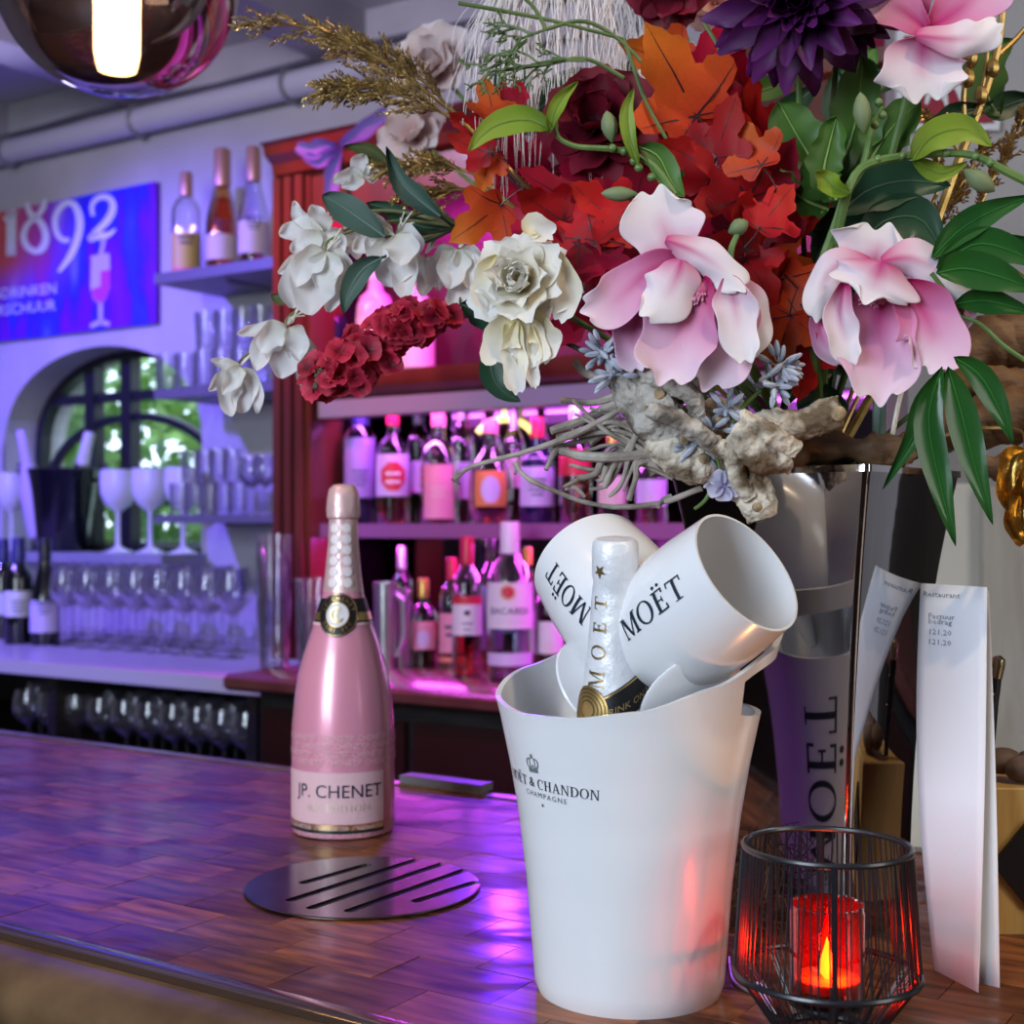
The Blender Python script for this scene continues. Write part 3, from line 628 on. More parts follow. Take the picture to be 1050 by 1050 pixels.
# profile: (radius share of body radius, height share)
SHAPE = {
 'wine': [(.96,0),(1,.02),(1,.60),(.92,.66),(.62,.72),(.38,.78),(.34,.86),(.34,1)],
 'burg': [(.96,0),(1,.02),(1,.40),(.92,.48),(.62,.62),(.40,.74),(.33,.84),(.32,1)],
 'spirit': [(.95,0),(1,.02),(1,.60),(.95,.66),(.70,.73),(.42,.77),(.36,.82),(.36,1)],
 'tall': [(.95,0),(1,.02),(1,.66),(.9,.71),(.55,.76),(.42,.80),(.40,1)],
 'squat': [(.9,0),(1,.03),(1,.50),(.95,.58),(.75,.66),(.40,.71),(.36,.76),(.36,1)],
 'round': [(.70,0),(.92,.08),(1,.24),(1,.36),(.90,.52),(.62,.64),(.38,.70),(.33,.76),(.33,1)],
}
BOT = []
def prof_r(pr, t):
    for (r0,h0),(r1,h1) in zip(pr, pr[1:]):
        if h0 <= t <= h1: return r0+(r1-r0)*(t-h0)/max(1e-6, h1-h0)
    return pr[-1][0]
def bottle(label, px, top, v, z, half, shape, glass, cap, capf=.16, lab=None, labr=(.12,.52), liquid=None, fill=.5, deco=None, group=None, labw=75):
    X, Y = at_v(px, v); h = (ZC-(top-HORIZON)/F*Y)-z; r = half/F*Y; pr = SHAPE[shape]
    t = thing('bottle', label, 'bottle', (X, Y, z), group)
    body = put_l('glass_body', MB().lathe([(.001,0)]+[(a*r, b*h) for a, b in pr if b < 1]+[(pr[-1][0]*r, h*(1-capf*.5))], 28), glass, t)
    if liquid:
        lp = [(.001,.004)]+[(a*r*.92, max(.004, b*h)) for a, b in pr if b < fill]; lp += [(prof_r(pr, fill)*r*.92, fill*h), (.001, fill*h)]
        put_l('liquid', MB().lathe(lp, 24), liquid, t)
    c0 = 1-capf; cr_ = prof_r(pr, c0)*r*1.08
    put_l('cap', MB().lathe([(cr_,c0*h),(cr_*1.02,(c0+capf*.1)*h),(cr_*.98,h*.985),(cr_*.85,h)], 20), CAPM[cap], t)
    ang0 = math.atan2(-Y, -X)      # faces the camera
    def patch(h0, h1, w_deg, off, rot=0, n=12, m_=4):
        mb = MB(); vs = []; fs = []
        for j in range(m_+1):
            tt = h0+(h1-h0)*j/m_; rr_ = prof_r(pr, tt)*r+off
            for i in range(n+1):
                a = ang0+R(rot)+R(w_deg)*(2*i/n-1); vs.append((rr_*math.cos(a), rr_*math.sin(a), tt*h))
        for j in range(m_):
            for i in range(n): fs.append((j*(n+1)+i, j*(n+1)+i+1, (j+1)*(n+1)+i+1, (j+1)*(n+1)+i))
        return mb.add(vs, fs)
    def onlabel(shape2d, cx, cz, off=.0012):
        rr_ = r+off; return flat(shape2d, lambda x, y: (rr_*math.cos(ang0+(cx+x)/rr_), rr_*math.sin(ang0+(cx+x)/rr_), cz*h+y))
    if lab:
        lo = put_l('label', patch(labr[0], labr[1], labw, .0005), PAP[lab], t)
        if deco: deco(t, lo, patch, onlabel, r, h)
    BOT.append(t); return t
def disc2(rad, n=20, sx=1, sy=1, m=6, octa=False):
    if octa: n = 40
    g = lambda a: math.cos(PI/8)/math.cos((a+PI/8) % (PI/4)-PI/8) if octa else 1.0
    vs = [(0, 0)]+[(rad*g(2*PI*k/n)*j/m*sx*math.cos(2*PI*k/n), rad*g(2*PI*k/n)*j/m*sy*math.sin(2*PI*k/n)) for j in range(1, m+1) for k in range(n)]
    fs = [(0, 1+k, 1+(k+1) % n) for k in range(n)]+[(1+j*n+k, 1+(j+1)*n+k, 1+(j+1)*n+(k+1) % n, 1+j*n+(k+1) % n) for j in range(m-1) for k in range(n)]
    return vs, fs
def bars(ws, hgt, gap):
    vs, fs = [], []
    for k, (wd) in enumerate(ws):
        y = -k*gap; qv, qf = _q((-wd/2,y),(wd/2,y),(wd/2,y+hgt),(-wd/2,y+hgt)); b = len(vs); vs += qv; fs += [tuple(i+b for i in f) for f in qf]
    return vs, fs
def d_heart(t, lo, patch, on, r, h): put_l('emblem', on(disc2(r*.34, 20, .8, 1.1), -.004, .32), PAP['red'], lo); put_l('band', patch(.13,.17,78,.0012), PAP['pink'], lo)
def d_lines(t, lo, patch, on, r, h): put_l('print', on(bars([r*1.1, r*.9, r*1.0, r*.7], .003, .009), 0, .40), PAP['blue'], lo)
def d_oct(t, lo, patch, on, r, h): put_l('emblem', on(disc2(r*.82, 8, 1, 1.1, octa=True), 0, .38, .0016), PAP['red'], lo); put_l('print', on(bars([r*.9, r*.9], .006, .016), 0, .39, .0024), PAP['white'], lo)
def d_oval(t, lo, patch, on, r, h): put_l('emblem', on(disc2(r*.5, 20, .9, 1.2), 0, .32), PAP['lilac'], lo)
def d_bac(t, lo, patch, on, r, h):
    put_l('emblem', on(disc2(r*.26), -.004, .56, .0014), PAP['red'], lo); put_l('emblem_ring', on(_ring(0,0,r*.34,r*.34,.002,.002), -.004, .56, .0016), PAP['gold'], lo)
    put_l('lettering', on(text2d('BACARDI', .0165), -.002, .44), PAP['blue'], lo); put_l('print', on(bars([r*1.1, r*1.2], .0012, .006), 0, .39), PAP['lilac'], lo)
    put_l('print_dark', on(bars([r*1.2], .005, .01), 0, .31), PAP['blue'], lo); put_l('lower_label', patch(.10,.18,70,.0006), PAP['lilac'], lo)
def d_band(t, lo, patch, on, r, h): put_l('band', patch(.06,.10,75,.0008), PAP['salmon'], lo); put_l('print', on(bars([r*1.1, r*.9], .006, .014), 0, .36), PAP['blue'], lo)
def d_smir(t, lo, patch, on, r, h): put_l('band', patch(.52,.58,70,.0008), PAP['red'], lo); put_l('emblem', on(disc2(r*.22, 16, 1, .8), 0, .46), PAP['black'], lo); put_l('print', on(bars([r*.8, r*.5, r*.7], .002, .010), 0, .38), PAP['blue'], lo)
def d_card(t, lo, patch, on, r, h): put_l('print', on(bars([r*.9, r*.7, r*.8], .002, .008), 0, .30), PAP['cream'], lo)

# three bottles on the upper wall shelf
vv = 2.46
bottle('clear bottle with black cap and striped label, leftmost on the upper wall shelf', 191, 177, vv, SH[0], 15, 'spirit', G_clear, 'copper', .22, 'gold', (.10,.42), L_amber, .40, d_band)
bottle('amber wine bottle with copper foil, middle bottle on the upper wall shelf', 228, 153, vv, SH[0], 17, 'burg', thin_glass('honey_glass',(.80,.52,.18),.03,.06), 'copper', .30, 'rose', (.10,.30), L_amber, .60, d_lines)
bottle('clear wine bottle with pale pink label, beside the cabinet on the upper wall shelf', 260, 151, vv, SH[0], 16, 'burg', G_clear, 'copper', .28, 'rose', (.12,.38), L_rose, .12, d_lines)
# wine bottles at the left end of the counter
bottle('dark wine bottle with blue foil at the left edge of the counter', 3, 552, 2.20, ZL, 13, 'wine', G_dark, 'blue', .24, 'white', (.24,.46))
bottle('dark wine bottle with white label, second from the left on the counter', 19, 551, 2.12, ZL, 14, 'wine', G_dark, 'blue', .24, 'white', (.26,.50), None, 0, d_lines)
bottle('dark wine bottle with slim white label beside the row of wine glasses', 46, 552, 2.14, ZL, 15, 'burg', G_dark, 'black', .22, 'lilac', (.12,.42), None, 0, d_lines)
# main shelf of the cabinet
v1 = 2.10
bottle('dark bottle with pink heart label and round cork, leftmost on the magenta shelf', 339, 420, v1, zsh, 15, 'tall', G_navy, 'cork', .14, 'pink', (.18,.60), None, 0, d_heart)
bottle('violet labelled bottle, second from the left on the magenta shelf', 369, 405, v1, zsh, 16, 'tall', G_violet, 'blue', .24, 'violet', (.20,.66), L_clear, .3, d_lines)
bottle('clear gin bottle with red octagon label on the magenta shelf', 403, 411, v1, zsh, 17.5, 'squat', G_clear, 'red', .20, 'lilac', (.22,.56), L_orange, .20, d_oct)
bottle('tall green bottle standing behind the red octagon bottle', 429, 410, v1+.07, zsh, 13, 'tall', G_green, 'green', .20, 'lilac', (.25,.5))
bottle('clear bottle with pale pink cap and pink label on the magenta shelf', 450, 417, v1, zsh, 19.5, 'squat', G_clear, 'pink', .17, 'pink', (.04,.50), L_orange, .46, d_card, labw=50)
bottle('round clear bottle with orange oval label below the glowing arc', 503, 430, v1, zsh, 23, 'round', G_clear, 'pink', .14, 'orange', (.16,.50), L_amber, .2, d_oval, labw=45)
bottle('dark navy bottle with red cap and white label on the magenta shelf', 551, 428, v1, zsh, 18, 'squat', G_navy, 'red', .20, 'lilac', (.16,.62), None, 0, d_lines)
bottle('bottle with red and white label and amber liquor behind the twigs', 590, 415, v1, zsh, 17, 'squat', G_clear, 'silver', .18, 'red', (.40,.62), L_amber, .38, d_card)
bottle('short amber bottle at the right behind the twigs', 628, 440, v1, zsh, 15, 'spirit', G_brown, 'gold', .18, 'cream', (.18,.5), L_orange, .45, d_card)
bottle('low bottle with yellow base behind the end of the twigs', 668, 448, v1, zsh, 16, 'squat', G_clear, 'red', .18, 'lilac', (.2,.5), L_amber, .3, d_card)
bottle('slim clear bottle between the oval label bottle and the navy bottle', 527, 415, v1+.07, zsh, 11, 'tall', G_clear, 'silver', .2, 'rose', (.3,.55))
bottle('clear bottle standing behind the pale pink capped bottle', 473, 412, v1+.07, zsh, 13, 'tall', G_clear, 'silver', .15, 'lilac', (.2,.5))
# lower row on the cabinet counter
v2 = 1.93
bottle('small dark bottle with gold cap and pink label, leftmost in the lower row', 434, 593, v2+.10, ZB, 15, 'squat', thin_glass('smoke_glass',(.25,.12,.18),.03,.08), 'gold', .22, 'pink', (.20,.52), L_orange, .4, d_oval)
bottle('bottle with salmon banded label half hidden in the lower row', 463, 572, v2+.11, ZB, 13, 'spirit', G_clear, 'red', .2, 'pink', (.14,.50), L_orange, .5, d_band)
bottle('clear spirit bottle with red cap and white label in the lower row', 479, 550, v2, ZB, 15.5, 'tall', G_clear, 'red', .20, 'white', (.30,.58), L_pink, .30, d_smir)
bottle('dark capped bottle standing behind the red capped bottle', 503, 548, v2+.12, ZB, 12, 'spirit', G_clear, 'black', .12, 'violet', (.15,.62), L_pink, .3)
bottle('large clear rum bottle with white cap and bat emblem label in the lower row', 523, 535, v2, ZB, 24, 'spirit', G_clear, 'white', .20, 'white', (.33,.62), L_clear, .5, d_bac)
bottle('bottle with yellow cap behind the rum bottle', 541, 561, v2+.12, ZB, 12, 'spirit', G_clear, 'yellow', .14, 'lilac', (.15,.5), L_orange, .5)
bottle('reddish bottle with white label beside the white goblet', 563, 578, v2+.06, ZB, 15, 'spirit', G_brown, 'red', .14, 'white', (.22,.50), L_pink, .4, d_card)
bottle('slim bottle with a metal pourer behind the pink champagne bottle', 412, 560, v2+.18, ZB, 11, 'tall', G_green, 'silver', .2, 'lilac', (.2,.5))
# upper niche
bottle('dark bottle with glowing white label in the upper cabinet niche', 341, 300, 2.09, zbm+.018, 14, 'tall', G_navy, 'black', .2, 'white', (.05,.45))
bottle('white labelled bottle in the upper cabinet niche beside the red flowers', 385, 262, 2.10, zbm+.018, 20, 'squat', thin_glass('frost_glass', (.85,.8,1),.2,.1,.5,(.9,.85,1)), 'white', .2, 'white', (.06,.6))
bottle('pale bottle in the upper cabinet niche behind the white blossoms', 428, 268, 2.10, zbm+.018, 18, 'squat', MATS['frost_glass'], 'pink', .2, 'white', (.06,.6))
# glowing arc (neon sign) on the cabinet mirror
c = P(518, 452, at_v(518, 2.19)[1]); yy = c.y
nb = put('neon_arc', MB().tube([P(518-30*math.cos(a), 452-22*math.sin(a), yy) for a in [PI*.12+PI*.76*k/14 for k in range(15)]], .006, 8).tube([P(517,431,yy), P(517,412,yy)], .005, 8), pm('neon_yellow', (.9,.9,.3), emit=(1.0,.85,.15), estr=1.6))
tag(nb, 'glowing yellow green arc behind the bottles on the magenta shelf', 'neon sign')
# steel jug and shakers behind the champagne bottle
for k, (px, top, half, v, lb) in enumerate(((395, 597, 12, 1.95, 'polished steel bar jug with handle behind the champagne bottle'), (412, 604, 11, 2.0, 'polished steel shaker tin next to the bar jug'))):
    X, Y = at_v(px, v); h = (ZC-(top-HORIZON)/F*Y)-ZB; r = half/F*Y
    t = thing('bar_jug' if k == 0 else 'shaker_tin', lb, 'jug' if k == 0 else 'shaker', (X, Y, ZB))
    put_l('body', MB().lathe([(.001,.002),(r*.85,0),(r*.9,h*.1),(r,h*.9),(r*1.04,h),(r*.96,h),(r*.9,h*.85),(r*.8,.01),(.001,.008)], 24), M_steel, t)
    if k == 0: put_l('handle', MB().tube([(r*1.0-.0, -r*.3, h*.85),(r*1.6,-r*.5,h*.8),(r*1.7,-r*.5,h*.4),(r*1.0,-r*.3,h*.15)], .005, 6), M_steel, t)
    else: put_l('rim_band', MB().lathe([(r*1.05,h*.97),(r*1.07,h*.985),(r*1.05,h)], 24, capb=False, capt=False), M_steel, t)
# ---- glass kinds
def glass_tumbler(h, r):
    return MB().lathe([(.001,.0),(r*.82,0),(r*.86,.003),(r,h),(r*.95,h),(r*.8,.012),(.001,.010)], 20).mesh('tumbler')
def wineglass_me(h, r):
    return MB().lathe([(.001,0),(r*.85,0),(r*.85,.002),(r*.25,.006),(.0045,.012),(.0035,h*.25),(.004,h*.45),(r*.35,h*.50),(r*.85,h*.60),(r,h*.70),(r*.95,h*.84),(r*.78,h),(r*.75,h),(r*.92,h*.84),(r*.97,h*.70),(r*.82,h*.61),(r*.3,h*.515),(.001,h*.50)], 20).mesh('wine_glass')
def glass_at(name, me, mat, px, v, z, label, cat, group):
    X, Y = at_v(px, v); o = put(name, me, mat, None, Matrix.Translation((X, Y, z))); tag(o, label, cat, group); return o
G_glass = thin_glass('glassware', (.95,.95,.98), .02, .14, .03, (.8,.75,1))
ORD = ['first','second','third','fourth','fifth','sixth','seventh','eighth','ninth','tenth']
wg = wineglass_me(.19, .036)
for k in range(8): glass_at('wine_glass', wg, G_glass, 66+24.5*k, 2.14, ZL, 'clear stemmed wine glass, '+ORD[k]+' from the left in the front row on the pale counter', 'wine glass', 'front row of wine glasses')
for k in range(8): glass_at('wine_glass', wg, G_glass, 75+24*k, 2.26, ZL, 'clear stemmed wine glass, '+ORD[k]+' from the left in the second row on the pale counter', 'wine glass', 'second row of wine glasses')
for k in range(7): glass_at('wine_glass', wg, G_glass, 84+24*k, 2.38, ZL, 'clear stemmed wine glass, '+ORD[k]+' from the left in the rear row on the pale counter', 'wine glass', 'rear row of wine glasses')
tm = glass_tumbler(.095, .030)
for k in range(6): glass_at('tumbler', tm, G_glass, 172+19*k, 2.43, SH[1], 'clear tumbler, '+ORD[k]+' from the left in the bottom tier on the middle wall shelf', 'tumbler', 'bottom tier on the middle shelf')
for k in range(4): glass_at('tumbler', tm, G_glass, 212+19*k, 2.43, SH[1]+.0955, 'clear tumbler, '+ORD[k]+' from the left in the upper tier on the middle wall shelf', 'tumbler', 'upper tier on the middle shelf')
tl = glass_tumbler(.080, .026)
for k in range(5): glass_at('tumbler', tl, G_glass, 184+15*k, 2.42, SH[2], 'clear tumbler, '+ORD[k]+' from the left in the bottom tier on the lowest wall shelf', 'tumbler', 'bottom tier on the lowest shelf')
for k in range(4): glass_at('tumbler', tl, G_glass, 196+14*k, 2.42, SH[2]+.0805, 'clear tumbler, '+ORD[k]+' from the left in the upper tier on the lowest wall shelf', 'tumbler', 'upper tier on the lowest shelf')
cp = wineglass_me(.14, .034)
for k in range(2): glass_at('coupe_glass', cp, G_glass, 259+13*k, 2.44-.05*k, SH[2], ['stemmed coupe glass on the lowest shelf next to the tumblers', 'stemmed coupe glass on the lowest shelf next to the red pillar'][k], 'glass', 'coupe glasses')
# nested stacks of tall glasses on the counter corner in front of the pillar
tg = MB().lathe([(.001,0),(.026,0),(.027,.003),(.034,.125),(.032,.125),(.025,.008),(.001,.007)], 20).mesh('tall_glass')
for sx_, n_, nm in ((281, 4, 'glass stack in front of the red pillar'), (322, 2, 'glass stack right of the red pillar')):
    for k in range(n_): glass_at('tall_glass', tg, G_glass, sx_, 1.86, ZB+.021*k*1.9, 'clear glass, '+ORD[k]+' from the bottom of the '+nm, 'glass', nm)
# low shelf with glasses under the left counter
lw = wineglass_me(.15, .036)
for k in range(10): glass_at('low_glass', lw, G_glass, 30+25*k, 1.93, ZLS, 'stemmed glass, '+ORD[k]+' from the left in the front row on the dark low shelf', 'glass', 'front glasses under the counter')
for k in range(9): glass_at('low_glass', lw, G_glass, 42+25*k, 2.03, ZLS, 'stemmed glass, '+ORD[k]+' from the left in the rear row on the dark low shelf', 'glass', 'rear glasses under the counter')
# white goblets on the sill
gob = MB().lathe([(.001,0),(.036,0),(.037,.002),(.018,.008),(.006,.016),(.005,.09),(.009,.098),(.032,.115),(.042,.14),(.044,.165),(.042,.195),(.040,.195),(.042,.165),(.040,.142),(.03,.118),(.001,.104)], 24).mesh('goblet')
M_gob = pm('matt_white_plastic', (.72,.72,.76), rough=.3)
for k, (px, lb) in enumerate(((12,'white plastic goblet left of the black ice bucket on the window sill'), (121,'white plastic goblet beside the black ice bucket on the window sill'), (154,'second white plastic goblet to the right of the black ice bucket'), (188,'white plastic goblet on the sill half hidden by the lowest shelf'))):
    X, Y = at_v(px, VW-.06); o = put('goblet', gob, M_gob, None, Matrix.Translation((X, Y, Z_sill)) @ Matrix.Diagonal((1.12,1.12,1.16,1))); tag(o, lb, 'goblet', 'white goblets on the sill')
# black ice bucket with two bottles on the sill
X, Y = at_v(64, VW-.02); t = thing('ice_bucket', 'black ice bucket with two champagne bottles on the window sill', 'ice bucket', (X, Y, Z_sill))
put_l('body', MB().lathe([(.001,.001),(.068,0),(.072,.01),(.098,.225),(.102,.235),(.098,.237),(.092,.225),(.066,.014),(.001,.012)], 32), pm('black_gloss', (.006,.006,.012), rough=.12, coat=.5), t)
for s in (-1, 1): put_l('handle', MB().tube([(s*.097,-.02,.20),(s*.125,0,.23),(s*.125,.0,.25),(s*.10,.02,.235)], .007, 6), M_black, t)
for k, (dx, lean, m_, lb) in enumerate(((-.055, -.18, PAP['lilac'], 'white champagne bottle in the black bucket, the left one'), (.015, .28, PAP['white'], 'champagne bottle with foil in the black bucket, the right one'))):
    M_ = Matrix.Translation((X+dx, Y-.01, Z_sill+.045)) @ Matrix.Rotation(lean*.9, 4, 'Y') @ Matrix.Rotation(.10, 4, 'X')
    b_ = thing('champagne_bottle', lb, 'bottle', (0,0,0)); b_.matrix_world = M_
    put_l('glass_body', MB().lathe([(.001,0),(.036,0),(.038,.01),(.038,.13),(.030,.17),(.017,.215),(.015,.25)], 20), [G_dark, G_violet][0] if k else m_, b_)
    put_l('foil', MB().lathe([(.0185,.205),(.0155,.25),(.015,.30),(.0135,.305),(.001,.307)], 20), m_, b_)
# ================================================================== pendant lamp
lc_ = P(120, -32, 1.45); rl = .130
pl = thing('pendant_lamp', 'smoked mirror glass globe pendant lamp with a glowing filament tube', 'pendant lamp', lc_)
m, nt, b = _new('smoked_mirror_glass'); N = nt.nodes; Lk = nt.links; N.remove(b)
t_ = N.new('ShaderNodeBsdfTransparent'); t_.inputs[0].default_value = (.62,.46,.34,1); g_ = N.new('ShaderNodeBsdfGlossy'); g_.inputs['Color'].default_value = (.62,.56,.58,1); g_.inputs['Roughness'].default_value = .02
lw_ = N.new('ShaderNodeLayerWeight'); lw_.inputs['Blend'].default_value = .5; ma_ = N.new('ShaderNodeMath'); ma_.operation = 'MULTIPLY_ADD'; ma_.inputs[1].default_value = .5; ma_.inputs[2].default_value = .42; ma_.use_clamp = True
Lk.new(lw_.outputs['Facing'], ma_.inputs[0]); mx_ = N.new('ShaderNodeMixShader'); Lk.new(ma_.outputs[0], mx_.inputs[0]); Lk.new(t_.outputs[0], mx_.inputs[1]); Lk.new(g_.outputs[0], mx_.inputs[2]); Lk.new(mx_.outputs[0], N['Material Output'].inputs[0])
put_l('globe', MB().lathe([(.001,-rl*1.0)]+[(rl*math.sin(a)**.9, -rl*math.cos(a)) for a in [PI*k/28 for k in range(1, 26)]], 48, capt=False), m, pl)
put_l('filament_bloom_tube', MB().lathe([(.001,-.112),(.020,-.108),(.024,-.09),(.024,.09),(.012,.10)], 20), pm('filament_glow', (1,.8,.5), emit=(1.0,.74,.40), estr=26), pl)  # tube enlarged so its shape takes in the filament's bloom
put_l('socket', MB().lathe([(.022,.095),(.024,.10),(.024,.14),(.034,.15),(.034,.16),(.012,.175)], 24), pm('lamp_brass', (.35,.25,.12), rough=.3, metal=1), pl)
put_l('cord', MB().tube([(0,0,.17),(0,0,ZCEIL-lc_.z)], .004, 6), M_black, pl)
point('pendant_light', lc_+Vector((0,0,-.02)), 14.0, (1.0,.70,.40), .02)

# ================================================================== pink champagne bottle
YB = 1.163; k_ = YB/F; bx, by = (352-525)*k_, YB
def hz(y): return (851-y)*k_            # height over the bar from a pixel row on the axis
pb = thing('champagne_bottle', 'large pearly pink champagne bottle with black neck seal on the bar', 'bottle', (bx, by, ZT))
prof = [(47,856),(51,852),(52,845),(52.5,830),(52.5,760),(52,740),(50,720),(46,690),(37.6,662),(29,637),(24.5,622),(20.5,607)]
pb_prof = [(r*k_, max(0, hz(y))) for r, y in prof]; pb_prof[0] = (.040, 0.0); pb_prof[1] = (.0425, .0015)
def rad_at(z):
    pr = pb_prof+[(18*k_, hz(586)),(15.4*k_, hz(557)),(14.6*k_, hz(533))]
    for (r0,z0),(r1,z1) in zip(pr, pr[1:]):
        if z0 <= z <= z1: return r0+(r1-r0)*(z-z0)/max(1e-9, z1-z0)
    return pr[-1][0]
M_pinkb = pm('pearl_pink', (.78,.31,.43), rough=.32, metal=.15, coat=.7, spec=.6)
put_l('glass_body', MB().lathe([(.001,.002)]+pb_prof, 64), M_pinkb, pb)
M_foilp = pm('pale_pink_foil', (.80,.52,.52), (.86,.60,.60), 90, .32, .35, bump=.25, bscale=140)
fo = put_l('neck_foil', MB().lathe([(20.8*k_,hz(607)),(18.2*k_,hz(586)),(15.6*k_,hz(557)),(14.8*k_,hz(533)),(16.8*k_,hz(531)),(17.4*k_,hz(524)),(16.6*k_,hz(512)),(14.6*k_,hz(502)),(10*k_,hz(497.5)),(.001,hz(496.5))], 48), M_foilp, pb)
md = fo.modifiers.new('d', 'DISPLACE'); tx = bpy.data.textures.new('foilcr', 'CLOUDS'); tx.noise_scale = .008; md.texture = tx; md.strength = .0010
AF = math.atan2(-by, -bx)               # azimuth that faces the camera
def on_cyl(rf, cx_ang, zc, tilt=0.0):
    def fn(x, y):
        c, s = math.cos(tilt), math.sin(tilt); x, y = x*c-y*s, x*s+y*c
        z = zc+y; r = rf(z); a = AF+cx_ang+x/r; return (r*math.cos(a), r*math.sin(a), z)
    return fn
def cyl_patch(rf, a0, a1, z0, z1, n=24, m_=6, base=AF):
    mb = MB(); vs, fs = [], []
    for j in range(m_+1):
        z = z0+(z1-z0)*j/m_; r = rf(z)
        for i in range(n+1):
            a = base+a0+(a1-a0)*i/n; vs.append((r*math.cos(a), r*math.sin(a), z))
    for j in range(m_):
        for i in range(n): fs.append((j*(n+1)+i, j*(n+1)+i+1, (j+1)*(n+1)+i+1, (j+1)*(n+1)+i))
    return mb.add(vs, fs)
rL = lambda z: rad_at(z)+.0004
rL2 = lambda z: rad_at(z)+.0008
rL3 = lambda z: rad_at(z)+.0012
zl0, zl1 = hz(836)+.001, hz(784)
lab = put_l('front_label', cyl_patch(rL, R(-88), R(49), zl0, zl1), pm('label_blush', (.80,.52,.56), rough=.35), pb)
M_navy = pm('navy_ink', (.012,.015,.05), rough=.4); M_goldf = pm('gold_foil', (.72,.50,.20), rough=.28, metal=.9)
put_l('lettering', flat(text2d('JP. CHENET', .0152, 3, 1.02), on_cyl(rL2, R(-6), hz(803))), M_navy, lab)
put_l('small_lettering', flat(text2d('ICE EDITION', .0088, 2, 1.1), on_cyl(rL2, R(-6), hz(819))), pm('pale_gold_ink', (.85,.72,.55), rough=.3, metal=.3), lab)
put_l('gold_band', cyl_patch(rL2, R(-88), R(49), zl0-.006, zl0-.0005), M_goldf, lab)
put_l('dark_band', cyl_patch(rL3, R(-88), R(49), zl0-.0075, zl0-.005), pm('dark_green_ink', (.02,.03,.03), rough=.3), lab)
mb = MB()
for row, (yy, off) in enumerate(((845, 0), (851, .018), (779, .01), (771, 0), (763, .016), (755,.004))):
    for k in range(4): flat(text2d('JP CHENET', .0068, 1), on_cyl(rL2, R(-63+42*k)+off/.04, hz(yy-5)), mb)
_rp = put_l('repeated_print', mb, pm('pale_pink_ink', (.86,.56,.60), rough=.35), pb); _rp['kind'] = 'stuff'
# neck seal: black disc with gold ring and white middle, and its band
zs_ = hz(629); ca = R(-12)
seal = put_l('seal', flat(disc2(.0178, 32), on_cyl(lambda z: rad_at(z)+.0016, ca, zs_)), M_black, pb)
for r0, th_, mt, off in ((.0172,.0005,M_goldf,.0021),(.0098,.0096,pm('seal_white',(.75,.74,.76),rough=.3),.0023),(.0105,.0008,M_goldf,.0026)):
    put_l('seal_ring', flat(_ring(0,0,r0,r0,th_,th_,n=32), on_cyl(lambda z, o_=off: rad_at(z)+o_, ca, zs_)), mt, seal)
mb = MB(); flat(_ring(0,0,.0060,.0066,.0012,.0012,60,330), on_cyl(lambda z: rad_at(z)+.0028, ca, zs_), mb); flat(_ring(.001,0,.0032,.0042,.0009,.0009,70,290), on_cyl(lambda z: rad_at(z)+.0028, ca, zs_), mb)
put_l('monogram', mb, M_goldf, seal)
def arc_text(s, rad, a_mid, size, fn, mb, flip=False):
    n = len(s)
    for i, chh in enumerate(s):
        if chh == ' ': continue
        a = a_mid+((n-1)/2-i)*size*.85/rad*(-1 if flip else 1); tv, tf = text2d(chh, size, 2)
        rot = a-PI/2+(PI if flip else 0); c, s_ = math.cos(rot), math.sin(rot)
        flat(([(rad*math.cos(a)+x*c-y*s_, rad*math.sin(a)+x*s_+y*c) for x, y in tv], tf), fn, mb)
mb = MB(); fnS = on_cyl(lambda z: rad_at(z)+.0024, ca, zs_)
arc_text('JP CHENET', .0133, PI/2, .0048, fnS, mb); arc_text('DEMI SEC', .0133, -PI/2, .0044, fnS, mb, True); put_l('seal_lettering', mb, M_goldf, seal)
nb_ = put_l('neck_band', cyl_patch(rL2, R(0), R(358), hz(637), hz(613), 60), M_black, pb)
put_l('gold_stripe', cyl_patch(rL3, R(0), R(358), hz(635), hz(627), 60), M_goldf, nb_)
put_l('blush_stripe', cyl_patch(rL2, R(0), R(358), hz(640), hz(637), 60), MATS['label_blush'], nb_)
mb = MB()
for k in range(6):
    for s in (-1, 1): flat(disc2(.0042, 14), on_cyl(lambda z: rad_at(max(z, hz(607)))*1.0+.0009 if z < hz(607) else (lambda q: q)(rad_at(z)+.0014), R(-10+s*22), hz(597-11*k)), mb)
put_l('foil_dots', mb, pm('dot_white', (.86,.78,.80), rough=.35), fo)

# ================================================================== white ice bucket
YK = .765; kk = YK/F; kx = (645-525)*kk
ib = thing('ice_bucket', 'white plastic champagne bucket with slanted rim and crown logo', 'ice bucket', (kx, YK, ZT))
kz = lambda y: (1012-y)*kk
rim = [(0,640),(40,640),(90,662),(135,692),(180,713),(215,721),(240,720),(270,711),(300,690),(330,662),(360,640)]
def rimz(th):
    th %= 360
    for (a,y0),(b_,y1) in zip(rim, rim[1:]):
        if a <= th <= b_:
            f = (th-a)/(b_-a); f = f*f*(3-2*f)*.5+f*.5; return kz(y0+(y1-y0)*f)
kp = [(0,93),(.004,96.5),(kz(980),98.5),(kz(900),105),(kz(830),113.5),(kz(780),122),(kz(730),132.5),(kz(690),143),(kz(660),151.5),(kz(630),160)]
def krad(z):
    for (z0,r0),(z1,r1) in zip(kp, kp[1:]):
        if z0 <= z <= z1: return (r0+(r1-r0)*(z-z0)/(z1-z0))*kk
    return kp[-1][1]*kk
NT, NZ = 120, 44; th0 = .0032
vs, fs = [], []; hole_c, hole_w = 8, 44
idx = {}
zhb = kz(726)
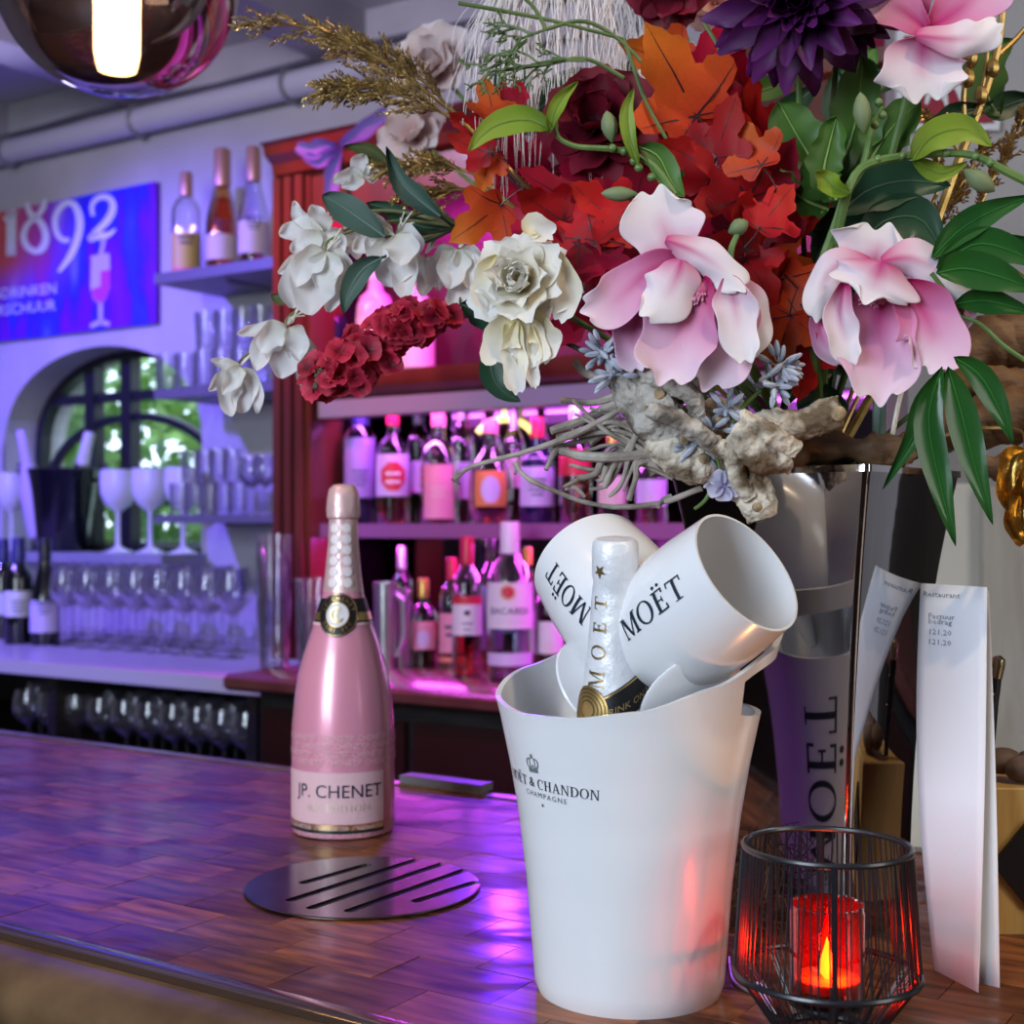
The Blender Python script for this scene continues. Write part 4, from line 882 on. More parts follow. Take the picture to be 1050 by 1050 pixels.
for side in (0, 1):
    for j in range(NZ+1):
        for i in range(NT):
            thd = 360*i/NT; zt_ = rimz(thd)
            z = zt_*(j/NZ)**.9 if side == 0 else .006+(zt_-.006)*(j/NZ)**.9
            r = krad(z)-(th0 if side else 0)
            idx[side, j, i] = len(vs); a = R(thd); vs.append((r*math.cos(a), r*math.sin(a), z))
for i in range(NT):
    i2 = (i+1) % NT
    for j in range(NZ):
        fs.append((idx[0,j,i], idx[0,j,i2], idx[0,j+1,i2], idx[0,j+1,i])); fs.append((idx[1,j,i2], idx[1,j,i], idx[1,j+1,i], idx[1,j+1,i2]))
    fs.append((idx[0,NZ,i], idx[0,NZ,i2], idx[1,NZ,i2], idx[1,NZ,i]))
fs.append(tuple(idx[0,0,i] for i in range(NT-1,-1,-1))); fs.append(tuple(idx[1,0,i] for i in range(NT)))
hm = []; ha = R(10); hx, hy_ = Vector((math.cos(ha), math.sin(ha), 0)), Vector((-math.sin(ha), math.cos(ha), 0))
zlo, zhi, yw = kz(727), rimz(10)-.016, .066
for k in range(40):
    g = 2*PI*k/40; cy_, cz_ = math.cos(g), math.sin(g); sgn_ = lambda x: (1 if x > 0 else -1)
    hm.append((yw*sgn_(cy_)*abs(cy_)**.6, (zlo+zhi)/2+(zhi-zlo)/2*sgn_(cz_)*abs(cz_)**(.8 if cz_ > 0 else .45)+(.0 if cz_ > 0 else 0)))
mc = MB(); n = len(hm); mc.add([hx*x+hy_*y+Vector((0,0,z)) for x in (.045, .14) for y, z in hm], [tuple(range(n)), tuple(range(2*n-1,n-1,-1))]+[(n+i, n+(i+1)%n, (i+1)%n, i) for i in range(n)])
me = boolean_cut(MB().add(vs, fs), [mc]); me.name = 'body'
body = put_l('body', me, M_white, ib)
bm = body.modifiers.new('b', 'BEVEL'); bm.width = .0011; bm.segments = 2; bm.limit_method = 'ANGLE'; bm.angle_limit = R(50)
AK = math.atan2(-YK, -kx)
def on_k(cx_ang, zc, rot=0.0, off=.0004):
    def fn(x, y):
        c, s = math.cos(rot), math.sin(rot); x, y = x*c-y*s, x*s+y*c
        z = zc+y; r = krad(z)+off; a = AK+cx_ang+x/krad(zc); return (r*math.cos(a), r*math.sin(a), z)
    return fn
def kang(px, zc):           # azimuth offset of a pixel column on the bucket
    s = (px-645)*kk/krad(zc); return math.asin(max(-1, min(1, s)))
M_ink = pm('dark_blue_ink', (.015,.025,.04), rough=.35); M_grey = pm('grey_ink', (.16,.19,.20), rough=.4)
zt1 = kz(790); aa = kang(562, zt1)
lg = put_l('logo', flat(serif2d('MOËT & CHANDON', .0054, .13), on_k(aa, zt1, R(-3))), M_ink, ib)
put_l('logo_subtitle', flat(serif2d('CHAMPAGNE', .0030, .55) if False else text2d('CHAMPAGNE', .0042, 2, 1.35), on_k(aa+.0, zt1-.0062, R(-3))), M_grey, lg)
put_l('logo_star', flat(([(.0012*(1 if k % 2 else .4)*math.cos(2*PI*k/10+PI/2), .0012*(1 if k % 2 else .4)*math.sin(2*PI*k/10+PI/2)) for k in range(10)], [tuple(range(10))]), on_k(aa-.03, zt1-.0112)), M_ink, lg)
mb = MB(); fc = on_k(aa-.09, zt1+.0095)
for shp in (([(-.0038,-.003),(.0038,-.003),(.0038,-.0012),(-.0038,-.0012)], [(0,1,2,3)]), _ring(-.0028,.0016,.0022,.0028,.0008,.0008,60,300), _ring(.0028,.0016,.0022,.0028,.0008,.0008,-120,120), _ring(-.0008,.0016,.0016,.0034,.0006,.0006,60,300), _ring(.0008,.0016,.0016,.0034,.0006,.0006,-120,120), disc2(.0008,10)):
    flat(shp, fc, mb)
flat(disc2(.0010, 12), on_k(aa-.09, zt1+.0152), mb); flat(([(-.0035,-.0035),(.0035,-.0035),(.0035,-.0030),(-.0035,-.0030)], [(0,1,2,3)]), fc, mb)
put_l('crown', mb, M_grey, lg)
# big lettering on the far side, seen in the vase
ad = math.atan2(.86-YK, .16-kx)-AK
put_l('side_lettering', flat(serif2d('MOËT', .030, .14), on_k(ad-.25, kz(880), R(90))), M_ink, ib)

# ------------------------------------------------------------------ white goblets in the bucket
def align(loc, axis, roll=0):
    q = Vector(axis).normalized().to_track_quat('Z', 'Y'); return Matrix.Translation(loc) @ q.to_matrix().to_4x4() @ Matrix.Rotation(roll, 4, 'Z')
def cupgob(label, mouth, foot, roll, rm=.0357, textang=0.0):
    mouth, foot = Vector(mouth), Vector(foot); ax = mouth-foot; L = ax.length; b0 = L-.088
    t = thing('goblet', label, 'goblet', foot, 'white goblets in the ice bucket'); t.matrix_world = align(foot, ax, roll)
    op_ = [(.010,b0),(.022,b0+.004),(.030,b0+.012),(.0358,b0+.026),(.0384,b0+.042),(.0380,b0+.062),(.0357,L)]
    ip = [(.0343,L),(.0366,b0+.062),(.0370,b0+.042),(.0344,b0+.027),(.0285,b0+.014),(.001,b0+.007)]
    put_l('bowl', MB().lathe(op_+ip, 56), M_white, t)
    put_l('stem', MB().lathe([(.0075,.004),(.0048,.010),(.0045,b0-.006),(.011,b0+.001)], 20), M_white, t)
    put_l('foot', MB().lathe([(.001,0),(.029,0),(.0305,.0012),(.030,.0026),(.010,.0058),(.007,.008)], 40), M_white, t)
    def rb(z):
        for (r0,z0),(r1,z1) in zip(op_, op_[1:]):
            if z0 <= z <= z1: return r0+(r1-r0)*(z-z0)/(z1-z0)
        return op_[-1][0]
    zc = b0+.050; rc = .0384
    def fn(x, y):            # text runs along the axis towards the mouth, letter tops to the left
        z = zc+x; a = textang+y/rc; r = rb(z)+.0005; return (r*math.cos(a), r*math.sin(a), z)
    put_l('lettering', flat(serif2d('MOËT', .0122, .14), lambda x, y: fn(x, -y)), M_ink, t)
    return t
def cam_ang(t, foot, axis_pt, img_dir):
    """azimuth (in the goblet's own space) that points to the camera, turned towards an image direction"""
    Mi = t.matrix_world.inverted().to_3x3(); v = Mi @ (Vector((0,0,ZC))-Vector(axis_pt)); return math.atan2(v.y, v.x)
mR, fR = P(766, 586, .705), P(612, 705, .778)
g1 = cupgob('white goblet tipped to the right with its open mouth towards the viewer', mR, fR, 0)
mL, fL = P(604, 578, .815), P(710, 718, .722)
g2 = cupgob('white goblet tipped backwards on the left of the bucket', mL, fL, 0)
for g, mth, ft, da in ((g1, mR, fR, 0), (g2, mL, fL, 0)):
    g['_dummy'] = 0; del g['_dummy']
def spin(g, mth, ft, target_px):
    """roll the goblet so that its lettering sits at the given pixel"""
    ax = (Vector(mth)-Vector(ft)).normalized(); L = (Vector(mth)-Vector(ft)).length; best = None
    for k in range(180):
        ro = 2*PI*k/180; M_ = align(ft, ax, ro); q = M_ @ Vector((.0384, 0, L-.038)); n_ = (M_.to_3x3() @ Vector((1,0,0)))
        if n_.dot(Vector((0,0,ZC))-q) < 0: continue
        px, py = 525+q.x/q.y*F, HORIZON-(q.z-ZC)/q.y*F; d = (px-target_px[0])**2+(py-target_px[1])**2
        if best is None or d < best[0]: best = (d, M_)
    if best: g.matrix_world = best[1]
spin(g1, mR, fR, (688, 613)); spin(g2, mL, fL, (560, 597))

# ------------------------------------------------------------------ small champagne bottle in the bucket
top = P(631, 551, .728); low = Vector((kx-.008, YK, ZT+.0075))
ax = (top-low).normalized(); kb_ = .735/F; LBt = (top-low).length
base = low
cb = thing('champagne_bottle', 'small white and black champagne bottle with gold print standing in the white bucket', 'bottle', base); cb.matrix_world = align(base, ax)
hb = lambda y: LBt-(y-551)*kb_
foil = [(.030,0.07),(36*kb_,hb(722)),(31.5*kb_,hb(690)),(27*kb_,hb(650)),(24*kb_,hb(610)),(22.5*kb_,hb(596)),(24*kb_,hb(590)),(24*kb_,hb(565)),(23*kb_,hb(556)),(20*kb_,hb(552.5)),(.001,hb(551))]
put_l('glass_body', MB().lathe([(.001,.003),(.026,0),(.0285,.004),(.0285,.05),(.030,.07)][:4]+[(.0285,.07),(36*kb_,hb(722)-.0006)], 40), pm('white_bottle', (.75,.75,.77), rough=.25, coat=.4), cb)
fo2 = put_l('neck_foil', MB().lathe([(.0285,.0695)]+[(r, z) for r, z in foil[1:]], 48), pm('white_foil', (.76,.77,.79), (.82,.82,.84), 60, .34, .1, bump=.35, bscale=120), cb)
cl = align(base, ax).inverted() @ Vector((0,0,ZC)); AB = math.atan2(cl.y, cl.x)
fr = lambda z: next((r0+(r1-r0)*(z-z0)/(z1-z0) for (r0,z0),(r1,z1) in zip([(.0285,.0695)]+foil[1:], foil[1:]) if z0 <= z <= z1), .018)
def on_b(ang, zc, rot=0.0, off=.0005, slope=0.0):
    def fn(x, y):
        c, s = math.cos(rot), math.sin(rot); x, y = x*c-y*s, x*s+y*c; z = zc+y
        z += slope*x; r = fr(z)+off; a = AB+ang+x/fr(zc); return (r*math.cos(a), r*math.sin(a), z)
    return fn
put_l('lettering', flat(([(x*1.0, y) for x, y in serif2d('MOET', .0085, .75)[0]], serif2d('MOET', .0085, .75)[1]), on_b(R(-38), hb(655), R(90))), M_goldf, fo2)
put_l('gold_star', flat(([(.004*(1 if k % 2 else .4)*math.cos(2*PI*k/10+PI/2), .004*(1 if k % 2 else .4)*math.sin(2*PI*k/10+PI/2)) for k in range(10)], [tuple(range(10))]), on_b(R(-40), hb(583), 0)), M_goldf, fo2)
def slanted_band(z0, z1, slope, a0, a1, off, n=30):
    mb = MB(); vs, fs = [], []
    for i in range(n+1):
        a = a0+(a1-a0)*i/n; sh = slope*math.sin(a)*.02
        for z in (z0, (z0+z1)/2, z1): r = fr(z+sh)+off; vs.append((r*math.cos(AB+a), r*math.sin(AB+a), z+sh))
    for i in range(n):
        for j in range(2): fs.append((3*i+j, 3*i+3+j, 3*i+4+j, 3*i+1+j))
    return mb.add(vs, fs)
bd = put_l('black_band', slanted_band(hb(736), hb(702), .55, R(-35), R(140), .0005), M_black, fo2)
put_l('gold_edge', slanted_band(hb(705), hb(703), .55, R(-35), R(140), .0009), M_goldf, bd)
put_l('band_lettering', flat(text2d('DRINK ON ICE', .0050, 2), on_b(R(30), hb(714), 0, .0010, .45)), M_goldf, bd)
sl = put_l('gold_seal', flat(disc2(.0125, 28), on_b(R(-48), hb(724), 0, .0012)), M_goldf, fo2)
for r0 in (.0112, .0092, .0072, .0050): put_l('seal_ring', flat(_ring(0,0,r0,r0,.0006,.0006,n=28), on_b(R(-48), hb(724), 0, .0016)), pm('dark_gold', (.25,.16,.05), rough=.35, metal=.8), sl)

# ================================================================== chrome vase
vc = Vector((.2001, .898)); th = R(40); cT, sT = math.cos(th), math.sin(th)
vs_t = thing('chrome_vase', 'tall tapered square chrome vase holding the flower arrangement', 'vase', (vc.x, vc.y, ZT))
HV = .258+.036
def vside(t):   # side length at height share t
    return .091+.006*t+.0425*t**2.4
def sq(b, z, rnd=.10):
    out = []; h = b/2; r = min(.004, h*.2)
    for sx_, sy_ in ((1,-1),(1,1),(-1,1),(-1,-1)):
        a0 = {(1,-1):-PI/2,(1,1):0,(-1,1):PI/2,(-1,-1):PI}[sx_,sy_]
        for k in range(4):
            a = a0+PI/2*k/3; x, y = sx_*(h-r)+r*math.cos(a), sy_*(h-r)+r*math.sin(a)
            # local x: right face direction, local y: away along the left face
            out.append((x*sT*1.0-y*cT*1.0 if False else x*(cT)+y*(sT)*1.0, -x*sT+y*cT if False else x*(-sT)+y*cT, z))
    return out
vs, fs = [], []; rows = 22; nn = 16
for side in (0, 1):
    for j in range(rows+1):
        t = j/rows; vs += sq(vside(t)-(.005 if side else 0), .004+(HV-.004)*t if side else HV*t)
for j in range(rows):
    for i in range(nn):
        i2 = (i+1) % nn; a = j*nn; fs.append((a+i, a+i2, a+nn+i2, a+nn+i)); a += (rows+1)*nn; fs.append((a+i2, a+i, a+nn+i, a+nn+i2))
for i in range(nn): i2 = (i+1) % nn; fs.append((rows*nn+i, rows*nn+i2, (2*rows+1)*nn+i2, (2*rows+1)*nn+i))
fs += [tuple(range(nn-1,-1,-1)), tuple((rows+1)*nn+i for i in range(nn))]
put_l('body', MB().add(vs, fs).mesh('body', True, 35), pm('chrome', (.46,.45,.46), rough=.045, metal=1.0, bump=.02, bscale=4), vs_t)
put_l('rim', MB().add(sq(vside(1)+.0015, HV-.0035)+sq(vside(1)+.0015, HV+.0006)+sq(vside(1)-.0055, HV+.0006), [f for a in (0, nn) for f in [(a+i, a+(i+1) % nn, a+nn+(i+1) % nn, a+nn+i) for i in range(nn)]]), pm('chrome_rim', (.75,.74,.75), rough=.08, metal=1), vs_t)

# ================================================================== candle holder
YC = .685; ck = YC/F; cxp = 848
chx = (cxp-525)*ck
ch = thing('candle_holder', 'black wire lantern with a glowing red glass candle', 'candle holder', (chx, YC, ZT))
zz = lambda y: (ZC-(y-HORIZON)*ck)-ZT
r1, r2, r3 = 84*ck, 93*ck, .024
z1_, z2_, z3_ = zz(868), zz(997), .004
M_wire = pm('black_wire', (.010,.012,.016), rough=.35, coat=.3)
for nm, r, z, t in (('ring', r1, z1_, .0016), ('ring', r2, z2_, .0017), ('base_ring', r3, z3_, .0024)):
    put_l(nm, MB().tube([(r*math.cos(2*PI*i/48), r*math.sin(2*PI*i/48), z) for i in range(48)], t, 8, closed=True), M_wire, ch)
mb = MB(); rr = random.Random(5)
for i in range(92):
    a = 2*PI*i/92; a1, a2, a3 = a+rr.uniform(-.035,.035), a+rr.uniform(-.05,.05), a+rr.uniform(-.08,.08)
    mb.tube([((r1)*math.cos(a1), (r1)*math.sin(a1), z1_), (r2*math.cos(a2), r2*math.sin(a2), z2_)], .00045, 4)
    if i % 1 == 0: mb.tube([(r2*math.cos(a2), r2*math.sin(a2), z2_), (r3*math.cos(a3), r3*math.sin(a3), z3_)], .00045, 4)
w_ = put_l('wire_strands', mb, M_wire, ch); w_['kind'] = 'stuff'
for k in range(4):
    a = -PI/2-.15+PI/2*k; put_l('upright', MB().tube([(r1*math.cos(a), r1*math.sin(a), z1_), (r2*math.cos(a), r2*math.sin(a), z2_), (r3*math.cos(a), r3*math.sin(a), z3_)], .0014, 6), M_wire, ch)
zg = zz(1022); rg = 38*ck
put_l('candle_plate', MB().lathe([(rg*1.05,zg-.003),(rg*1.05,zg-.0015),(.001,zg-.0015)], 28), M_wire, ch)
gl = put_l('red_glass', MB().lathe([(.001,zg),(rg*.93,zg),(rg,zg+.004),(rg,zz(934)),(rg*.97,zz(930)),(rg,zz(926)),(rg*.95,zz(926)),(rg*.92,zz(932)),(rg*.92,zg+.006),(.001,zg+.005)], 40), thin_glass('red_glass', (.95,.17,.07), .04, .05, .10, (.35,.004,.006)), ch)
put_l('wax', MB().lathe([(.001,zg+.0055),(rg*.88,zg+.0055),(rg*.88,zg+.010),(.001,zg+.009)], 28), pm('wax', (.85,.55,.40), rough=.5, sss=.4), ch)
put_l('flame', MB().lathe([(.001,zg+.009),(.0034,zg+.012),(.0040,zg+.016),(.0020,zg+.023),(.0001,zg+.030)], 14), pm('flame', (1,.6,.2), emit=(1.0,.42,.08), estr=90), ch)
point('candle_light', (chx+.002, YC-.004, ZT+zg+.016), .34, (1.0,.40,.10), .004)

# ================================================================== papers, knife, block
def sheet(name, corners, label, mat, bow=.0, n=8, m_=14):
    TL, TR, BR, BL = corners; vs, fs = [], []
    for j in range(m_+1):
        t = j/m_
        for i in range(n+1):
            s = i/n; a = TL.lerp(BL, t); b_ = TR.lerp(BR, t); q = a.lerp(b_, s); q = q+Vector((.010*bow*math.sin(PI*t)*(-(1-s)+.7*s), .010*bow*math.sin(PI*t)*(.4+s), 0)); vs.append(q)
    for j in range(m_):
        for i in range(n): fs.append((j*(n+1)+i, (j+1)*(n+1)+i, (j+1)*(n+1)+i+1, j*(n+1)+i+1))
    o = put(name, MB().add(vs, fs), mat); sd = o.modifiers.new('s', 'SOLIDIFY'); sd.thickness = .0004; tag(o, label, 'paper'); return o
M_paper = pm('paper', (.74,.75,.80), rough=.6); 
bl, br_ = ground(958, 995), ground(1003, 1018)
sh1 = sheet('paper_sheet', (P(944,598,.885), P(1012,602,.850), br_, bl), 'white folded printed bill leaning on the chrome vase', M_paper, .55)
mb = MB()
for s, x, y, sz in (('Restaurant', 966, 612, .0055), ('Factuur', 967, 637, .0055), ('bedrag', 966, 643, .0055), ('121,20', 966, 655, .0055), ('121,20', 966, 666, .0055)):
    def fn(a, b_, x=x, y=y):
        px = x+a*F/.88; py = y-b_*F/.88; s_ = (px-946)/66; t = (py-600)/405
        q = P(946,598,.885).lerp(bl, t).lerp(P(1012,602,.850).lerp(br_, t), s_)+Vector((.0055*math.sin(PI*t)*(-(1-s_)+.7*s_), .0055*math.sin(PI*t)*(.4+s_), 0)); return q+Vector((-.0004,-.0012,0))
    flat(text2d(s, sz, 1), fn, mb)
put('print', mb, pm('grey_print', (.20,.21,.25), rough=.6), sh1)
b2l, b2r = ground(985, 1004), ground(1025, 1013)
sheet('paper_sheet', (P(975,604,.892), P(1013.5,606,.858), b2r, b2l), 'second white sheet peeking out behind the printed bill', M_paper, .55)
# knife standing behind the papers
kn = thing('table_knife', 'steak knife with black handle and brass end cap leaning behind the papers', 'knife', P(1010, 930, .90))
hd = [(1013,795),(1014.5,760),(1017,720),(1020,695)]
def kn_tube(pts, rx, Yk=.905): return MB().tube([P(a, b_, Yk) for a, b_ in pts], [r*Yk/F for r in rx], 10)
put('handle', kn_tube(hd, [4.5,6,7,7.2]), M_black, kn)
put('end_cap', kn_tube([(1020,695),(1021,690),(1022.5,682),(1023.5,676),(1023,672.5)], [7.4,7.6,8.2,7.5,3]), pm('brass_cap', (.55,.42,.25), rough=.25, metal=1), kn)
put('bolster', kn_tube([(1013,800),(1013.3,793)], [5.2,5.4]), MATS['brass_cap'], kn)
q0, q1 = P(1012.5, 800, .905), P(1010, 925, .905); mb = MB(); mb.add([q0+Vector((-.004,0,0)), q0+Vector((.004,0,0)), q1+Vector((.006,0,0)), q1+Vector((-.003,0,0))]+[p+Vector((0,.0015,0)) for p in (q0+Vector((-.004,0,0)), q0+Vector((.004,0,0)), q1+Vector((.006,0,0)), q1+Vector((-.003,0,0)))], [(3,2,1,0),(4,5,6,7),(0,1,5,4),(1,2,6,5),(2,3,7,6),(3,0,4,7)]); put('blade', mb.mesh('blade', False), M_steel, kn)
for (a, b_) in ((1018,712),(1015.5,742),(1013.8,775)): put('rivet', MB().ball(P(a, b_, .900), .0011), MATS['brass_cap'], kn)
g0 = ground(1014, 958); bw, bh = .085, (958-808)*g0.y/F
wb = thing('wooden_block', 'yellow pine wooden block with a black diamond at the right edge', 'wooden block', g0+Vector((bw/2, .03, 0)))
mb = MB(); mb.cham((g0.x+bw/2, g0.y+.03, ZT+bh/2), (bw/2, .03, bh/2), .001); put('block', mb.mesh('block', False), pm('pine', (.52,.30,.08), (.64,.42,.14), 22, .55, stretch=(6,1,.5)), wb)
cdx = P(1054, 885, g0.y); mb = MB(); hw_, hh_ = 38*g0.y/F, 46*g0.y/F
mb.add([(cdx.x+x, g0.y-y, cdx.z+z) for y in (-.0005,.0035) for x, z in ((-hw_,0),(0,hh_),(hw_,0),(0,-hh_))], [(4,5,6,7),(0,4,7,3),(0,1,5,4),(1,2,6,5),(2,3,7,6)]); put('diamond', mb.mesh('diamond', False), M_black, wb)
ml = MB(); rr = random.Random(2)
for k in range(5): ml.ball((g0.x+.018+.010*k, g0.y+.02+rr.uniform(-.006,.006), ZT+bh+.009+rr.uniform(0,.004)), .011, 10, 8, sq=(1.2,.9,.8))
o = put('dried_seed_pod', ml, pm('dried_brown', (.10,.06,.045), (.20,.13,.10), 60, .8, bump=.6)); tag(o, 'crumpled brown dried pod lying on the wooden block', 'dried pod')
o.location.z = 0
# fairy light wire and dried moss between bucket and lantern
mb = MB(); rr = random.Random(9)
for k in range(60):
    c = ground(rr.uniform(748,785), rr.uniform(935,985)); pts = [c+Vector((rr.uniform(-.02,.02), rr.uniform(-.015,.03), max(.001, rr.uniform(.0,.06)))) for _ in range(4)]
    mb.tube([Vector(spline([tuple(p) for p in pts], t/8)) for t in range(9)], .0004, 4)
o = put('dried_moss', mb, pm('moss_brown', (.10,.07,.05), rough=.8)); tag(o, 'tangle of dry brown fibres between the white bucket and the lantern', 'dried moss', kind='stuff')
fw = thing('fairy_light_wire', 'thin silver fairy light wire lying behind the lantern', 'string light', ground(755, 1000))
put('wire', MB().tube([Vector(spline([tuple(ground(748,985)+Vector((0,0,.002))), tuple(ground(752,1008)+Vector((0,0,.002))), tuple(ground(768,1020)+Vector((0,0,.002))), tuple(ground(782,1022)+Vector((0,0,.003)))], t/14)) for t in range(15)], .0009, 6), pm('wire_silver', (.6,.58,.6), rough=.3, metal=.8), fw)
put('plug', MB().tube([ground(780,1020)+Vector((0,0,.005)), ground(790,1046)+Vector((0,0,.004))], .0032, 8), pm('clear_plug', (.6,.55,.65), rough=.2), fw)
put('bulb', MB().ball(ground(756,998)+Vector((0,0,.012)), .0028), pm('bulb_glass', (.7,.45,.4), rough=.1), fw)
# steel tray edge on the far side of the bar
mb = uvbox(u_at(412, VB1), u_at(496, VB1), VB1-.004, VB1+.016, ZT+.0015, ZT+.009); o = put('bar_tray', mb.mesh('bar_tray', False), pm('dull_steel', (.22,.21,.22), rough=.5, metal=.6)); tag(o, 'low steel bar tray at the far edge of the bar beside the champagne bottle', 'tray')
# ================================================================== flower arrangement
VM = Vector((.2001, .898, ZT+.27))          # vase mouth, stems run down here
def patch(axis, hw, D, prof=None, cup=0.0, wave=0.0, nv=14, nu=8, roll=0.0, ph=0.0, mb=None, mi=0, off=0.0, rag=False, tipcurl=0.0):
    """strip surface: axis (px, py, depth mm), half width px times prof along it; edges bend by cup mm towards the camera"""
    mb = mb or MB(); ax = [tuple(a) if len(a) == 3 else (*a, 0) for a in axis]; prof = prof or [.25,.7,1,1,.8,.1]
    vs, uvs, fs = [], [], []
    for j in range(nv+1):
        t = j/nv; c = spline(ax, t); a = spline(ax, max(0, t-.03)); b_ = spline(ax, min(1, t+.03)); dx, dy = b_[0]-a[0], b_[1]-a[1]; L = math.hypot(dx, dy) or 1
        h = max(.15, lerp_list(prof, t)*hw)
        for i in range(nu+1):
            s = 2*i/nu-1; ww = wave*math.sin(t*9+s*2.1+ph)*abs(s)**1.5*min(1, t*2)
            e_ = 1+.05*wave*math.sin(t*13+ph*2+(2 if s > 0 else 0))*abs(s)
            px = c[0]-dy/L*s*h*e_; py = c[1]+dx/L*s*h*e_
            d = c[2]-cup*s*s+roll*s*h*.5+ww+off-tipcurl*t**3
            if rag: k_t = hw*(.16*math.sin(s*6+ph)*wave*.4-.30*s*s)*t**4; px += dx/L*k_t; py += dy/L*k_t
            vs.append(P(px, py, D, d)); uvs.append((i/nu, t))
    for j in range(nv):
        for i in range(nu): fs.append((j*(nu+1)+i, j*(nu+1)+i+1, (j+1)*(nu+1)+i+1, (j+1)*(nu+1)+i))
    return mb.add(vs, fs, uvs, mi)
LEAF = [.02,.55,.88,1,.95,.75,.42,.02]
LANCE = [.02,.45,.8,.97,1,.92,.76,.52,.26,.02]
def leafp(axis, hw, D, mats, parent, name='leaf', cup=3, wave=.8, prof=LEAF, roll=0, ph=0):
    mb = patch(axis, hw, D, prof, cup, wave, 14, 6, roll, ph); patch(axis, max(.8, hw*.045), D, [1,.8,.5,.2], 0, 0, 10, 2, 0, 0, mb, 1, -.7)
    return put(name, mb, mats, parent)
def stemp(pts, rads, D, mat, parent, name='stem', n=7, seg=18):
    P3 = [tuple(a) if len(a) == 3 else (*a, 0) for a in pts]
    return put(name, MB().tube([P(*spline(P3, t/seg)[:2], D, spline(P3, t/seg)[2]) for t in range(seg+1)], [lerp_list(rads, t/seg)*.001 for t in range(seg+1)], n), mat, parent)
def stem3(pts, rads, mat, parent, name='stem', n=7, seg=18):
    pts = [tuple(p) for p in pts]
    return put(name, MB().tube([Vector(spline(pts, t/seg)) for t in range(seg+1)], [lerp_list(rads, t/seg)*.001 for t in range(seg+1)], n), mat, parent)
rf = random.Random(21)
def to_vase(p, bend=.35, jitter=.025):
    e_ = VM+Vector((rf.uniform(-jitter, jitter), rf.uniform(-jitter, jitter), -.10)); m_ = Vector(p).lerp(VM, .55)+Vector((0, .01, bend*.05)); return [Vector(p), m_, VM+Vector((e_.x-VM.x, e_.y-VM.y, .01)), e_]
GM = pm('stem_green', (.07,.14,.03), (.11,.20,.05), 40, .5)
GD = pm('stem_dark', (.04,.05,.02), rough=.6)
LF_green = [petal_mat('leaf_green', (.03,.085,.012), (.055,.14,.020), (.08,.19,.03), None, transl=.2, rough=.45, rnd=.15), pm('vein_pale', (.16,.26,.07), rough=.5)]
LF_dark = [petal_mat('leaf_dark_green', (.012,.040,.018), (.018,.060,.030), (.022,.065,.035), None, transl=.12, rough=.4), pm('vein_dark', (.05,.10,.06), rough=.5)]
LF_blue = [petal_mat('leaf_blue_green', (.035,.07,.05), (.055,.105,.08), (.06,.11,.085), None, transl=.15, rough=.5), pm('vein_blue', (.10,.16,.13), rough=.5)]
LF_lime = [petal_mat('leaf_lime', (.10,.17,.012), (.22,.34,.03), (.30,.38,.05), None, transl=.3, rough=.45), pm('vein_lime', (.12,.20,.02), rough=.5)]
LF_bamboo = [petal_mat('leaf_bamboo', (.02,.09,.012), (.018,.085,.018), (.025,.10,.02), None, transl=.1, rough=.22), pm('vein_bamboo', (.03,.14,.03), rough=.3)]
LF_olive = [petal_mat('leaf_olive', (.06,.08,.02), (.09,.11,.03), (.10,.12,.04), None, transl=.2), pm('vein_olive', (.04,.05,.01), rough=.5)]

# ------------------------------------------------------------------ magnolias
MG = petal_mat('magnolia_petal', (.52,.010,.13), (.70,.26,.48), (.82,.66,.76), (.52,.012,.18), 6.0, .22, .5, nscale=40)
MGW = petal_mat('magnolia_petal_white', (.60,.05,.22), (.80,.66,.74), (.86,.80,.80), (.58,.04,.22), 6.5, .22, .5, nscale=40)
MPRO = [.22,.60,.88,1,1.02,.97,.84,.52]
def magnolia(label, D, petals, centre, stamen=True, stem=None):
    t = thing('magnolia', label, 'flower', VM, 'pink magnolias')
    for k, (ax, hw, cup, mat, d0, tip) in enumerate(petals):
        o = put('petal', patch([(a, b_, d0+(c if c else 0)) for a, b_, c in [(*q, 0)[:3] for q in ax]], hw, D, MPRO, cup, 2.4, 18, 12, 0, k*1.7, rag=True, tipcurl=tip), [MG, MGW][mat], t)
        sd = o.modifiers.new('s', 'SOLIDIFY'); sd.thickness = .0006
        ss = o.modifiers.new('u', 'SUBSURF'); ss.levels = 1; ss.render_levels = 1
    if stamen:
        st = put('stamen', MB().ball(P(*centre, D, 2), .007, 10, 8), pm('stamen_pink', (.45,.08,.18), rough=.6), t)
        mb = MB(); rr = random.Random(k)
        for i in range(26):
            a = rr.uniform(0, 2*PI); r_ = rr.uniform(6, 17); mb.tube([P(centre[0], centre[1], D, 2), P(centre[0]+r_*.5*math.cos(a)-4, centre[1]+r_*.35*math.sin(a)+4, D, -2), P(centre[0]+r_*math.cos(a)-9, centre[1]+r_*.5*math.sin(a)+8, D, -3-rr.random()*4)], [.0007,.0008,.0005], 5)
        put('stamen_filaments', mb, pm('filament_pink', (.62,.25,.38), rough=.6), t)
    c = P(*centre, D, 18); stem3(stem or to_vase(c), [2.6,2.4,2.2,2.2], GM, t)
    return t
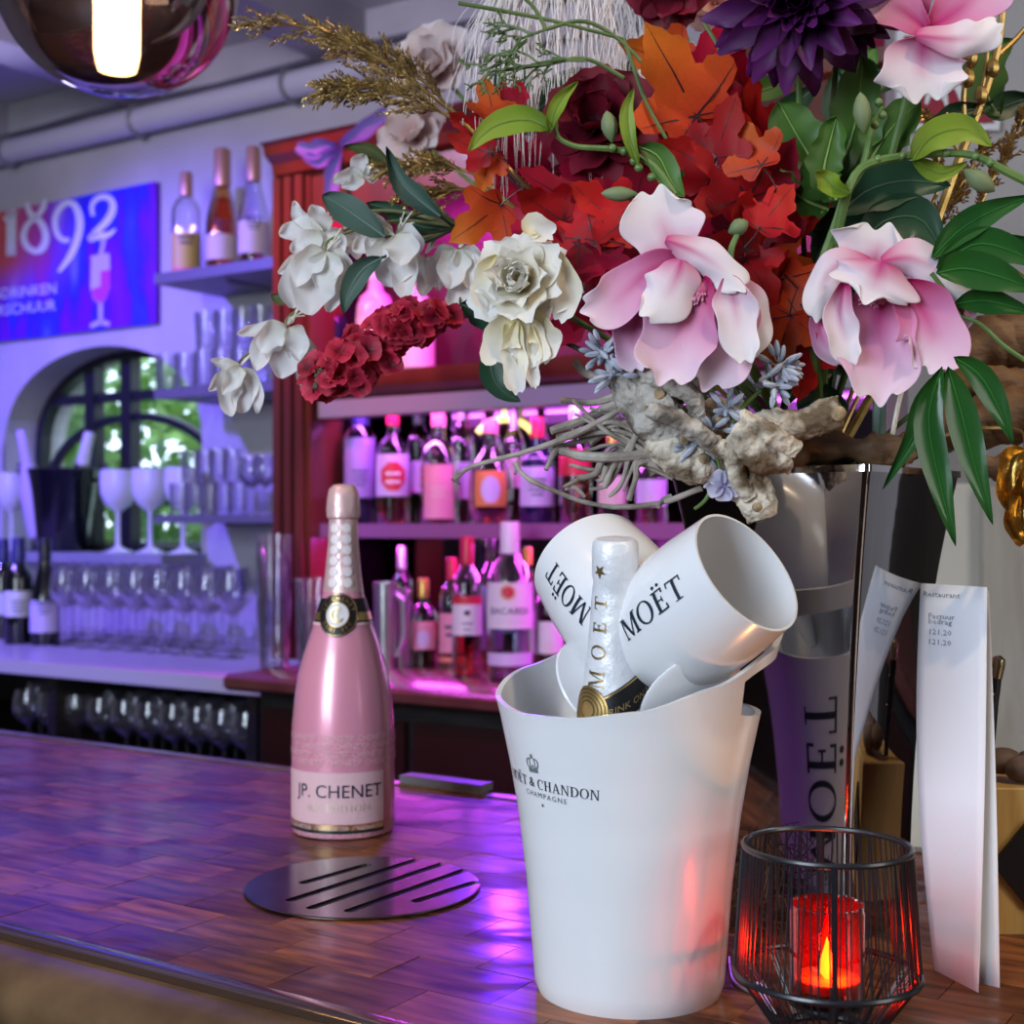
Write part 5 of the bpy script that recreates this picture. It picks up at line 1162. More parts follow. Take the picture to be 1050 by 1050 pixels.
magnolia('open pink magnolia with drooping petals, lowest in the middle of the bouquet', .775, [
  ([(697,270),(686,246),(676,218),(673,193)], 40, 3, 1, 6, 0),
  ([(737,282),(741,318),(738,355),(722,398)], 38, 6, 0, 8, 6),
  ([(668,300),(652,330),(648,358),(655,380)], 20, 3, 0, 8, 2),
  ([(752,282),(769,308),(775,335),(770,366)], 18, -3, 1, 2, 0),
  ([(716,280),(702,318),(690,356),(680,393)], 39, 7, 0, 0, 6),
  ([(697,265),(664,280),(628,310),(597,318)], 25, 4, 0, -2, 4),
  ([(746,284),(752,305),(757,335),(766,372)], 22, 3, 1, -6, 3),
  ([(699,266),(694,284),(682,306),(661,326)], 28, -5, 1, -10, 4),
  ([(682,246),(712,258),(742,278),(764,298)], 19, -4, 1, -8, 2)], (718, 297))
magnolia('cupped pink magnolia right of the middle, above the chrome vase corner', .800, [
  ([(896,285),(898,262),(902,246),(906,231)], 46, 4, 1, 10, 0),
  ([(845,308),(840,335),(848,356),(864,373)], 12, 3, 0, 6, 0),
  ([(962,288),(982,305),(984,325),(976,341)], 15, 2, 0, 6, 0),
  ([(903,268),(935,265),(967,282),(990,310)], 22, -5, 1, 0, 0),
  ([(893,268),(862,270),(842,295),(839,330)], 18, -4, 1, 0, 0),
  ([(905,285),(902,330),(903,372),(901,413)], 40, 8, 0, 2, 8),
  ([(866,290),(861,322),(866,350),(874,374)], 17, 5, 1, -6, 0),
  ([(925,290),(948,322),(958,352),(944,378)], 36, 6, 0, -3, 4),
  ([(905,268),(900,283),(894,297),(890,308)], 46, -6, 1, -14, 3)], (903, 300), True)
magnolia('pink magnolia at the top right corner of the bouquet', .800, [
  ([(940,25),(925,-5),(930,-40),(940,-70)], 45, 4, 0, 14, 0),
  ([(955,28),(985,8),(1008,-18),(1020,-45)], 34, 4, 0, 8, 0),
  ([(950,30),(928,12),(905,-4),(882,-12)], 24, 4, 0, 4, 0),
  ([(948,40),(945,62),(947,84),(949,103)], 46, 4, 1, 4, -2),
  ([(938,36),(975,40),(1004,38),(1027,24)], 19, -3, 1, -4, 0)], (950, 20), False)

# ------------------------------------------------------------------ roses / peonies / dahlia from rings of petals
def petal3(L, W, cup, curl, nv=8, nu=6, ruf=0.0, ph=0.0, prof=None, point=False):
    vs, uvs, fs = [], [], []; prof = prof or [.3,.72,.95,1.05,1.06,.98,.78]
    for j in range(nv+1):
        t = j/nv; h = W/2*lerp_list(prof, t)
        for i in range(nu+1):
            s = 2*i/nu-1; z = cup*s*s*W+cup*.5*W*(t**2)+ruf*L*math.sin(5*s+9*t+ph)*t*t; y = L*t*(1-.22*s*s*t*t+ruf*1.5*math.sin(6*s+ph)*t*t)
            ang = curl*t*t; y2, z2 = y*math.cos(ang)+z*math.sin(ang)*.3, z-y*math.sin(ang)*.6
            vs.append((h*s, y2, z2)); uvs.append((i/nu, t))
    for j in range(nv):
        for i in range(nu): fs.append((j*(nu+1)+i, j*(nu+1)+i+1, (j+1)*(nu+1)+i+1, (j+1)*(nu+1)+i))
    return MB().add(vs, fs, uvs)
def rosette(name, label, c, axis, layers, mat, group=None, squash=(1,1), parent=None, stem=True, core=None, seed=1, stemmat=None, pname='petal'):
    """layers: (count, length m, width m, opening deg, cup, curl, ruffle, lift m)"""
    rr = random.Random(seed); ax = Vector(axis).normalized(); q = ax.to_track_quat('Z', 'Y').to_matrix().to_4x4()
    t = parent or thing(name, label, 'flower', VM, group)
    S = Matrix.Diagonal((squash[0], squash[1], 1, 1)); B = Matrix.Translation(c) @ q
    for li, (n, L, W, op_, cup, curl, ruf, lift) in enumerate(layers):
        mes = []
        for v_ in range(2): me = petal3(L, W, cup, curl, ruf=ruf, ph=v_*2+li).mesh('petal'); me.materials.append(mat); mes.append(me)
        for k in range(n):
            a = 2*PI*k/n+li*.7+rr.uniform(-.12,.12); o_ = R(op_+rr.uniform(-7,7)); sc = rr.uniform(.9,1.1)
            put(pname, mes[k % 2], None, t, B @ Matrix.Rotation(a, 4, 'Z') @ Matrix.Translation((0, .003, lift)) @ Matrix.Rotation(PI/2-o_, 4, 'X') @ Matrix.Diagonal((sc, sc, sc, 1)) @ S)
    if core: put('core', MB().ball(Vector(c)-ax*.002, core, 10, 8), mat, t)
    if stem: stem3(to_vase(Vector(c)-ax*.01), [2,1.8,1.8,1.8], stemmat or GM, t)
    return t
TC = Vector((0,-1,0))
cream = petal_mat('peony_cream', (.72,.62,.32), (.85,.80,.64), (.86,.84,.80), None, transl=.3, nscale=30)
k8 = .80/F
pe = rosette('peony', 'large ruffled cream peony left of the middle of the bouquet', P(535, 292, .80), (-.25,-1,.15), [
  (7, 54*k8, 50*k8, 80, .12, .25, .04, -.004), (7, 48*k8, 46*k8, 62, .16, .2, .05, 0), (6, 40*k8, 40*k8, 45, .2, .1, .06, .002), (6, 32*k8, 30*k8, 28, .25, 0, .07, .004), (5, 24*k8, 22*k8, 12, .3, -.1, .08, .006)], cream, core=.008, seed=4)
for ax, hw in (([(530,330),(527,355),(528,380),(530,404)], 13), ([(545,335),(548,360),(545,378),(549,398)], 8), ([(528,320),(515,345),(512,360),(518,372)], 20), ([(548,320),(556,340),(560,352),(557,372)], 16), ([(540,240),(545,232),(556,236),(566,245)], 14), ([(520,330),(535,345),(540,360),(538,378)], 24), ([(510,262),(500,280),(497,300),(503,318)], 14), ([(562,255),(576,280),(580,305),(574,330)], 16)):
    put('petal', patch([(a, b_, 2) for a, b_ in ax], hw, .79, MPRO, 3, 2.2, 12, 8, 0, hw, rag=True), cream, pe)
dred = petal_mat('dark_red_petal', (.05,.002,.008), (.11,.003,.014), (.17,.006,.022), None, transl=.15, rnd=.2)
kd = .9/F
rosette('peony', 'dark red velvety peony behind the feather in the upper middle', P(612, 135, .88), (-.2,-1,.25), [(7, 62*kd, 60*kd, 78, .15, .2, .03, 0), (6, 50*kd, 50*kd, 55, .2, .1, .03, .004), (5, 38*kd, 36*kd, 30, .25, 0, .04, .008)], dred, 'dark red peonies', core=.01, seed=7)
rosette('peony', 'dark red peony at the top edge of the photo', P(688, -12, .90), (-.1,-1,-.25), [(7, 42*kd, 40*kd, 80, .15, .2, .03, 0), (6, 34*kd, 32*kd, 55, .2, .1, .03, .003), (4, 25*kd, 22*kd, 25, .25, 0, .04, .006)], dred, 'dark red peonies', core=.008, seed=8)
rosette('peony', 'dark red peony deep inside the bouquet behind the maple leaves', P(598, 210, .95), (-.2,-1,0), [(7, 52*kd, 50*kd, 78, .15, .2, .03, 0), (6, 42*kd, 40*kd, 50, .2, .1, .03, .004)], dred, 'dark red peonies', core=.01, seed=9)
purp = petal_mat('dahlia_purple', (.015,.002,.016), (.045,.004,.048), (.09,.008,.10), None, transl=.12, rnd=.25)
km = .82/F
def dahl(lab, px, py, D, axis, s, seed):
    return rosette('dahlia', lab, P(px, py, D), axis, [(15, 98*km*s, 24*km*s, 86, .22, .55, .01, -.006), (14, 88*km*s, 24*km*s, 68, .25, .35, .01, -.002), (13, 74*km*s, 22*km*s, 52, .3, .15, .01, .002), (11, 56*km*s, 20*km*s, 34, .35, 0, .01, .006), (8, 38*km*s, 16*km*s, 16, .4, -.1, .01, .008)], purp, 'dark purple dahlias', core=.010, seed=seed)
dahl('large dark purple dahlia at the top of the bouquet', 818, -2, .80, (-.25,-1,-.42), 1.0, 3)
dahl('smaller dark purple dahlia beside the top right magnolia', 868, 18, .84, (.3,-1,-.35), .55, 5)
blush = petal_mat('blush_petal', (.62,.40,.38), (.74,.58,.56), (.78,.68,.68), None, transl=.3)
rosette('rose', 'soft blush rose out of focus at the upper left of the bouquet', P(448, 72, 1.30), (-.4,-1,.2), [(6, 66*kd, 74*kd, 72, .2, .2, .03, 0), (5, 52*kd, 56*kd, 45, .25, .1, .03, .004), (4, 36*kd, 38*kd, 22, .3, 0, .03, .006)], blush, 'pale roses', core=.008, seed=12)
rosette('rose', 'pale violet lit rose behind the golden grass at the left', P(425, 138, 1.35), (-.4,-1,.2), [(6, 56*kd, 60*kd, 75, .2, .2, .03, 0), (5, 44*kd, 46*kd, 45, .25, .1, .03, .004)], blush, 'pale roses', core=.008, seed=15)
rosette('rose', 'white rose behind the green twig left of the feather', P(532, 98, 1.02), (-.2,-1,.1), [(6, 48*kd, 50*kd, 75, .2, .2, .03, 0), (5, 38*kd, 40*kd, 48, .25, .1, .03, .004), (4, 26*kd, 28*kd, 22, .3, 0, .03, .006)], blush, 'pale roses', core=.008, seed=13)
rosette('rose', 'blush rose behind the red peony at the top edge', P(735, 10, .97), (0,-1,0), [(6, 36*kd, 38*kd, 75, .2, .2, .03, 0), (5, 28*kd, 28*kd, 45, .25, .1, .03, .004)], petal_mat('peach_petal', (.55,.22,.18), (.68,.36,.32), (.72,.45,.40), None, transl=.3), 'pale roses', core=.008, seed=14)

# ------------------------------------------------------------------ maple leaves
half = [(0,-.26),(.10,-.32),(.24,-.38),(.33,-.34),(.38,-.24),(.37,-.16),(.48,-.12),(.60,-.04),(.62,.08),(.58,.20),(.48,.22),(.40,.26),(.32,.22),(.25,.26),(.27,.38),(.30,.50),(.25,.60),(.18,.64),(.13,.76),(.05,.84),(0,.92)]
outl = half+[(-x, y) for x, y in half[-2:0:-1]]
def maple_me(v_):
    bm_ = bmesh.new(); vs = [bm_.verts.new((x, y, 0)) for x, y in outl]; bm_.faces.new(vs)
    bmesh.ops.triangulate(bm_, faces=bm_.faces[:]); bmesh.ops.subdivide_edges(bm_, edges=bm_.edges[:], cuts=1, use_grid_fill=True)
    bend = [.30,-.28,.5,.1][v_]; fold = [.25,.5,-.15,.35][v_]
    def shape(x, y): return bend*y*y*.8+fold*abs(x)*.6+.06*math.sin(7*x+5*y+v_)
    vv_, ff_ = [], []
    bm_.verts.ensure_lookup_table()
    for q in bm_.verts: vv_.append((q.co.x, q.co.y, shape(q.co.x, q.co.y)))
    for f in bm_.faces: ff_.append(tuple(q.index for q in f.verts))
    bm_.free(); mb = MB().add(vv_, ff_, [(.5+x*.7, .3+y*.75) for x, y, _ in vv_])
    for tip in ((0,.88),(.60,.03),(-.60,.03),(.29,-.33),(-.29,-.33)):
        s0 = Vector((0,-.22)); tp = Vector(tip); nrm = Vector((-(tp-s0).y, (tp-s0).x)).normalized(); rv, rfc = [], []
        for k in range(7):
            p = s0.lerp(tp, k/6); w_ = .014*(1-k/6.5)
            for sg_ in (-1, 1): x, y = p+nrm*w_*sg_; rv.append((x, y, shape(x, y)+.010))
        for k in range(6): rfc.append((2*k, 2*k+1, 2*k+3, 2*k+2))
        mb.add(rv, rfc, mi=1); mb.add([(a, b_, c-.020) for a, b_, c in rv], rfc, mi=1)
    mb.tube([(0,-.22,.0),(.02,-.45,-.03),(0,-.72,-.10)], .014, 5, 1)
    return mb
M_vein = pm('maple_vein', (.05,.008,.012), rough=.5)
MAP = [petal_mat('maple_crimson', (.20,.002,.022), (.40,.004,.040), (.46,.006,.046), None, transl=.35, rnd=.3, nscale=35),
       petal_mat('maple_scarlet', (.34,.005,.014), (.54,.010,.018), (.60,.026,.016), None, transl=.35, rnd=.25, nscale=35),
       petal_mat('maple_orange', (.55,.030,.012), (.68,.085,.014), (.76,.20,.02), None, transl=.35, rnd=.2, nscale=35)]
maple_meshes = {}
for mi_ in range(3):
    for v_ in range(4):
        me = maple_me(v_).mesh('maple_leaf'); me.materials.append(MAP[mi_]); me.materials.append(M_vein); maple_meshes[mi_, v_] = me
BR = [('red and orange maple twig at the left of the bouquet above the cream peony', [
   (503,108,46,15,2,.86,0),(528,102,44,-25,0,.88,1),(487,152,40,70,1,.86,2),(500,172,36,160,2,.87,1),(496,222,58,120,2,.83,0),(478,128,30,60,1,.9,3)]),
 ('dense dark red maple twig in the middle of the bouquet', [
   (575,205,84,70,0,.86,0),(620,215,62,60,1,.825,3),(655,235,58,120,1,.83,0),(590,245,60,80,1,.83,1),(560,215,54,60,1,.84,2),(612,270,56,150,0,.82,0),(540,215,70,80,0,.95,2),(670,230,80,-20,0,.95,3),(530,160,64,40,0,.95,0),(620,190,90,0,0,.97,1),(620,235,92,110,0,.85,2),(560,240,70,60,0,.88,1),(650,205,84,-20,0,.87,1),(640,255,70,150,1,.86,0),(600,290,76,170,0,.87,2),(630,310,66,200,0,.9,0),(575,265,60,120,1,.83,3),(660,165,66,20,1,.88,0),(590,320,64,150,0,.92,1)]),
 ('orange red maple twig in the upper middle of the bouquet', [
   (697,88,96,35,2,.84,0),(722,70,72,-30,0,.86,1),(735,110,84,-10,0,.87,2),(690,140,66,80,1,.88,3),(762,122,80,15,1,.88,0),(720,150,78,-40,1,.86,1),(680,60,60,70,2,.88,2),(775,165,74,-50,2,.9,0)]),
 ('scarlet maple twig between the two lower magnolias', [
   (748,178,84,40,1,.83,1),(742,140,60,-20,1,.82,0),(770,155,56,30,2,.815,3),(715,165,58,60,1,.83,2),(790,220,60,-40,1,.815,0),(760,235,58,10,1,.82,2),(775,282,56,-150,1,.83,1),(805,345,58,170,2,.82,0),(700,190,86,30,0,.93,0),(725,230,80,-30,0,.93,1),(710,140,90,10,0,.94,2),(840,300,70,-80,1,.9,0),(770,330,60,170,0,.92,1),(780,205,92,-30,0,.84,0),(738,215,80,100,0,.85,2),(795,240,84,-70,1,.86,3),(770,250,80,200,0,.85,0),(800,275,76,-110,2,.85,1),(812,312,80,-150,2,.84,0),(790,300,66,180,1,.88,2),(820,345,70,190,2,.85,3),(760,160,70,0,1,.88,2),(815,220,66,-60,0,.9,1),(825,372,54,175,1,.83,0)])]
for lab_, leaves in BR:
    t = thing('maple_twig', lab_, 'branch', VM, 'maple twigs')
    cxm = sum(l[0] for l in leaves)/len(leaves); cym = sum(l[1] for l in leaves)/len(leaves)
    hub = P(cxm, cym+10, .91); stem3(to_vase(hub), [1.6,1.8,2,2], M_vein, t, 'stem')
    for (px, py, sz, rot, mi_, D, v_) in leaves:
        c = P(px, py, D); s = sz*D/F
        M_ = Matrix.Translation(c) @ Matrix.Rotation(PI/2, 4, 'X') @ Matrix.Rotation(R(rot), 4, 'Z') @ Matrix.Rotation(R(rf.uniform(-32,32)), 4, 'X') @ Matrix.Rotation(R(rf.uniform(-30,30)), 4, 'Y') @ Matrix.Translation((0,-.15*s,0)) @ Matrix.Scale(s, 4)
        put('maple_leaf', maple_meshes[mi_, v_], None, t, M_)
        foot = M_ @ Vector((0,-.7,-.1)); stem3([foot, foot.lerp(hub, .5)+Vector((0,.008,.004)), hub], [.7,.8,.9], M_vein, t, 'leaf_stalk', 5, 8)

# ------------------------------------------------------------------ white columbine sprays on the left
white = petal_mat('white_petal', (.70,.70,.60), (.82,.81,.80), (.85,.83,.82), None, transl=.4, rnd=.06, nscale=50)
POINT = [.4,.85,1.05,1.05,.95,.78,.52,.14]
M_pist = pm('columbine_filament', (.66,.62,.52), rough=.6)
M_sst = pm('spray_stem', (.16,.17,.07), rough=.6)
HB = P(470, 232, .93)
WB = [
 ('white columbine blossom at the far lower left tip of the spray', .93, (247,376), [([(246,377),(230,373),(216,369)],6),([(246,378),(230,386),(214,401)],8),([(246,378),(234,400),(237,427)],13),([(248,378),(262,398),(264,424)],8),([(247,378),(250,402),(246,424)],14),([(246,376),(240,388),(228,404)],9)]),
 ('white columbine blossom next to the tip, left of the red hydrangea', .92, (294,334), [([(294,336),(268,338),(243,342)],8),([(294,337),(318,360),(322,390)],8),([(293,337),(272,352),(262,380)],14),([(295,338),(312,366),(311,398)],13),([(294,338),(292,362),(288,388)],20),([(292,336),(278,345),(266,362)],13),([(297,336),(305,350),(306,370)],12)]),
 ('large white columbine blossom in front of the red pillar', .90, (334,258), [([(332,262),(308,268),(285,280)],10),([(342,256),(352,276),(348,302)],10),([(336,260),(342,290),(337,320)],15),([(331,262),(304,288),(299,316)],18),([(334,260),(320,294),(317,323)],23),([(332,258),(312,272),(302,294)],14),([(336,258),(334,275),(328,296)],16)]),
 ('white columbine blossom with swept back petals above the pillar blossom', .92, (332,236), [([(322,234),(308,224),(301,206)],8),([(336,236),(326,222),(319,210)],10),([(330,240),(306,236),(286,240)],13),([(334,238),(330,254),(320,272)],18),([(336,240),(345,252),(346,268)],11),([(330,242),(312,248),(298,258)],11)]),
 ('pale columbine blossom at the top of the spray below the cornice', .95, (372,180), [([(372,181),(356,181),(341,187)],9),([(372,181),(369,169),(374,158)],11),([(373,181),(386,176),(399,170)],9),([(372,182),(362,188),(350,192)],7)]),
 ('white columbine blossom below the dark folded leaf', .90, (406,240), [([(400,241),(389,231),(379,217)],8),([(404,240),(382,247),(361,256)],14),([(406,240),(420,248),(426,264)],15),([(408,248),(414,282),(415,308)],14),([(406,242),(403,268),(398,294)],25),([(404,240),(390,252),(380,268)],16),([(408,240),(412,255),(410,272)],17)]),
 ('white columbine blossom left of the cream peony', .91, (470,256), [([(472,256),(488,272),(493,294)],13),([(468,256),(452,272),(440,292)],14),([(471,256),(474,284),(459,330)],15),([(469,256),(464,275),(460,296)],16),([(471,256),(480,272),(484,298)],12)]),
 ('small white columbine blossom behind the oval leaf', .95, (352,236), [([(352,238),(338,244),(326,252)],8),([(352,238),(350,254),(344,270)],10),([(354,238),(364,250),(366,266)],9)]),
 ('small white columbine blossom hanging between the leaf and the peony', .95, (436,262), [([(436,264),(424,276),(418,296)],10),([(437,264),(438,282),(432,304)],12),([(438,264),(448,278),(450,298)],9)])]
for k, (lab_, D, c_, pets) in enumerate(WB):
    t_c = thing('columbine', lab_, 'flower', HB, 'white columbine blossoms')
    for q, (ax, hw) in enumerate(pets):
        o = put('petal', patch([(a, b_, -2.2*q+3*math.sin(q*2+k)*n_) for n_, (a, b_) in enumerate(ax)], hw, D, POINT, 3.5, 2.6, 12, 8, .12*math.sin(q*3+k), q*1.9+k, rag=False), white, t_c)
        ss = o.modifiers.new('u', 'SUBSURF'); ss.levels = 1; ss.render_levels = 1
    rr = random.Random(k); mb = MB(); c3 = P(*c_, D)
    for q in range(6): mb.tube([c3, P(c_[0]+rr.uniform(2,8), c_[1]-rr.uniform(4,9), D, 2), P(c_[0]+rr.uniform(4,20), c_[1]-rr.uniform(10,24), D, 4)], .00055, 4)
    put('spur', mb, M_pist, t_c)
    stem3([c3, P(c_[0]+8, c_[1]-14, D, 8), c3.lerp(HB, .5)+Vector((0,.01,.014)), HB], [.9,1,1.2,1.4], M_sst, t_c)
    if k == 2: stem3([HB, P(560,250,.95), P(700,380,.93), VM+Vector((0,0,.01)), VM+Vector((0,0,-.1))], [1.4,1.7,2,2.2,2.2], M_sst, t_c)
for lab_, ax, hw, D, mats, cup in (('blue green oval leaf over the white blossoms', [(395,243),(370,225),(345,208),(330,200)], 16, .885, LF_blue, 2), ('long folded grey green leaf arching over the spray', [(452,222),(430,205),(410,185),(396,150)], 12, .90, LF_blue, 5), ('dark leaf hanging in front of the cabinet pillar', [(392,264),(372,276),(358,298),(352,322)], 12, .885, LF_blue, 3), ('long dark leaf pointing left from the bouquet', [(470,235),(430,232),(400,215),(375,208)], 10, .94, LF_dark, 2), ('dark green leaf right of the white blossom', [(472,312),(488,318),(500,330),(510,345)], 14, .90, LF_dark, 2), ('olive leaf hanging below the cream peony', [(508,352),(503,375),(512,398),(534,412)], 13, .88, LF_dark, 2), ('small pale leaf beside the left blossom', [(300,298),(292,303),(285,306),(278,302)], 8, .92, LF_olive, 1), ('thin tan curled leaf over the spray', [(400,170),(385,158),(370,152),(352,150)], 8, .95, LF_olive, 3)):
    t = thing('leaf_spray', lab_, 'leaf', P(*ax[0], D)); leafp(ax, hw, D, mats, t, cup=cup)
    stem3([P(*ax[0], D), P(*ax[0], D).lerp(HB, .6)+Vector((0,.008,0)), HB], [.9,1,1.1], GD, t)
# crimson hydrangea
cr_m = petal_mat('hydrangea_crimson', (.16,.005,.018), (.42,.012,.045), (.55,.035,.080), None, transl=.3, rnd=.35)
flo = MB()
for k in range(4):
    a = PI/2*k+.3; q = petal3(.0098, .0108, .10, .2, 4, 4, .06, k); flo.add([Matrix.Rotation(a, 4, 'Z') @ Matrix.Rotation(R(18), 4, 'X') @ Vector(v_) for v_ in q.v], q.f, q.uv)
fme = flo.mesh('floret'); fme.materials.append(cr_m)
hy = thing('hydrangea', 'crimson hydrangea spray hanging in front of the magenta shelf', 'flower', VM)
rr = random.Random(31)
for k in range(120):
    t_ = rr.random(); cx_, cy_ = 332+t_*122, 385-t_*66+8*math.sin(t_*7); wd = 11+19*math.sin(PI*min(1, t_*.8+.2))*(.75+.4*math.sin(t_*17)); a = rr.uniform(0, 2*PI); r_ = wd*math.sqrt(rr.random())
    c = P(cx_+r_*math.cos(a), cy_+r_*math.sin(a)*.95, .885, rr.uniform(-14,18)); d = Vector((math.cos(a)*.8*r_/wd, -1, -math.sin(a)*.8*r_/wd)).normalized()
    put('floret', fme, None, hy, Matrix.Translation(c) @ d.to_track_quat('Z', 'Y').to_matrix().to_4x4() @ Matrix.Rotation(rr.uniform(0,6), 4, 'Z') @ Matrix.Rotation(rr.uniform(-.7,.7), 4, 'X') @ Matrix.Rotation(rr.uniform(-.7,.7), 4, 'Y') @ Matrix.Scale(rr.uniform(.7,1.1), 4))
stem3([P(345,378,.90), P(395,352,.90), P(455,322,.92), P(600,360,.94), VM, VM+Vector((0,0,-.1))], [1,1.4,1.6,1.8,2,2], GD, hy)
mb = MB()
for k in range(26):
    c = P(320+rr.random()*26, 388+rr.uniform(-10,12), .89, rr.uniform(-6,6)); mb.ball(c, .0022, 6, 5)
b_ = put('bud_cluster', mb, pm('bud_olive', (.07,.07,.03), rough=.6), hy); b_['kind'] = 'stuff'

# ------------------------------------------------------------------ gold grasses
M_gold = pm('gold_paint', (.36,.23,.06), (.55,.38,.14), 80, .35, .7)
M_goldd = pm('gold_dull', (.16,.10,.035), (.46,.30,.09), 90, .30, .45)
def panicle(name, lab, axis, D, n, spread, gl, mat, seed, sub=10):
    rr = random.Random(seed); t = thing(name, lab, 'grass', P(*axis[0], D), 'gold dried grasses'); A_ = [(*a, 0) for a in axis]
    stem3([P(*spline(A_, k/8)[:2], D) for k in range(9)], [1.3,1,.8,.4], M_gold, t)
    stem3([P(*axis[0], D), P(*axis[0], D).lerp(VM, .5)+Vector((0,.01,.01)), VM, VM+Vector((0,0,-.08))], [1.4,1.5,1.5,1.5], M_gold, t)
    mb = MB(); vs, fs = [], []
    for i in range(n):
        t0 = .18+.82*rr.random(); c = spline(A_, t0); c2 = spline(A_, min(1, t0+.08)); dx, dy = c2[0]-c[0], c2[1]-c[1]; L = math.hypot(dx, dy) or 1; sd = rr.choice((-1,1)); ang = rr.uniform(.1,.55)*sd
        bl_ = spread*rr.uniform(.5,1)*(1.15-t0*.6); dx, dy = dx/L, dy/L; bx_, by_ = dx*math.cos(ang)-dy*math.sin(ang), dx*math.sin(ang)+dy*math.cos(ang); dz = rr.uniform(-1,1)*spread*.4
        tip = (c[0]+bx_*bl_, c[1]+by_*bl_+bl_*.10, dz); mb.tube([P(c[0], c[1], D), P((c[0]+tip[0])/2, (c[1]+tip[1])/2-1, D, dz*.5), P(*tip[:2], D, dz)], [.0004,.00035,.0002], 3)
        for j in range(sub):
            f = .25+.75*j/sub; p = (c[0]+(tip[0]-c[0])*f, c[1]+(tip[1]-c[1])*f); a2 = math.atan2(by_, bx_)+rr.choice((-1,1))*rr.uniform(.2,.8); q0 = P(*p, D, dz*f); q1 = P(p[0]+gl*math.cos(a2), p[1]+gl*math.sin(a2), D, dz*f+rr.uniform(-3,3)); m_ = q0.lerp(q1, .5); nn_ = (q1-q0).orthogonal().normalized()*.0008; n2_ = nn_.cross((q1-q0).normalized())
            b0 = len(vs); vs += [q0, m_+nn_, m_-nn_*.5+n2_, m_-nn_*.5-n2_, q1]; fs += [(b0,b0+1,b0+2),(b0,b0+2,b0+3),(b0,b0+3,b0+1),(b0+4,b0+2,b0+1),(b0+4,b0+3,b0+2),(b0+4,b0+1,b0+3)]
    mb.add(vs, fs); o = put('spikelets', mb.mesh('spikelets', False), mat, t); o['kind'] = 'stuff'; return t
panicle('gold_grass', 'golden dried grass plume reaching to the upper left corner lamp', [(470,120),(410,75),(340,35),(262,22)], .92, 75, 56, 7, M_goldd, 1, 9)
panicle('gold_grass', 'thick golden grass plume below the longest one', [(478,128),(430,105),(380,90),(340,92)], .90, 95, 58, 7, M_goldd, 2, 9)
panicle('gold_grass', 'golden grass plume above the orange maple leaf', [(480,130),(430,80),(390,55),(350,45)], .95, 75, 54, 7, M_goldd, 3, 9)
panicle('gold_grass', 'drooping golden grass tuft above the folded leaf', [(490,180),(460,170),(430,168),(400,172)], .93, 60, 46, 6, M_goldd, 4, 8)
panicle('gold_grass', 'bronze grass tuft left of the orange leaf', [(500,195),(465,195),(440,200),(420,198)], .94, 60, 42, 6, M_goldd, 5, 8)
panicle('gold_grass', 'golden grass behind the bamboo leaves at the right', [(940,300),(960,230),(985,190),(1010,150)], .90, 60, 34, 6, M_gold, 6, 9)
panicle('gold_grass', 'golden grass at the right edge above the bamboo leaves', [(985,260),(1010,200),(1030,160),(1050,120)], .92, 50, 34, 6, M_gold, 7, 9)
panicle('gold_grass', 'short golden grass under the top right magnolia', [(960,200),(962,165),(958,140),(950,118)], .90, 30, 22, 5, M_gold, 8, 8)
gt = thing('gold_twig', 'bare gold painted twigs at the right below the top magnolia', 'twig', P(965, 235, .88))
for k, (pts, r_) in enumerate((([(958,235),(985,160),(1010,95),(1025,40),(1030,-20)], [3.2,3,2.8,2.4,2]), ([(1020,60),(1042,40),(1062,15)], [2,1.8,1.4]), ([(1004,110),(1012,60),(1010,20)], [1.6,1.4,1]), ([(990,140),(988,100),(994,60),(992,40)], [2,1.8,1.5,1]), ([(985,160),(970,130),(972,110)], [1.4,1.2,1]))):
    stemp(pts, r_, .88, M_gold, gt, 'twig')
stem3([P(958,235,.88), P(935,330,.89), VM, VM+Vector((0,0,-.1))], [3.2,3,3,3], M_gold, gt, 'twig')
mb = MB()
for cx_, cy_ in ((993,80),(1006,98),(996,60),(1018,70),(984,128)): mb.ball(P(cx_, cy_, .878), .0045, 7, 6, sq=(1,1,1.4))
o = put('bud_cluster', mb, M_gold, gt); o['kind'] = 'stuff'

# ------------------------------------------------------------------ ostrich feather
ft = thing('ostrich_feather', 'white drooping ostrich feather at the top of the bouquet', 'feather', P(640, 150, .93))
stem3([VM+Vector((0,0,-.1)), VM, P(700,250,.95), P(682,90,.93), P(668,15,.92), P(645,-28,.92), P(600,-52,.915), P(545,-46,.91), P(512,-18,.905)], [1,1,.9,.9,.8,.7,.6,.5,.3], pm('feather_shaft', (.7,.65,.55), rough=.5), ft, 'shaft')
mb = MB(); rr = random.Random(8); vs, fs = [], []
for i in range(420):
    t_ = rr.random(); c = spline([(512,-18,0),(545,-46,0),(600,-52,0),(645,-28,0),(670,20,0)], t_); L = (70+160*rr.random()**1.5)*(.5+.8*math.sin(PI*min(1,.15+t_*.85))); dxx = rr.uniform(-26,26)+(t_-.55)*22; w_ = rr.uniform(.5,.95); dz = rr.uniform(-22,14); prev = None
    for k in range(8):
        f = k/7; px = c[0]+dxx*1.6*math.sin(f*1.7)+4*math.sin(f*4+i); py = c[1]+L*f*(1-.05*f); p = P(px, py, .915, dz*f-4+6*math.sin(f*3)); h = w_*(1-.7*f)*.0005
        b0 = len(vs); vs += [p+Vector((-h,0,0)), p+Vector((h,0,0))]
        if k: fs.append((b0-2, b0-1, b0+1, b0))
mb.add(vs, fs); o = put('barbs', mb.mesh('barbs', False), pm('feather_white', (.72,.64,.62), rough=.7, sheen=.3), ft); o['kind'] = 'stuff'

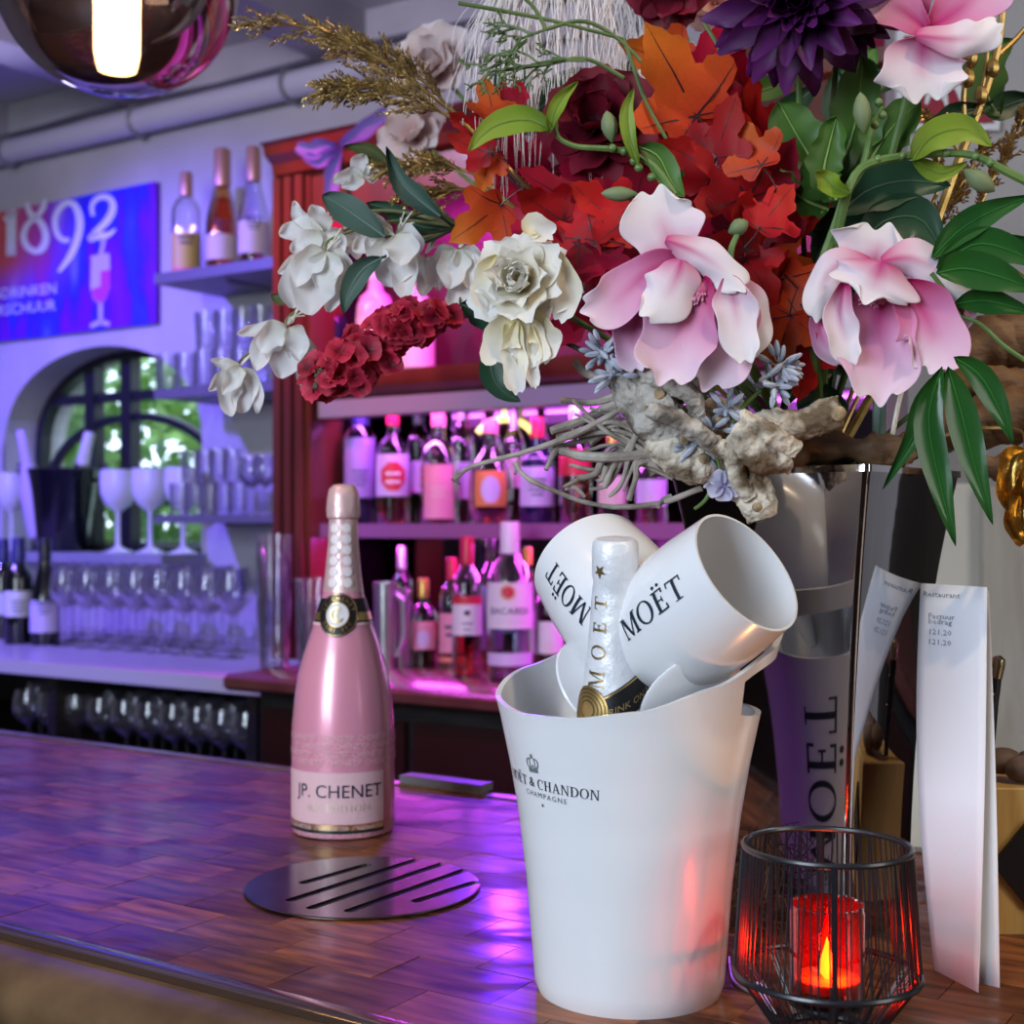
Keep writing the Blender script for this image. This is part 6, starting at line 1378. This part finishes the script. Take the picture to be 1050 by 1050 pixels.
# ------------------------------------------------------------------ green foliage
def cutleaf(axis, hw, D, mats, parent, n=3):
    prof = [.05]+[x for k in range(5) for x in (.55+.12*k if k < 3 else .95-.2*(k-2), .42+.12*k if k < 3 else .75-.2*(k-2))]+[.02]
    mb = patch(axis, hw, D, prof, 4, 1.2, 30, 8, 0, hw); patch(axis, 1.6, D, [1,.8,.5,.2], 0, 0, 10, 2, 0, 0, mb, 1, -1); return put('leaf', mb, mats, parent)
gl_ = thing('green_branch', 'broad toothed green leaves under the purple dahlia', 'branch', P(850, 250, .86))
for ax, hw, D in (([(845,205),(835,170),(818,140),(798,104)], 42, .83), ([(850,200),(870,150),(880,110),(885,56)], 40, .85), ([(858,205),(845,180),(850,150),(858,120)], 26, .82), ([(870,200),(895,160),(915,130),(944,104)], 33, .85), ([(850,215),(825,205),(808,190),(790,172)], 24, .84), ([(855,215),(835,225),(820,215),(800,200)], 18, .86)):
    cutleaf(ax, hw, D, LF_green, gl_)
stemp([(866,205),(858,230),(845,265),(835,300),(832,330)], [3.4,3.4,3.2,3,3], .815, pm('stem_bright', (.08,.15,.035), (.13,.22,.06), 60, .45), gl_)
stem3([P(832,330,.815), P(840,420,.85), VM, VM+Vector((0,0,-.1))], [3,3,3,3], GM, gl_)
bz = thing('magnolia_bud_branch', 'knobbly green branch with lime leaves and buds at the upper right', 'branch', P(868, 198, .80))
SB = MATS['stem_bright']
stemp([(868,198),(880,175),(900,165),(930,160),(965,157),(1000,160),(1030,175),(1060,190)], [3,2.6,2.6,2.4,2.4,2.2,2.6,2.6], .80, SB, bz)
stemp([(868,198),(885,170),(895,130),(905,110)], [2.4,2.2,2,1.6], .81, SB, bz, 'twig')
stem3([P(868,198,.80), P(850,300,.83), VM, VM+Vector((0,0,-.1))], [3,3,3,3], SB, bz)
for k, (cx_, cy_) in enumerate(((900,163),(925,160),(945,158),(970,157),(1000,160),(1015,167),(905,118),(901,105),(897,128))): put('node', MB().ball(P(cx_, cy_, .799), .0026, 8, 6), SB, bz)
leafp([(935,165),(955,140),(990,132),(1017,150)], 17, .795, LF_lime, bz, cup=2); leafp([(935,162),(950,172),(968,178),(992,166)], 10, .805, LF_lime, bz, cup=2)
leafp([(872,198),(855,192),(845,182),(836,176)], 12, .795, LF_lime, bz, cup=5, wave=2)
M_bud = petal_mat('bud_grey_green', (.10,.15,.05), (.18,.23,.11), (.22,.26,.13), None, transl=.1)
def bud(px, py, L, W, ang, D, parent):
    d = Vector((math.cos(R(ang)), 0, math.sin(R(ang)))); q = d.to_track_quat('Z', 'Y').to_matrix().to_4x4()
    prof = [(.001,-.5),(.30,-.42),(.75,-.22),(.98,0),(.85,.2),(.5,.38),(.001,.5)]; put('bud', MB().lathe([(a*W/2*D/F, b_*L*D/F) for a, b_ in prof], 14, Matrix.Translation(P(px, py, D)) @ q), M_bud, parent)
bud(884, 116, 44, 19, 95, .79, bz); bud(1004, 185, 40, 21, -35, .79, bz); 
vt = thing('vine_tendril', 'lime green vine with buds curling over the maple leaves', 'vine', P(690, 200, .80))
stemp([(692,200),(670,170),(640,155),(615,152),(590,150),(572,140),(570,122)], [2.4,2.2,2,1.8,1.6,1.4,1.2], .79, SB, vt)
leafp([(566,132),(540,122),(505,130),(480,155)], 15, .785, LF_lime, vt, cup=2); leafp([(562,138),(568,115),(578,98),(593,83)], 8, .785, LF_lime, vt, cup=3)
leafp([(655,170),(645,140),(643,112),(650,90)], 8, .785, LF_lime, vt, cup=2); leafp([(655,150),(675,160),(688,185),(702,202)], 14, .79, LF_green, vt, cup=2)
bud(636, 199, 40, 16, 178, .785, vt); bud(625, 130, 34, 18, 100, .79, vt); bud(757, 233, 24, 18, 30, .785, vt)
stemp([(757,238),(750,255),(748,272)], [1.6,2,2], .785, SB, vt, 'twig')
for cx_, cy_ in ((640,155),(655,172),(628,152),(668,182),(650,165)): put('node', MB().ball(P(cx_, cy_, .788), .0026, 8, 6), SB, vt)
stem3([P(692,200,.80), P(720,330,.85), VM, VM+Vector((0,0,-.1))], [2.2,2.2,2.2,2.2], SB, vt)
dk = thing('dark_leaf_branch', 'dark blue green leaves around the right magnolia', 'branch', P(900, 250, .86))
for ax, hw, D in (([(860,220),(890,195),(930,185),(975,190)], 26, .84), ([(880,250),(910,225),(945,225),(968,262)], 24, .84), ([(835,270),(850,240),(870,225),(900,220)], 18, .86), ([(870,420),(850,410),(830,405),(818,420)], 14, .86), ([(885,300),(860,250),(840,230),(815,225)], 20, .88), ([(1010,110),(985,115),(965,125),(945,130)], 12, .88), ([(800,420),(830,380),(855,375),(868,385)], 14, .87)):
    leafp(ax, hw, D, LF_dark, dk)
for ax, hw in (([(1025,120),(1010,90),(1015,60),(1040,40)], 24), ([(1060,100),(1040,105),(1020,112),(1005,108)], 14)): leafp(ax, hw, .92, LF_green if hw > 20 else LF_dark, dk)
stem3([P(880,250,.86), P(860,350,.88), VM, VM+Vector((0,0,-.1))], [2.4]*4, GD, dk)
ba = thing('bamboo_spray', 'glossy bamboo leaves hanging over the right side of the vase', 'branch', P(980, 365, .80))
for ax, hw, D in (([(974,374),(950,410),(935,450),(905,502)], 12, .80), ([(966,376),(952,430),(965,500),(980,560)], 16, .785), ([(972,376),(985,420),(1000,480),(1018,538)], 17, .78), ([(978,366),(1005,385),(1025,420),(1039,455)], 14, .78), ([(955,265),(985,235),(1020,215),(1060,200)], 15, .80), ([(960,275),(1000,250),(1040,258),(1070,275)], 18, .80), ([(960,280),(990,275),(1030,285),(1070,300)], 20, .79), ([(978,312),(1005,308),(1030,312),(1065,322)], 14, .80), ([(965,272),(1000,262),(1030,250),(1060,245)], 14, .82)):
    leafp(ax, hw, D, LF_bamboo, ba, prof=LANCE, cup=2.5, wave=.4)
for pts in ([(1060,375),(1030,355),(1005,332),(985,325)], [(975,340),(976,360),(972,378)], [(962,380),(972,368),(980,345),(988,325)], [(955,280),(970,300),(985,325)]): stemp(pts, [1.5,1.4,1.2,1], .80, SB, ba, 'twig')
stem3([P(985,325,.80), P(960,400,.84), VM, VM+Vector((0,0,-.1))], [1.6]*4, SB, ba)
# coral-like green twig
fn_ = thing('green_twig', 'branching fine green twig in front of the feather', 'twig', P(640, 80, .84))
mb = MB(); rr = random.Random(14)
def twigs(x, y, ang, L, depth, r_, d):
    x2, y2 = x+L*math.cos(ang), y-L*math.sin(ang); xm, ym = (x+x2)/2+rr.uniform(-2,2), (y+y2)/2+rr.uniform(-2,2)
    mb.tube([P(x, y, .83, d), P(xm, ym, .83, d+1), P(x2, y2, .83, d+2)], [r_*.001, r_*.00095, r_*.0008], 5)
    if depth:
        for k in range(rr.choice((2,2,3))): twigs(x+(x2-x)*rr.uniform(.5,1), y+(y2-y)*rr.uniform(.5,1), ang+rr.uniform(.25,.75)*(-1)**k, L*rr.uniform(.5,.75), depth-1, r_*.85, d+rr.uniform(-5,5))
for (x, y, a, L) in ((560,30,200,34),(540,42,215,30),(580,60,190,36),(560,66,185,32),(530,55,230,30),(600,62,175,34),(545,35,160,26),(515,62,205,26)): twigs(x, y, R(a), L, 3, .95, 0)
o = put('fine_twigs', mb, pm('twig_green', (.07,.12,.03), (.12,.17,.05), 60, .5), fn_); o['kind'] = 'stuff'
for pts in ([(470,3),(520,12),(570,22),(640,40)], [(560,30),(600,22),(640,45),(680,90)], [(640,80),(600,60),(560,66),(515,72)], [(560,30),(545,5),(520,-15)], [(640,40),(650,70),(665,110),(700,170)], [(720,20),(735,45),(742,60)]): stemp(pts, [1.3,1.3,1.2,1.1], .84, MATS['twig_green'], fn_, 'stem')
stem3([P(700,170,.84), P(740,320,.88), VM, VM+Vector((0,0,-.1))], [1.5]*4, MATS['twig_green'], fn_)
# lilac berry sprigs
bs = thing('berry_sprig', 'grey lilac waxy buds around the driftwood', 'sprig', P(760, 400, .80))
mbs = []
rr = random.Random(6)
for cx_, cy_, n_ in ((715,455,26),(745,420,16),(800,375,26),(618,362,26),(628,385,20),(742,490,10),(795,395,14),(730,440,18)):
    mb = MB()
    for k in range(n_):
        a = rr.uniform(0, 2*PI); r_ = 20*math.sqrt(rr.random()); c = P(cx_+r_*math.cos(a), cy_+r_*math.sin(a), .79, rr.uniform(-8,8)); d = Vector((math.cos(a), rr.uniform(-.9,.2), -math.sin(a))).normalized()
        mb.ball(c, .0030, 6, 5, sq=(.62,.62,1.6), M=d.to_track_quat('Z', 'Y').to_matrix().to_4x4()); mb.tube([c, c-d*.008], .0004, 4)
    o = put('bud_cluster', mb, pm('waxy_lilac', (.30,.33,.40), (.44,.46,.54), 50, .5), bs); o['kind'] = 'stuff'
for pts in ([(720,440),(735,480),(725,510),(712,522)], [(735,480),(750,440),(752,420)], [(780,400),(760,420),(748,440)], [(650,380),(630,375),(615,360)]): stemp(pts, [1.3,1.3,1.2,1.1], .795, GM, bs, 'twig')
stem3([P(748,440,.795), P(790,455,.85), VM, VM+Vector((0,0,-.05))], [1.3]*4, GM, bs)
pa_ = thing('small_lilac_flower', 'small lilac flower hanging over the vase rim', 'flower', P(742, 498, .785))
for k in range(5): a = 2*PI*k/5+.3; put('petal', patch([(742,498),(742+10*math.cos(a),498+10*math.sin(a)),(742+18*math.cos(a),498+16*math.sin(a))], 9, .775, MPRO, 2, 1, 8, 6, 0, k), petal_mat('lilac_petal', (.40,.36,.55), (.52,.50,.66), (.60,.58,.72), None), pa_)
stemp([(742,498),(738,480),(732,460)], [.9,.9,.9], .785, GM, pa_)

# ------------------------------------------------------------------ driftwood
M_drift = pm('driftwood_grey', (.11,.085,.065), (.46,.42,.37), 45, .8, bump=1.0, bscale=160, detail=10, ramp=(.40,.57))
M_drift2 = pm('driftwood_pale', (.13,.085,.045), (.66,.58,.46), 45, .8, bump=1.0, bscale=150, detail=10, ramp=(.40,.56))
M_twig = pm('twig_grey', (.22,.18,.145), (.46,.40,.345), 60, .8, bump=.5, bscale=160)
dw = thing('driftwood', 'pale gnarled driftwood root with a tangle of grey twigs at the vase mouth', 'driftwood', P(760, 480, .83))
tex = bpy.data.textures.new('drift', 'CLOUDS'); tex.noise_scale = .012; tex2 = bpy.data.textures.new('drift_fine', 'MUSGRAVE'); tex2.noise_scale = .006; tex2.musgrave_type = 'RIDGED_MULTIFRACTAL'
def chunk(pts, rads, D, mat, s=.005):
    o = stemp(pts, [q*.82 for q in rads], D, mat, dw, 'gnarled_wood', 16, 26); sb_ = o.modifiers.new('s', 'SUBSURF'); sb_.levels = 2; sb_.render_levels = 2; md = o.modifiers.new('d', 'DISPLACE'); md.texture = tex; md.strength = s*.75; md.texture_coords = 'GLOBAL'; m2 = o.modifiers.new('e', 'DISPLACE'); m2.texture = tex2; m2.strength = .0008; m2.mid_level = .7; m2.texture_coords = 'GLOBAL'; return o
chunk([(628,375,0),(650,400,-2),(670,425,-4),(690,445,0),(720,455,4)], [7,15,20,17,13], .80, M_drift, .010)
chunk([(642,388,0),(672,400,0),(700,398,2),(725,395,6)], [9,11,10,8], .81, M_drift, .008)
chunk([(672,440,0),(700,468,-2),(735,480,0),(760,482,2)], [15,17,14,10], .80, M_drift2, .010)
chunk([(752,440,-6),(770,452,-8),(785,464,-9),(812,468,-9)], [14,18,17,12], .78, M_drift2, .011)
chunk([(766,440,0),(790,435,0),(825,435,0),(850,425,-3),(862,422,-5)], [9,11,11,12,11], .80, M_drift2, .006)
chunk([(762,470,0),(770,500,-3),(778,520,-5),(782,533,-5)], [13,14,13,11], .785, M_drift2, .009)
chunk([(700,440,0),(730,430,2),(760,425,4)], [13,15,13], .83, M_drift, .009)
chunk([(650,385,-6),(690,392,-10),(712,410,-10),(716,432,-6)], [5,8,7,6], .795, M_drift, .006)
chunk([(664,418,-12),(690,428,-14),(712,442,-12),(742,462,-10)], [6,7,8,6], .79, M_drift, .006)
chunk([(735,455,-12),(752,470,-14),(758,492,-14),(770,512,-12)], [6,8,7,6], .785, M_drift2, .006)
chunk([(760,424,-8),(782,440,-14),(800,452,-16),(818,462,-14)], [5,7,8,6], .775, M_drift2, .006)
for cx_, cy_, D, r_ in ((690,396,.785,5),(702,452,.782,5),(722,470,.782,6),(776,520,.770,5),(766,450,.765,5),(664,420,.78,4),(790,463,.765,7.5),(806,470,.765,5),(860,424,.783,8),(676,404,.784,6),(738,432,.79,6)):
    put('knot', MB().ball(P(cx_, cy_, D), r_*D/F, 12, 8, sq=(1,.5,1)), pm('knot_tan', (.10,.06,.03), (.50,.36,.20), 110, .8, bump=.8), dw)
TW = [([(465,493),(480,480),(505,472),(540,463),(590,445),(640,418),(670,405)], [2.2,1.7,1.7,1.9,2.1,2.4,3]), ([(466,492),(472,497)], [1.4,.6]), ([(466,490),(470,480)], [1.2,.6]),
 ([(528,475),(540,490),(565,502),(600,515),(635,520),(680,515),(720,500)], [1.9,1.8,1.8,1.9,2,2.2,2.6]), ([(528,486),(530,478),(532,470)], [1.2,1.4,1]),
 ([(565,442),(600,430),(640,410),(690,392)], [2.8,3.2,3.4,4]), ([(570,448),(620,440),(660,430)], [2.4,2.8,3]), ([(575,462),(600,468),(640,468),(690,462)], [3,3.4,3.6,4]), ([(592,490),(610,486),(620,470),(650,455)], [2,2.2,2.4,2.6]),
 ([(560,482),(570,462),(585,455),(610,450)], [1.6,1.8,2.2,2.4]), ([(605,455),(625,440),(650,430)], [2,2.4,2.6]), ([(598,492),(606,488),(616,492),(622,478)], [1.5,1.6,1.8,2]), ([(645,512),(652,490),(655,475),(690,470)], [2.2,2.4,2.6,3]), ([(620,500),(628,480),(640,470)], [1.6,2,2.2]),
 ([(655,395),(650,420),(640,450),(655,480)], [1.8,2,2.2,2]), ([(660,400),(648,440),(652,470),(690,490)], [1.6,1.8,2,2]), ([(590,372),(600,382),(620,390),(645,395)], [3.6,3,2.8,3]), ([(640,462),(680,480),(720,492),(745,500)], [3,3.4,3.4,3]), ([(600,510),(590,500),(580,502)], [1.4,1.2,.8]), ([(675,520),(680,512),(688,508)], [1.6,1.6,1.4]), ([(575,410),(610,412),(650,400)], [2,2.4,3])]
rr = random.Random(40)
for k in range(18):
    x0, y0 = rr.uniform(575,640), rr.uniform(408,515); x1, y1 = rr.uniform(660,720), rr.uniform(415,490); TW.append(([(x0,y0),(x0+(x1-x0)*.35,y0+(y1-y0)*.3+rr.uniform(-14,14)),(x0+(x1-x0)*.7,y0+(y1-y0)*.7+rr.uniform(-8,8)),(x1,y1)], [1.1,1.6,2.1,2.4]))
for k, (pts, r_) in enumerate(TW):
    o = stemp([(a, b_, 6*math.sin(k*1.3+i)) for i, (a, b_) in enumerate(pts)], [x*.86 for x in r_], .82, M_twig, dw, 'twig', 8, 22); md = o.modifiers.new('d', 'DISPLACE'); md.texture = tex; md.strength = .0016; md.texture_coords = 'GLOBAL'
M_brn = pm('driftwood_brown', (.09,.045,.02), (.24,.13,.06), 18, .6, stretch=(1,1,3), bump=.5, bscale=60)
d2 = thing('bark_piece', 'dark brown curled bark pieces on the right of the vase mouth', 'bark', P(960, 450, .87))
for pts, r_, D in (([(800,468),(840,462),(890,465),(935,462)], [5,9,9,6], .83), ([(930,460),(970,440),(1020,430),(1065,425)], [8,16,18,16], .90), ([(985,380),(1010,360),(1040,350),(1070,345)], [14,20,20,16], .94), ([(960,400),(1000,395),(1040,400),(1070,405)], [8,12,14,14], .92), ([(1000,470),(1030,480),(1060,490)], [6,9,9], .88)):
    o = stemp(pts, r_, D, M_brn, d2, 'bark', 12, 20); md = o.modifiers.new('d', 'DISPLACE'); md.texture = tex; md.strength = .02; md.texture_coords = 'GLOBAL'
gp = thing('gold_leaf', 'crumpled gold painted leaf at the right edge below the bark', 'leaf', P(1040, 470, .82))
for ax, hw in (([(1052,462),(1038,472),(1036,500),(1040,525)], 14), ([(1045,505),(1038,525),(1042,545),(1050,558)], 9), ([(1060,470),(1050,500),(1048,530),(1055,550)], 12)): put('blade', patch(ax, hw, .815, MPRO, 6, 2.5, 14, 8, 0, hw), pm('gold_leaf_metal', (.50,.27,.05), (.62,.38,.10), 60, .25, .9, bump=.4), gp)
stem3([P(1052,462,.815), P(1040,440,.86), P(960,450,.88), VM], [1.2,1.2,1.4,1.4], M_gold, gp)
# stems seen in the vase mouth
stemp([(902,405),(901,440),(900,480)], [4.2,4.2,4.2], .84, pm('stem_grey_green', (.10,.16,.12), rough=.6), gl_); stemp([(925,398),(918,430),(912,465)], [1.8,1.8,1.8], .83, pm('stem_silver', (.5,.45,.38), rough=.3, metal=.6), gl_)
# white silk lily on the cornice, violet light put into its petal colour
orc = thing('silk_lily', 'pale silk lily lit violet on top of the cabinet cornice', 'flower', P(372, 205, 2.35))
Mv = petal_mat('silk_violet_light', (.16,.14,.55), (.26,.22,.75), (.34,.30,.85), None)
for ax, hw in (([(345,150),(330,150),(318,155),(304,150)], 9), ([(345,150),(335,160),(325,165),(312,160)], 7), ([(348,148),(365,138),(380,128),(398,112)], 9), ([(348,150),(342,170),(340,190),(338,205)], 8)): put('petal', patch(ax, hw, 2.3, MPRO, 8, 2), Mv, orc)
stemp([(348,150),(352,180),(360,205)], [4,4,4], 2.31, GD, orc)
# dark filler foliage deep in the bouquet
fl = thing('foliage_branch', 'dark green filler leaves deep inside the bouquet', 'branch', VM)
rr = random.Random(77)
for k in range(46):
    cx_, cy_ = rr.uniform(520, 900), rr.uniform(60, 400)
    if cx_ < 600 and cy_ > 330: continue
    a = rr.uniform(0, 2*PI); L = rr.uniform(45, 80); D = rr.uniform(.95, 1.02)
    leafp([(cx_-L/2*math.cos(a), cy_-L/2*math.sin(a)), (cx_, cy_+4), (cx_+L/2*math.cos(a), cy_+L/2*math.sin(a))], rr.uniform(12, 20), D, LF_dark if k % 3 else LF_green, fl)
stem3([P(720,220,.98), P(760,350,.95), VM, VM+Vector((0,0,-.1))], [2.5]*4, GD, fl)
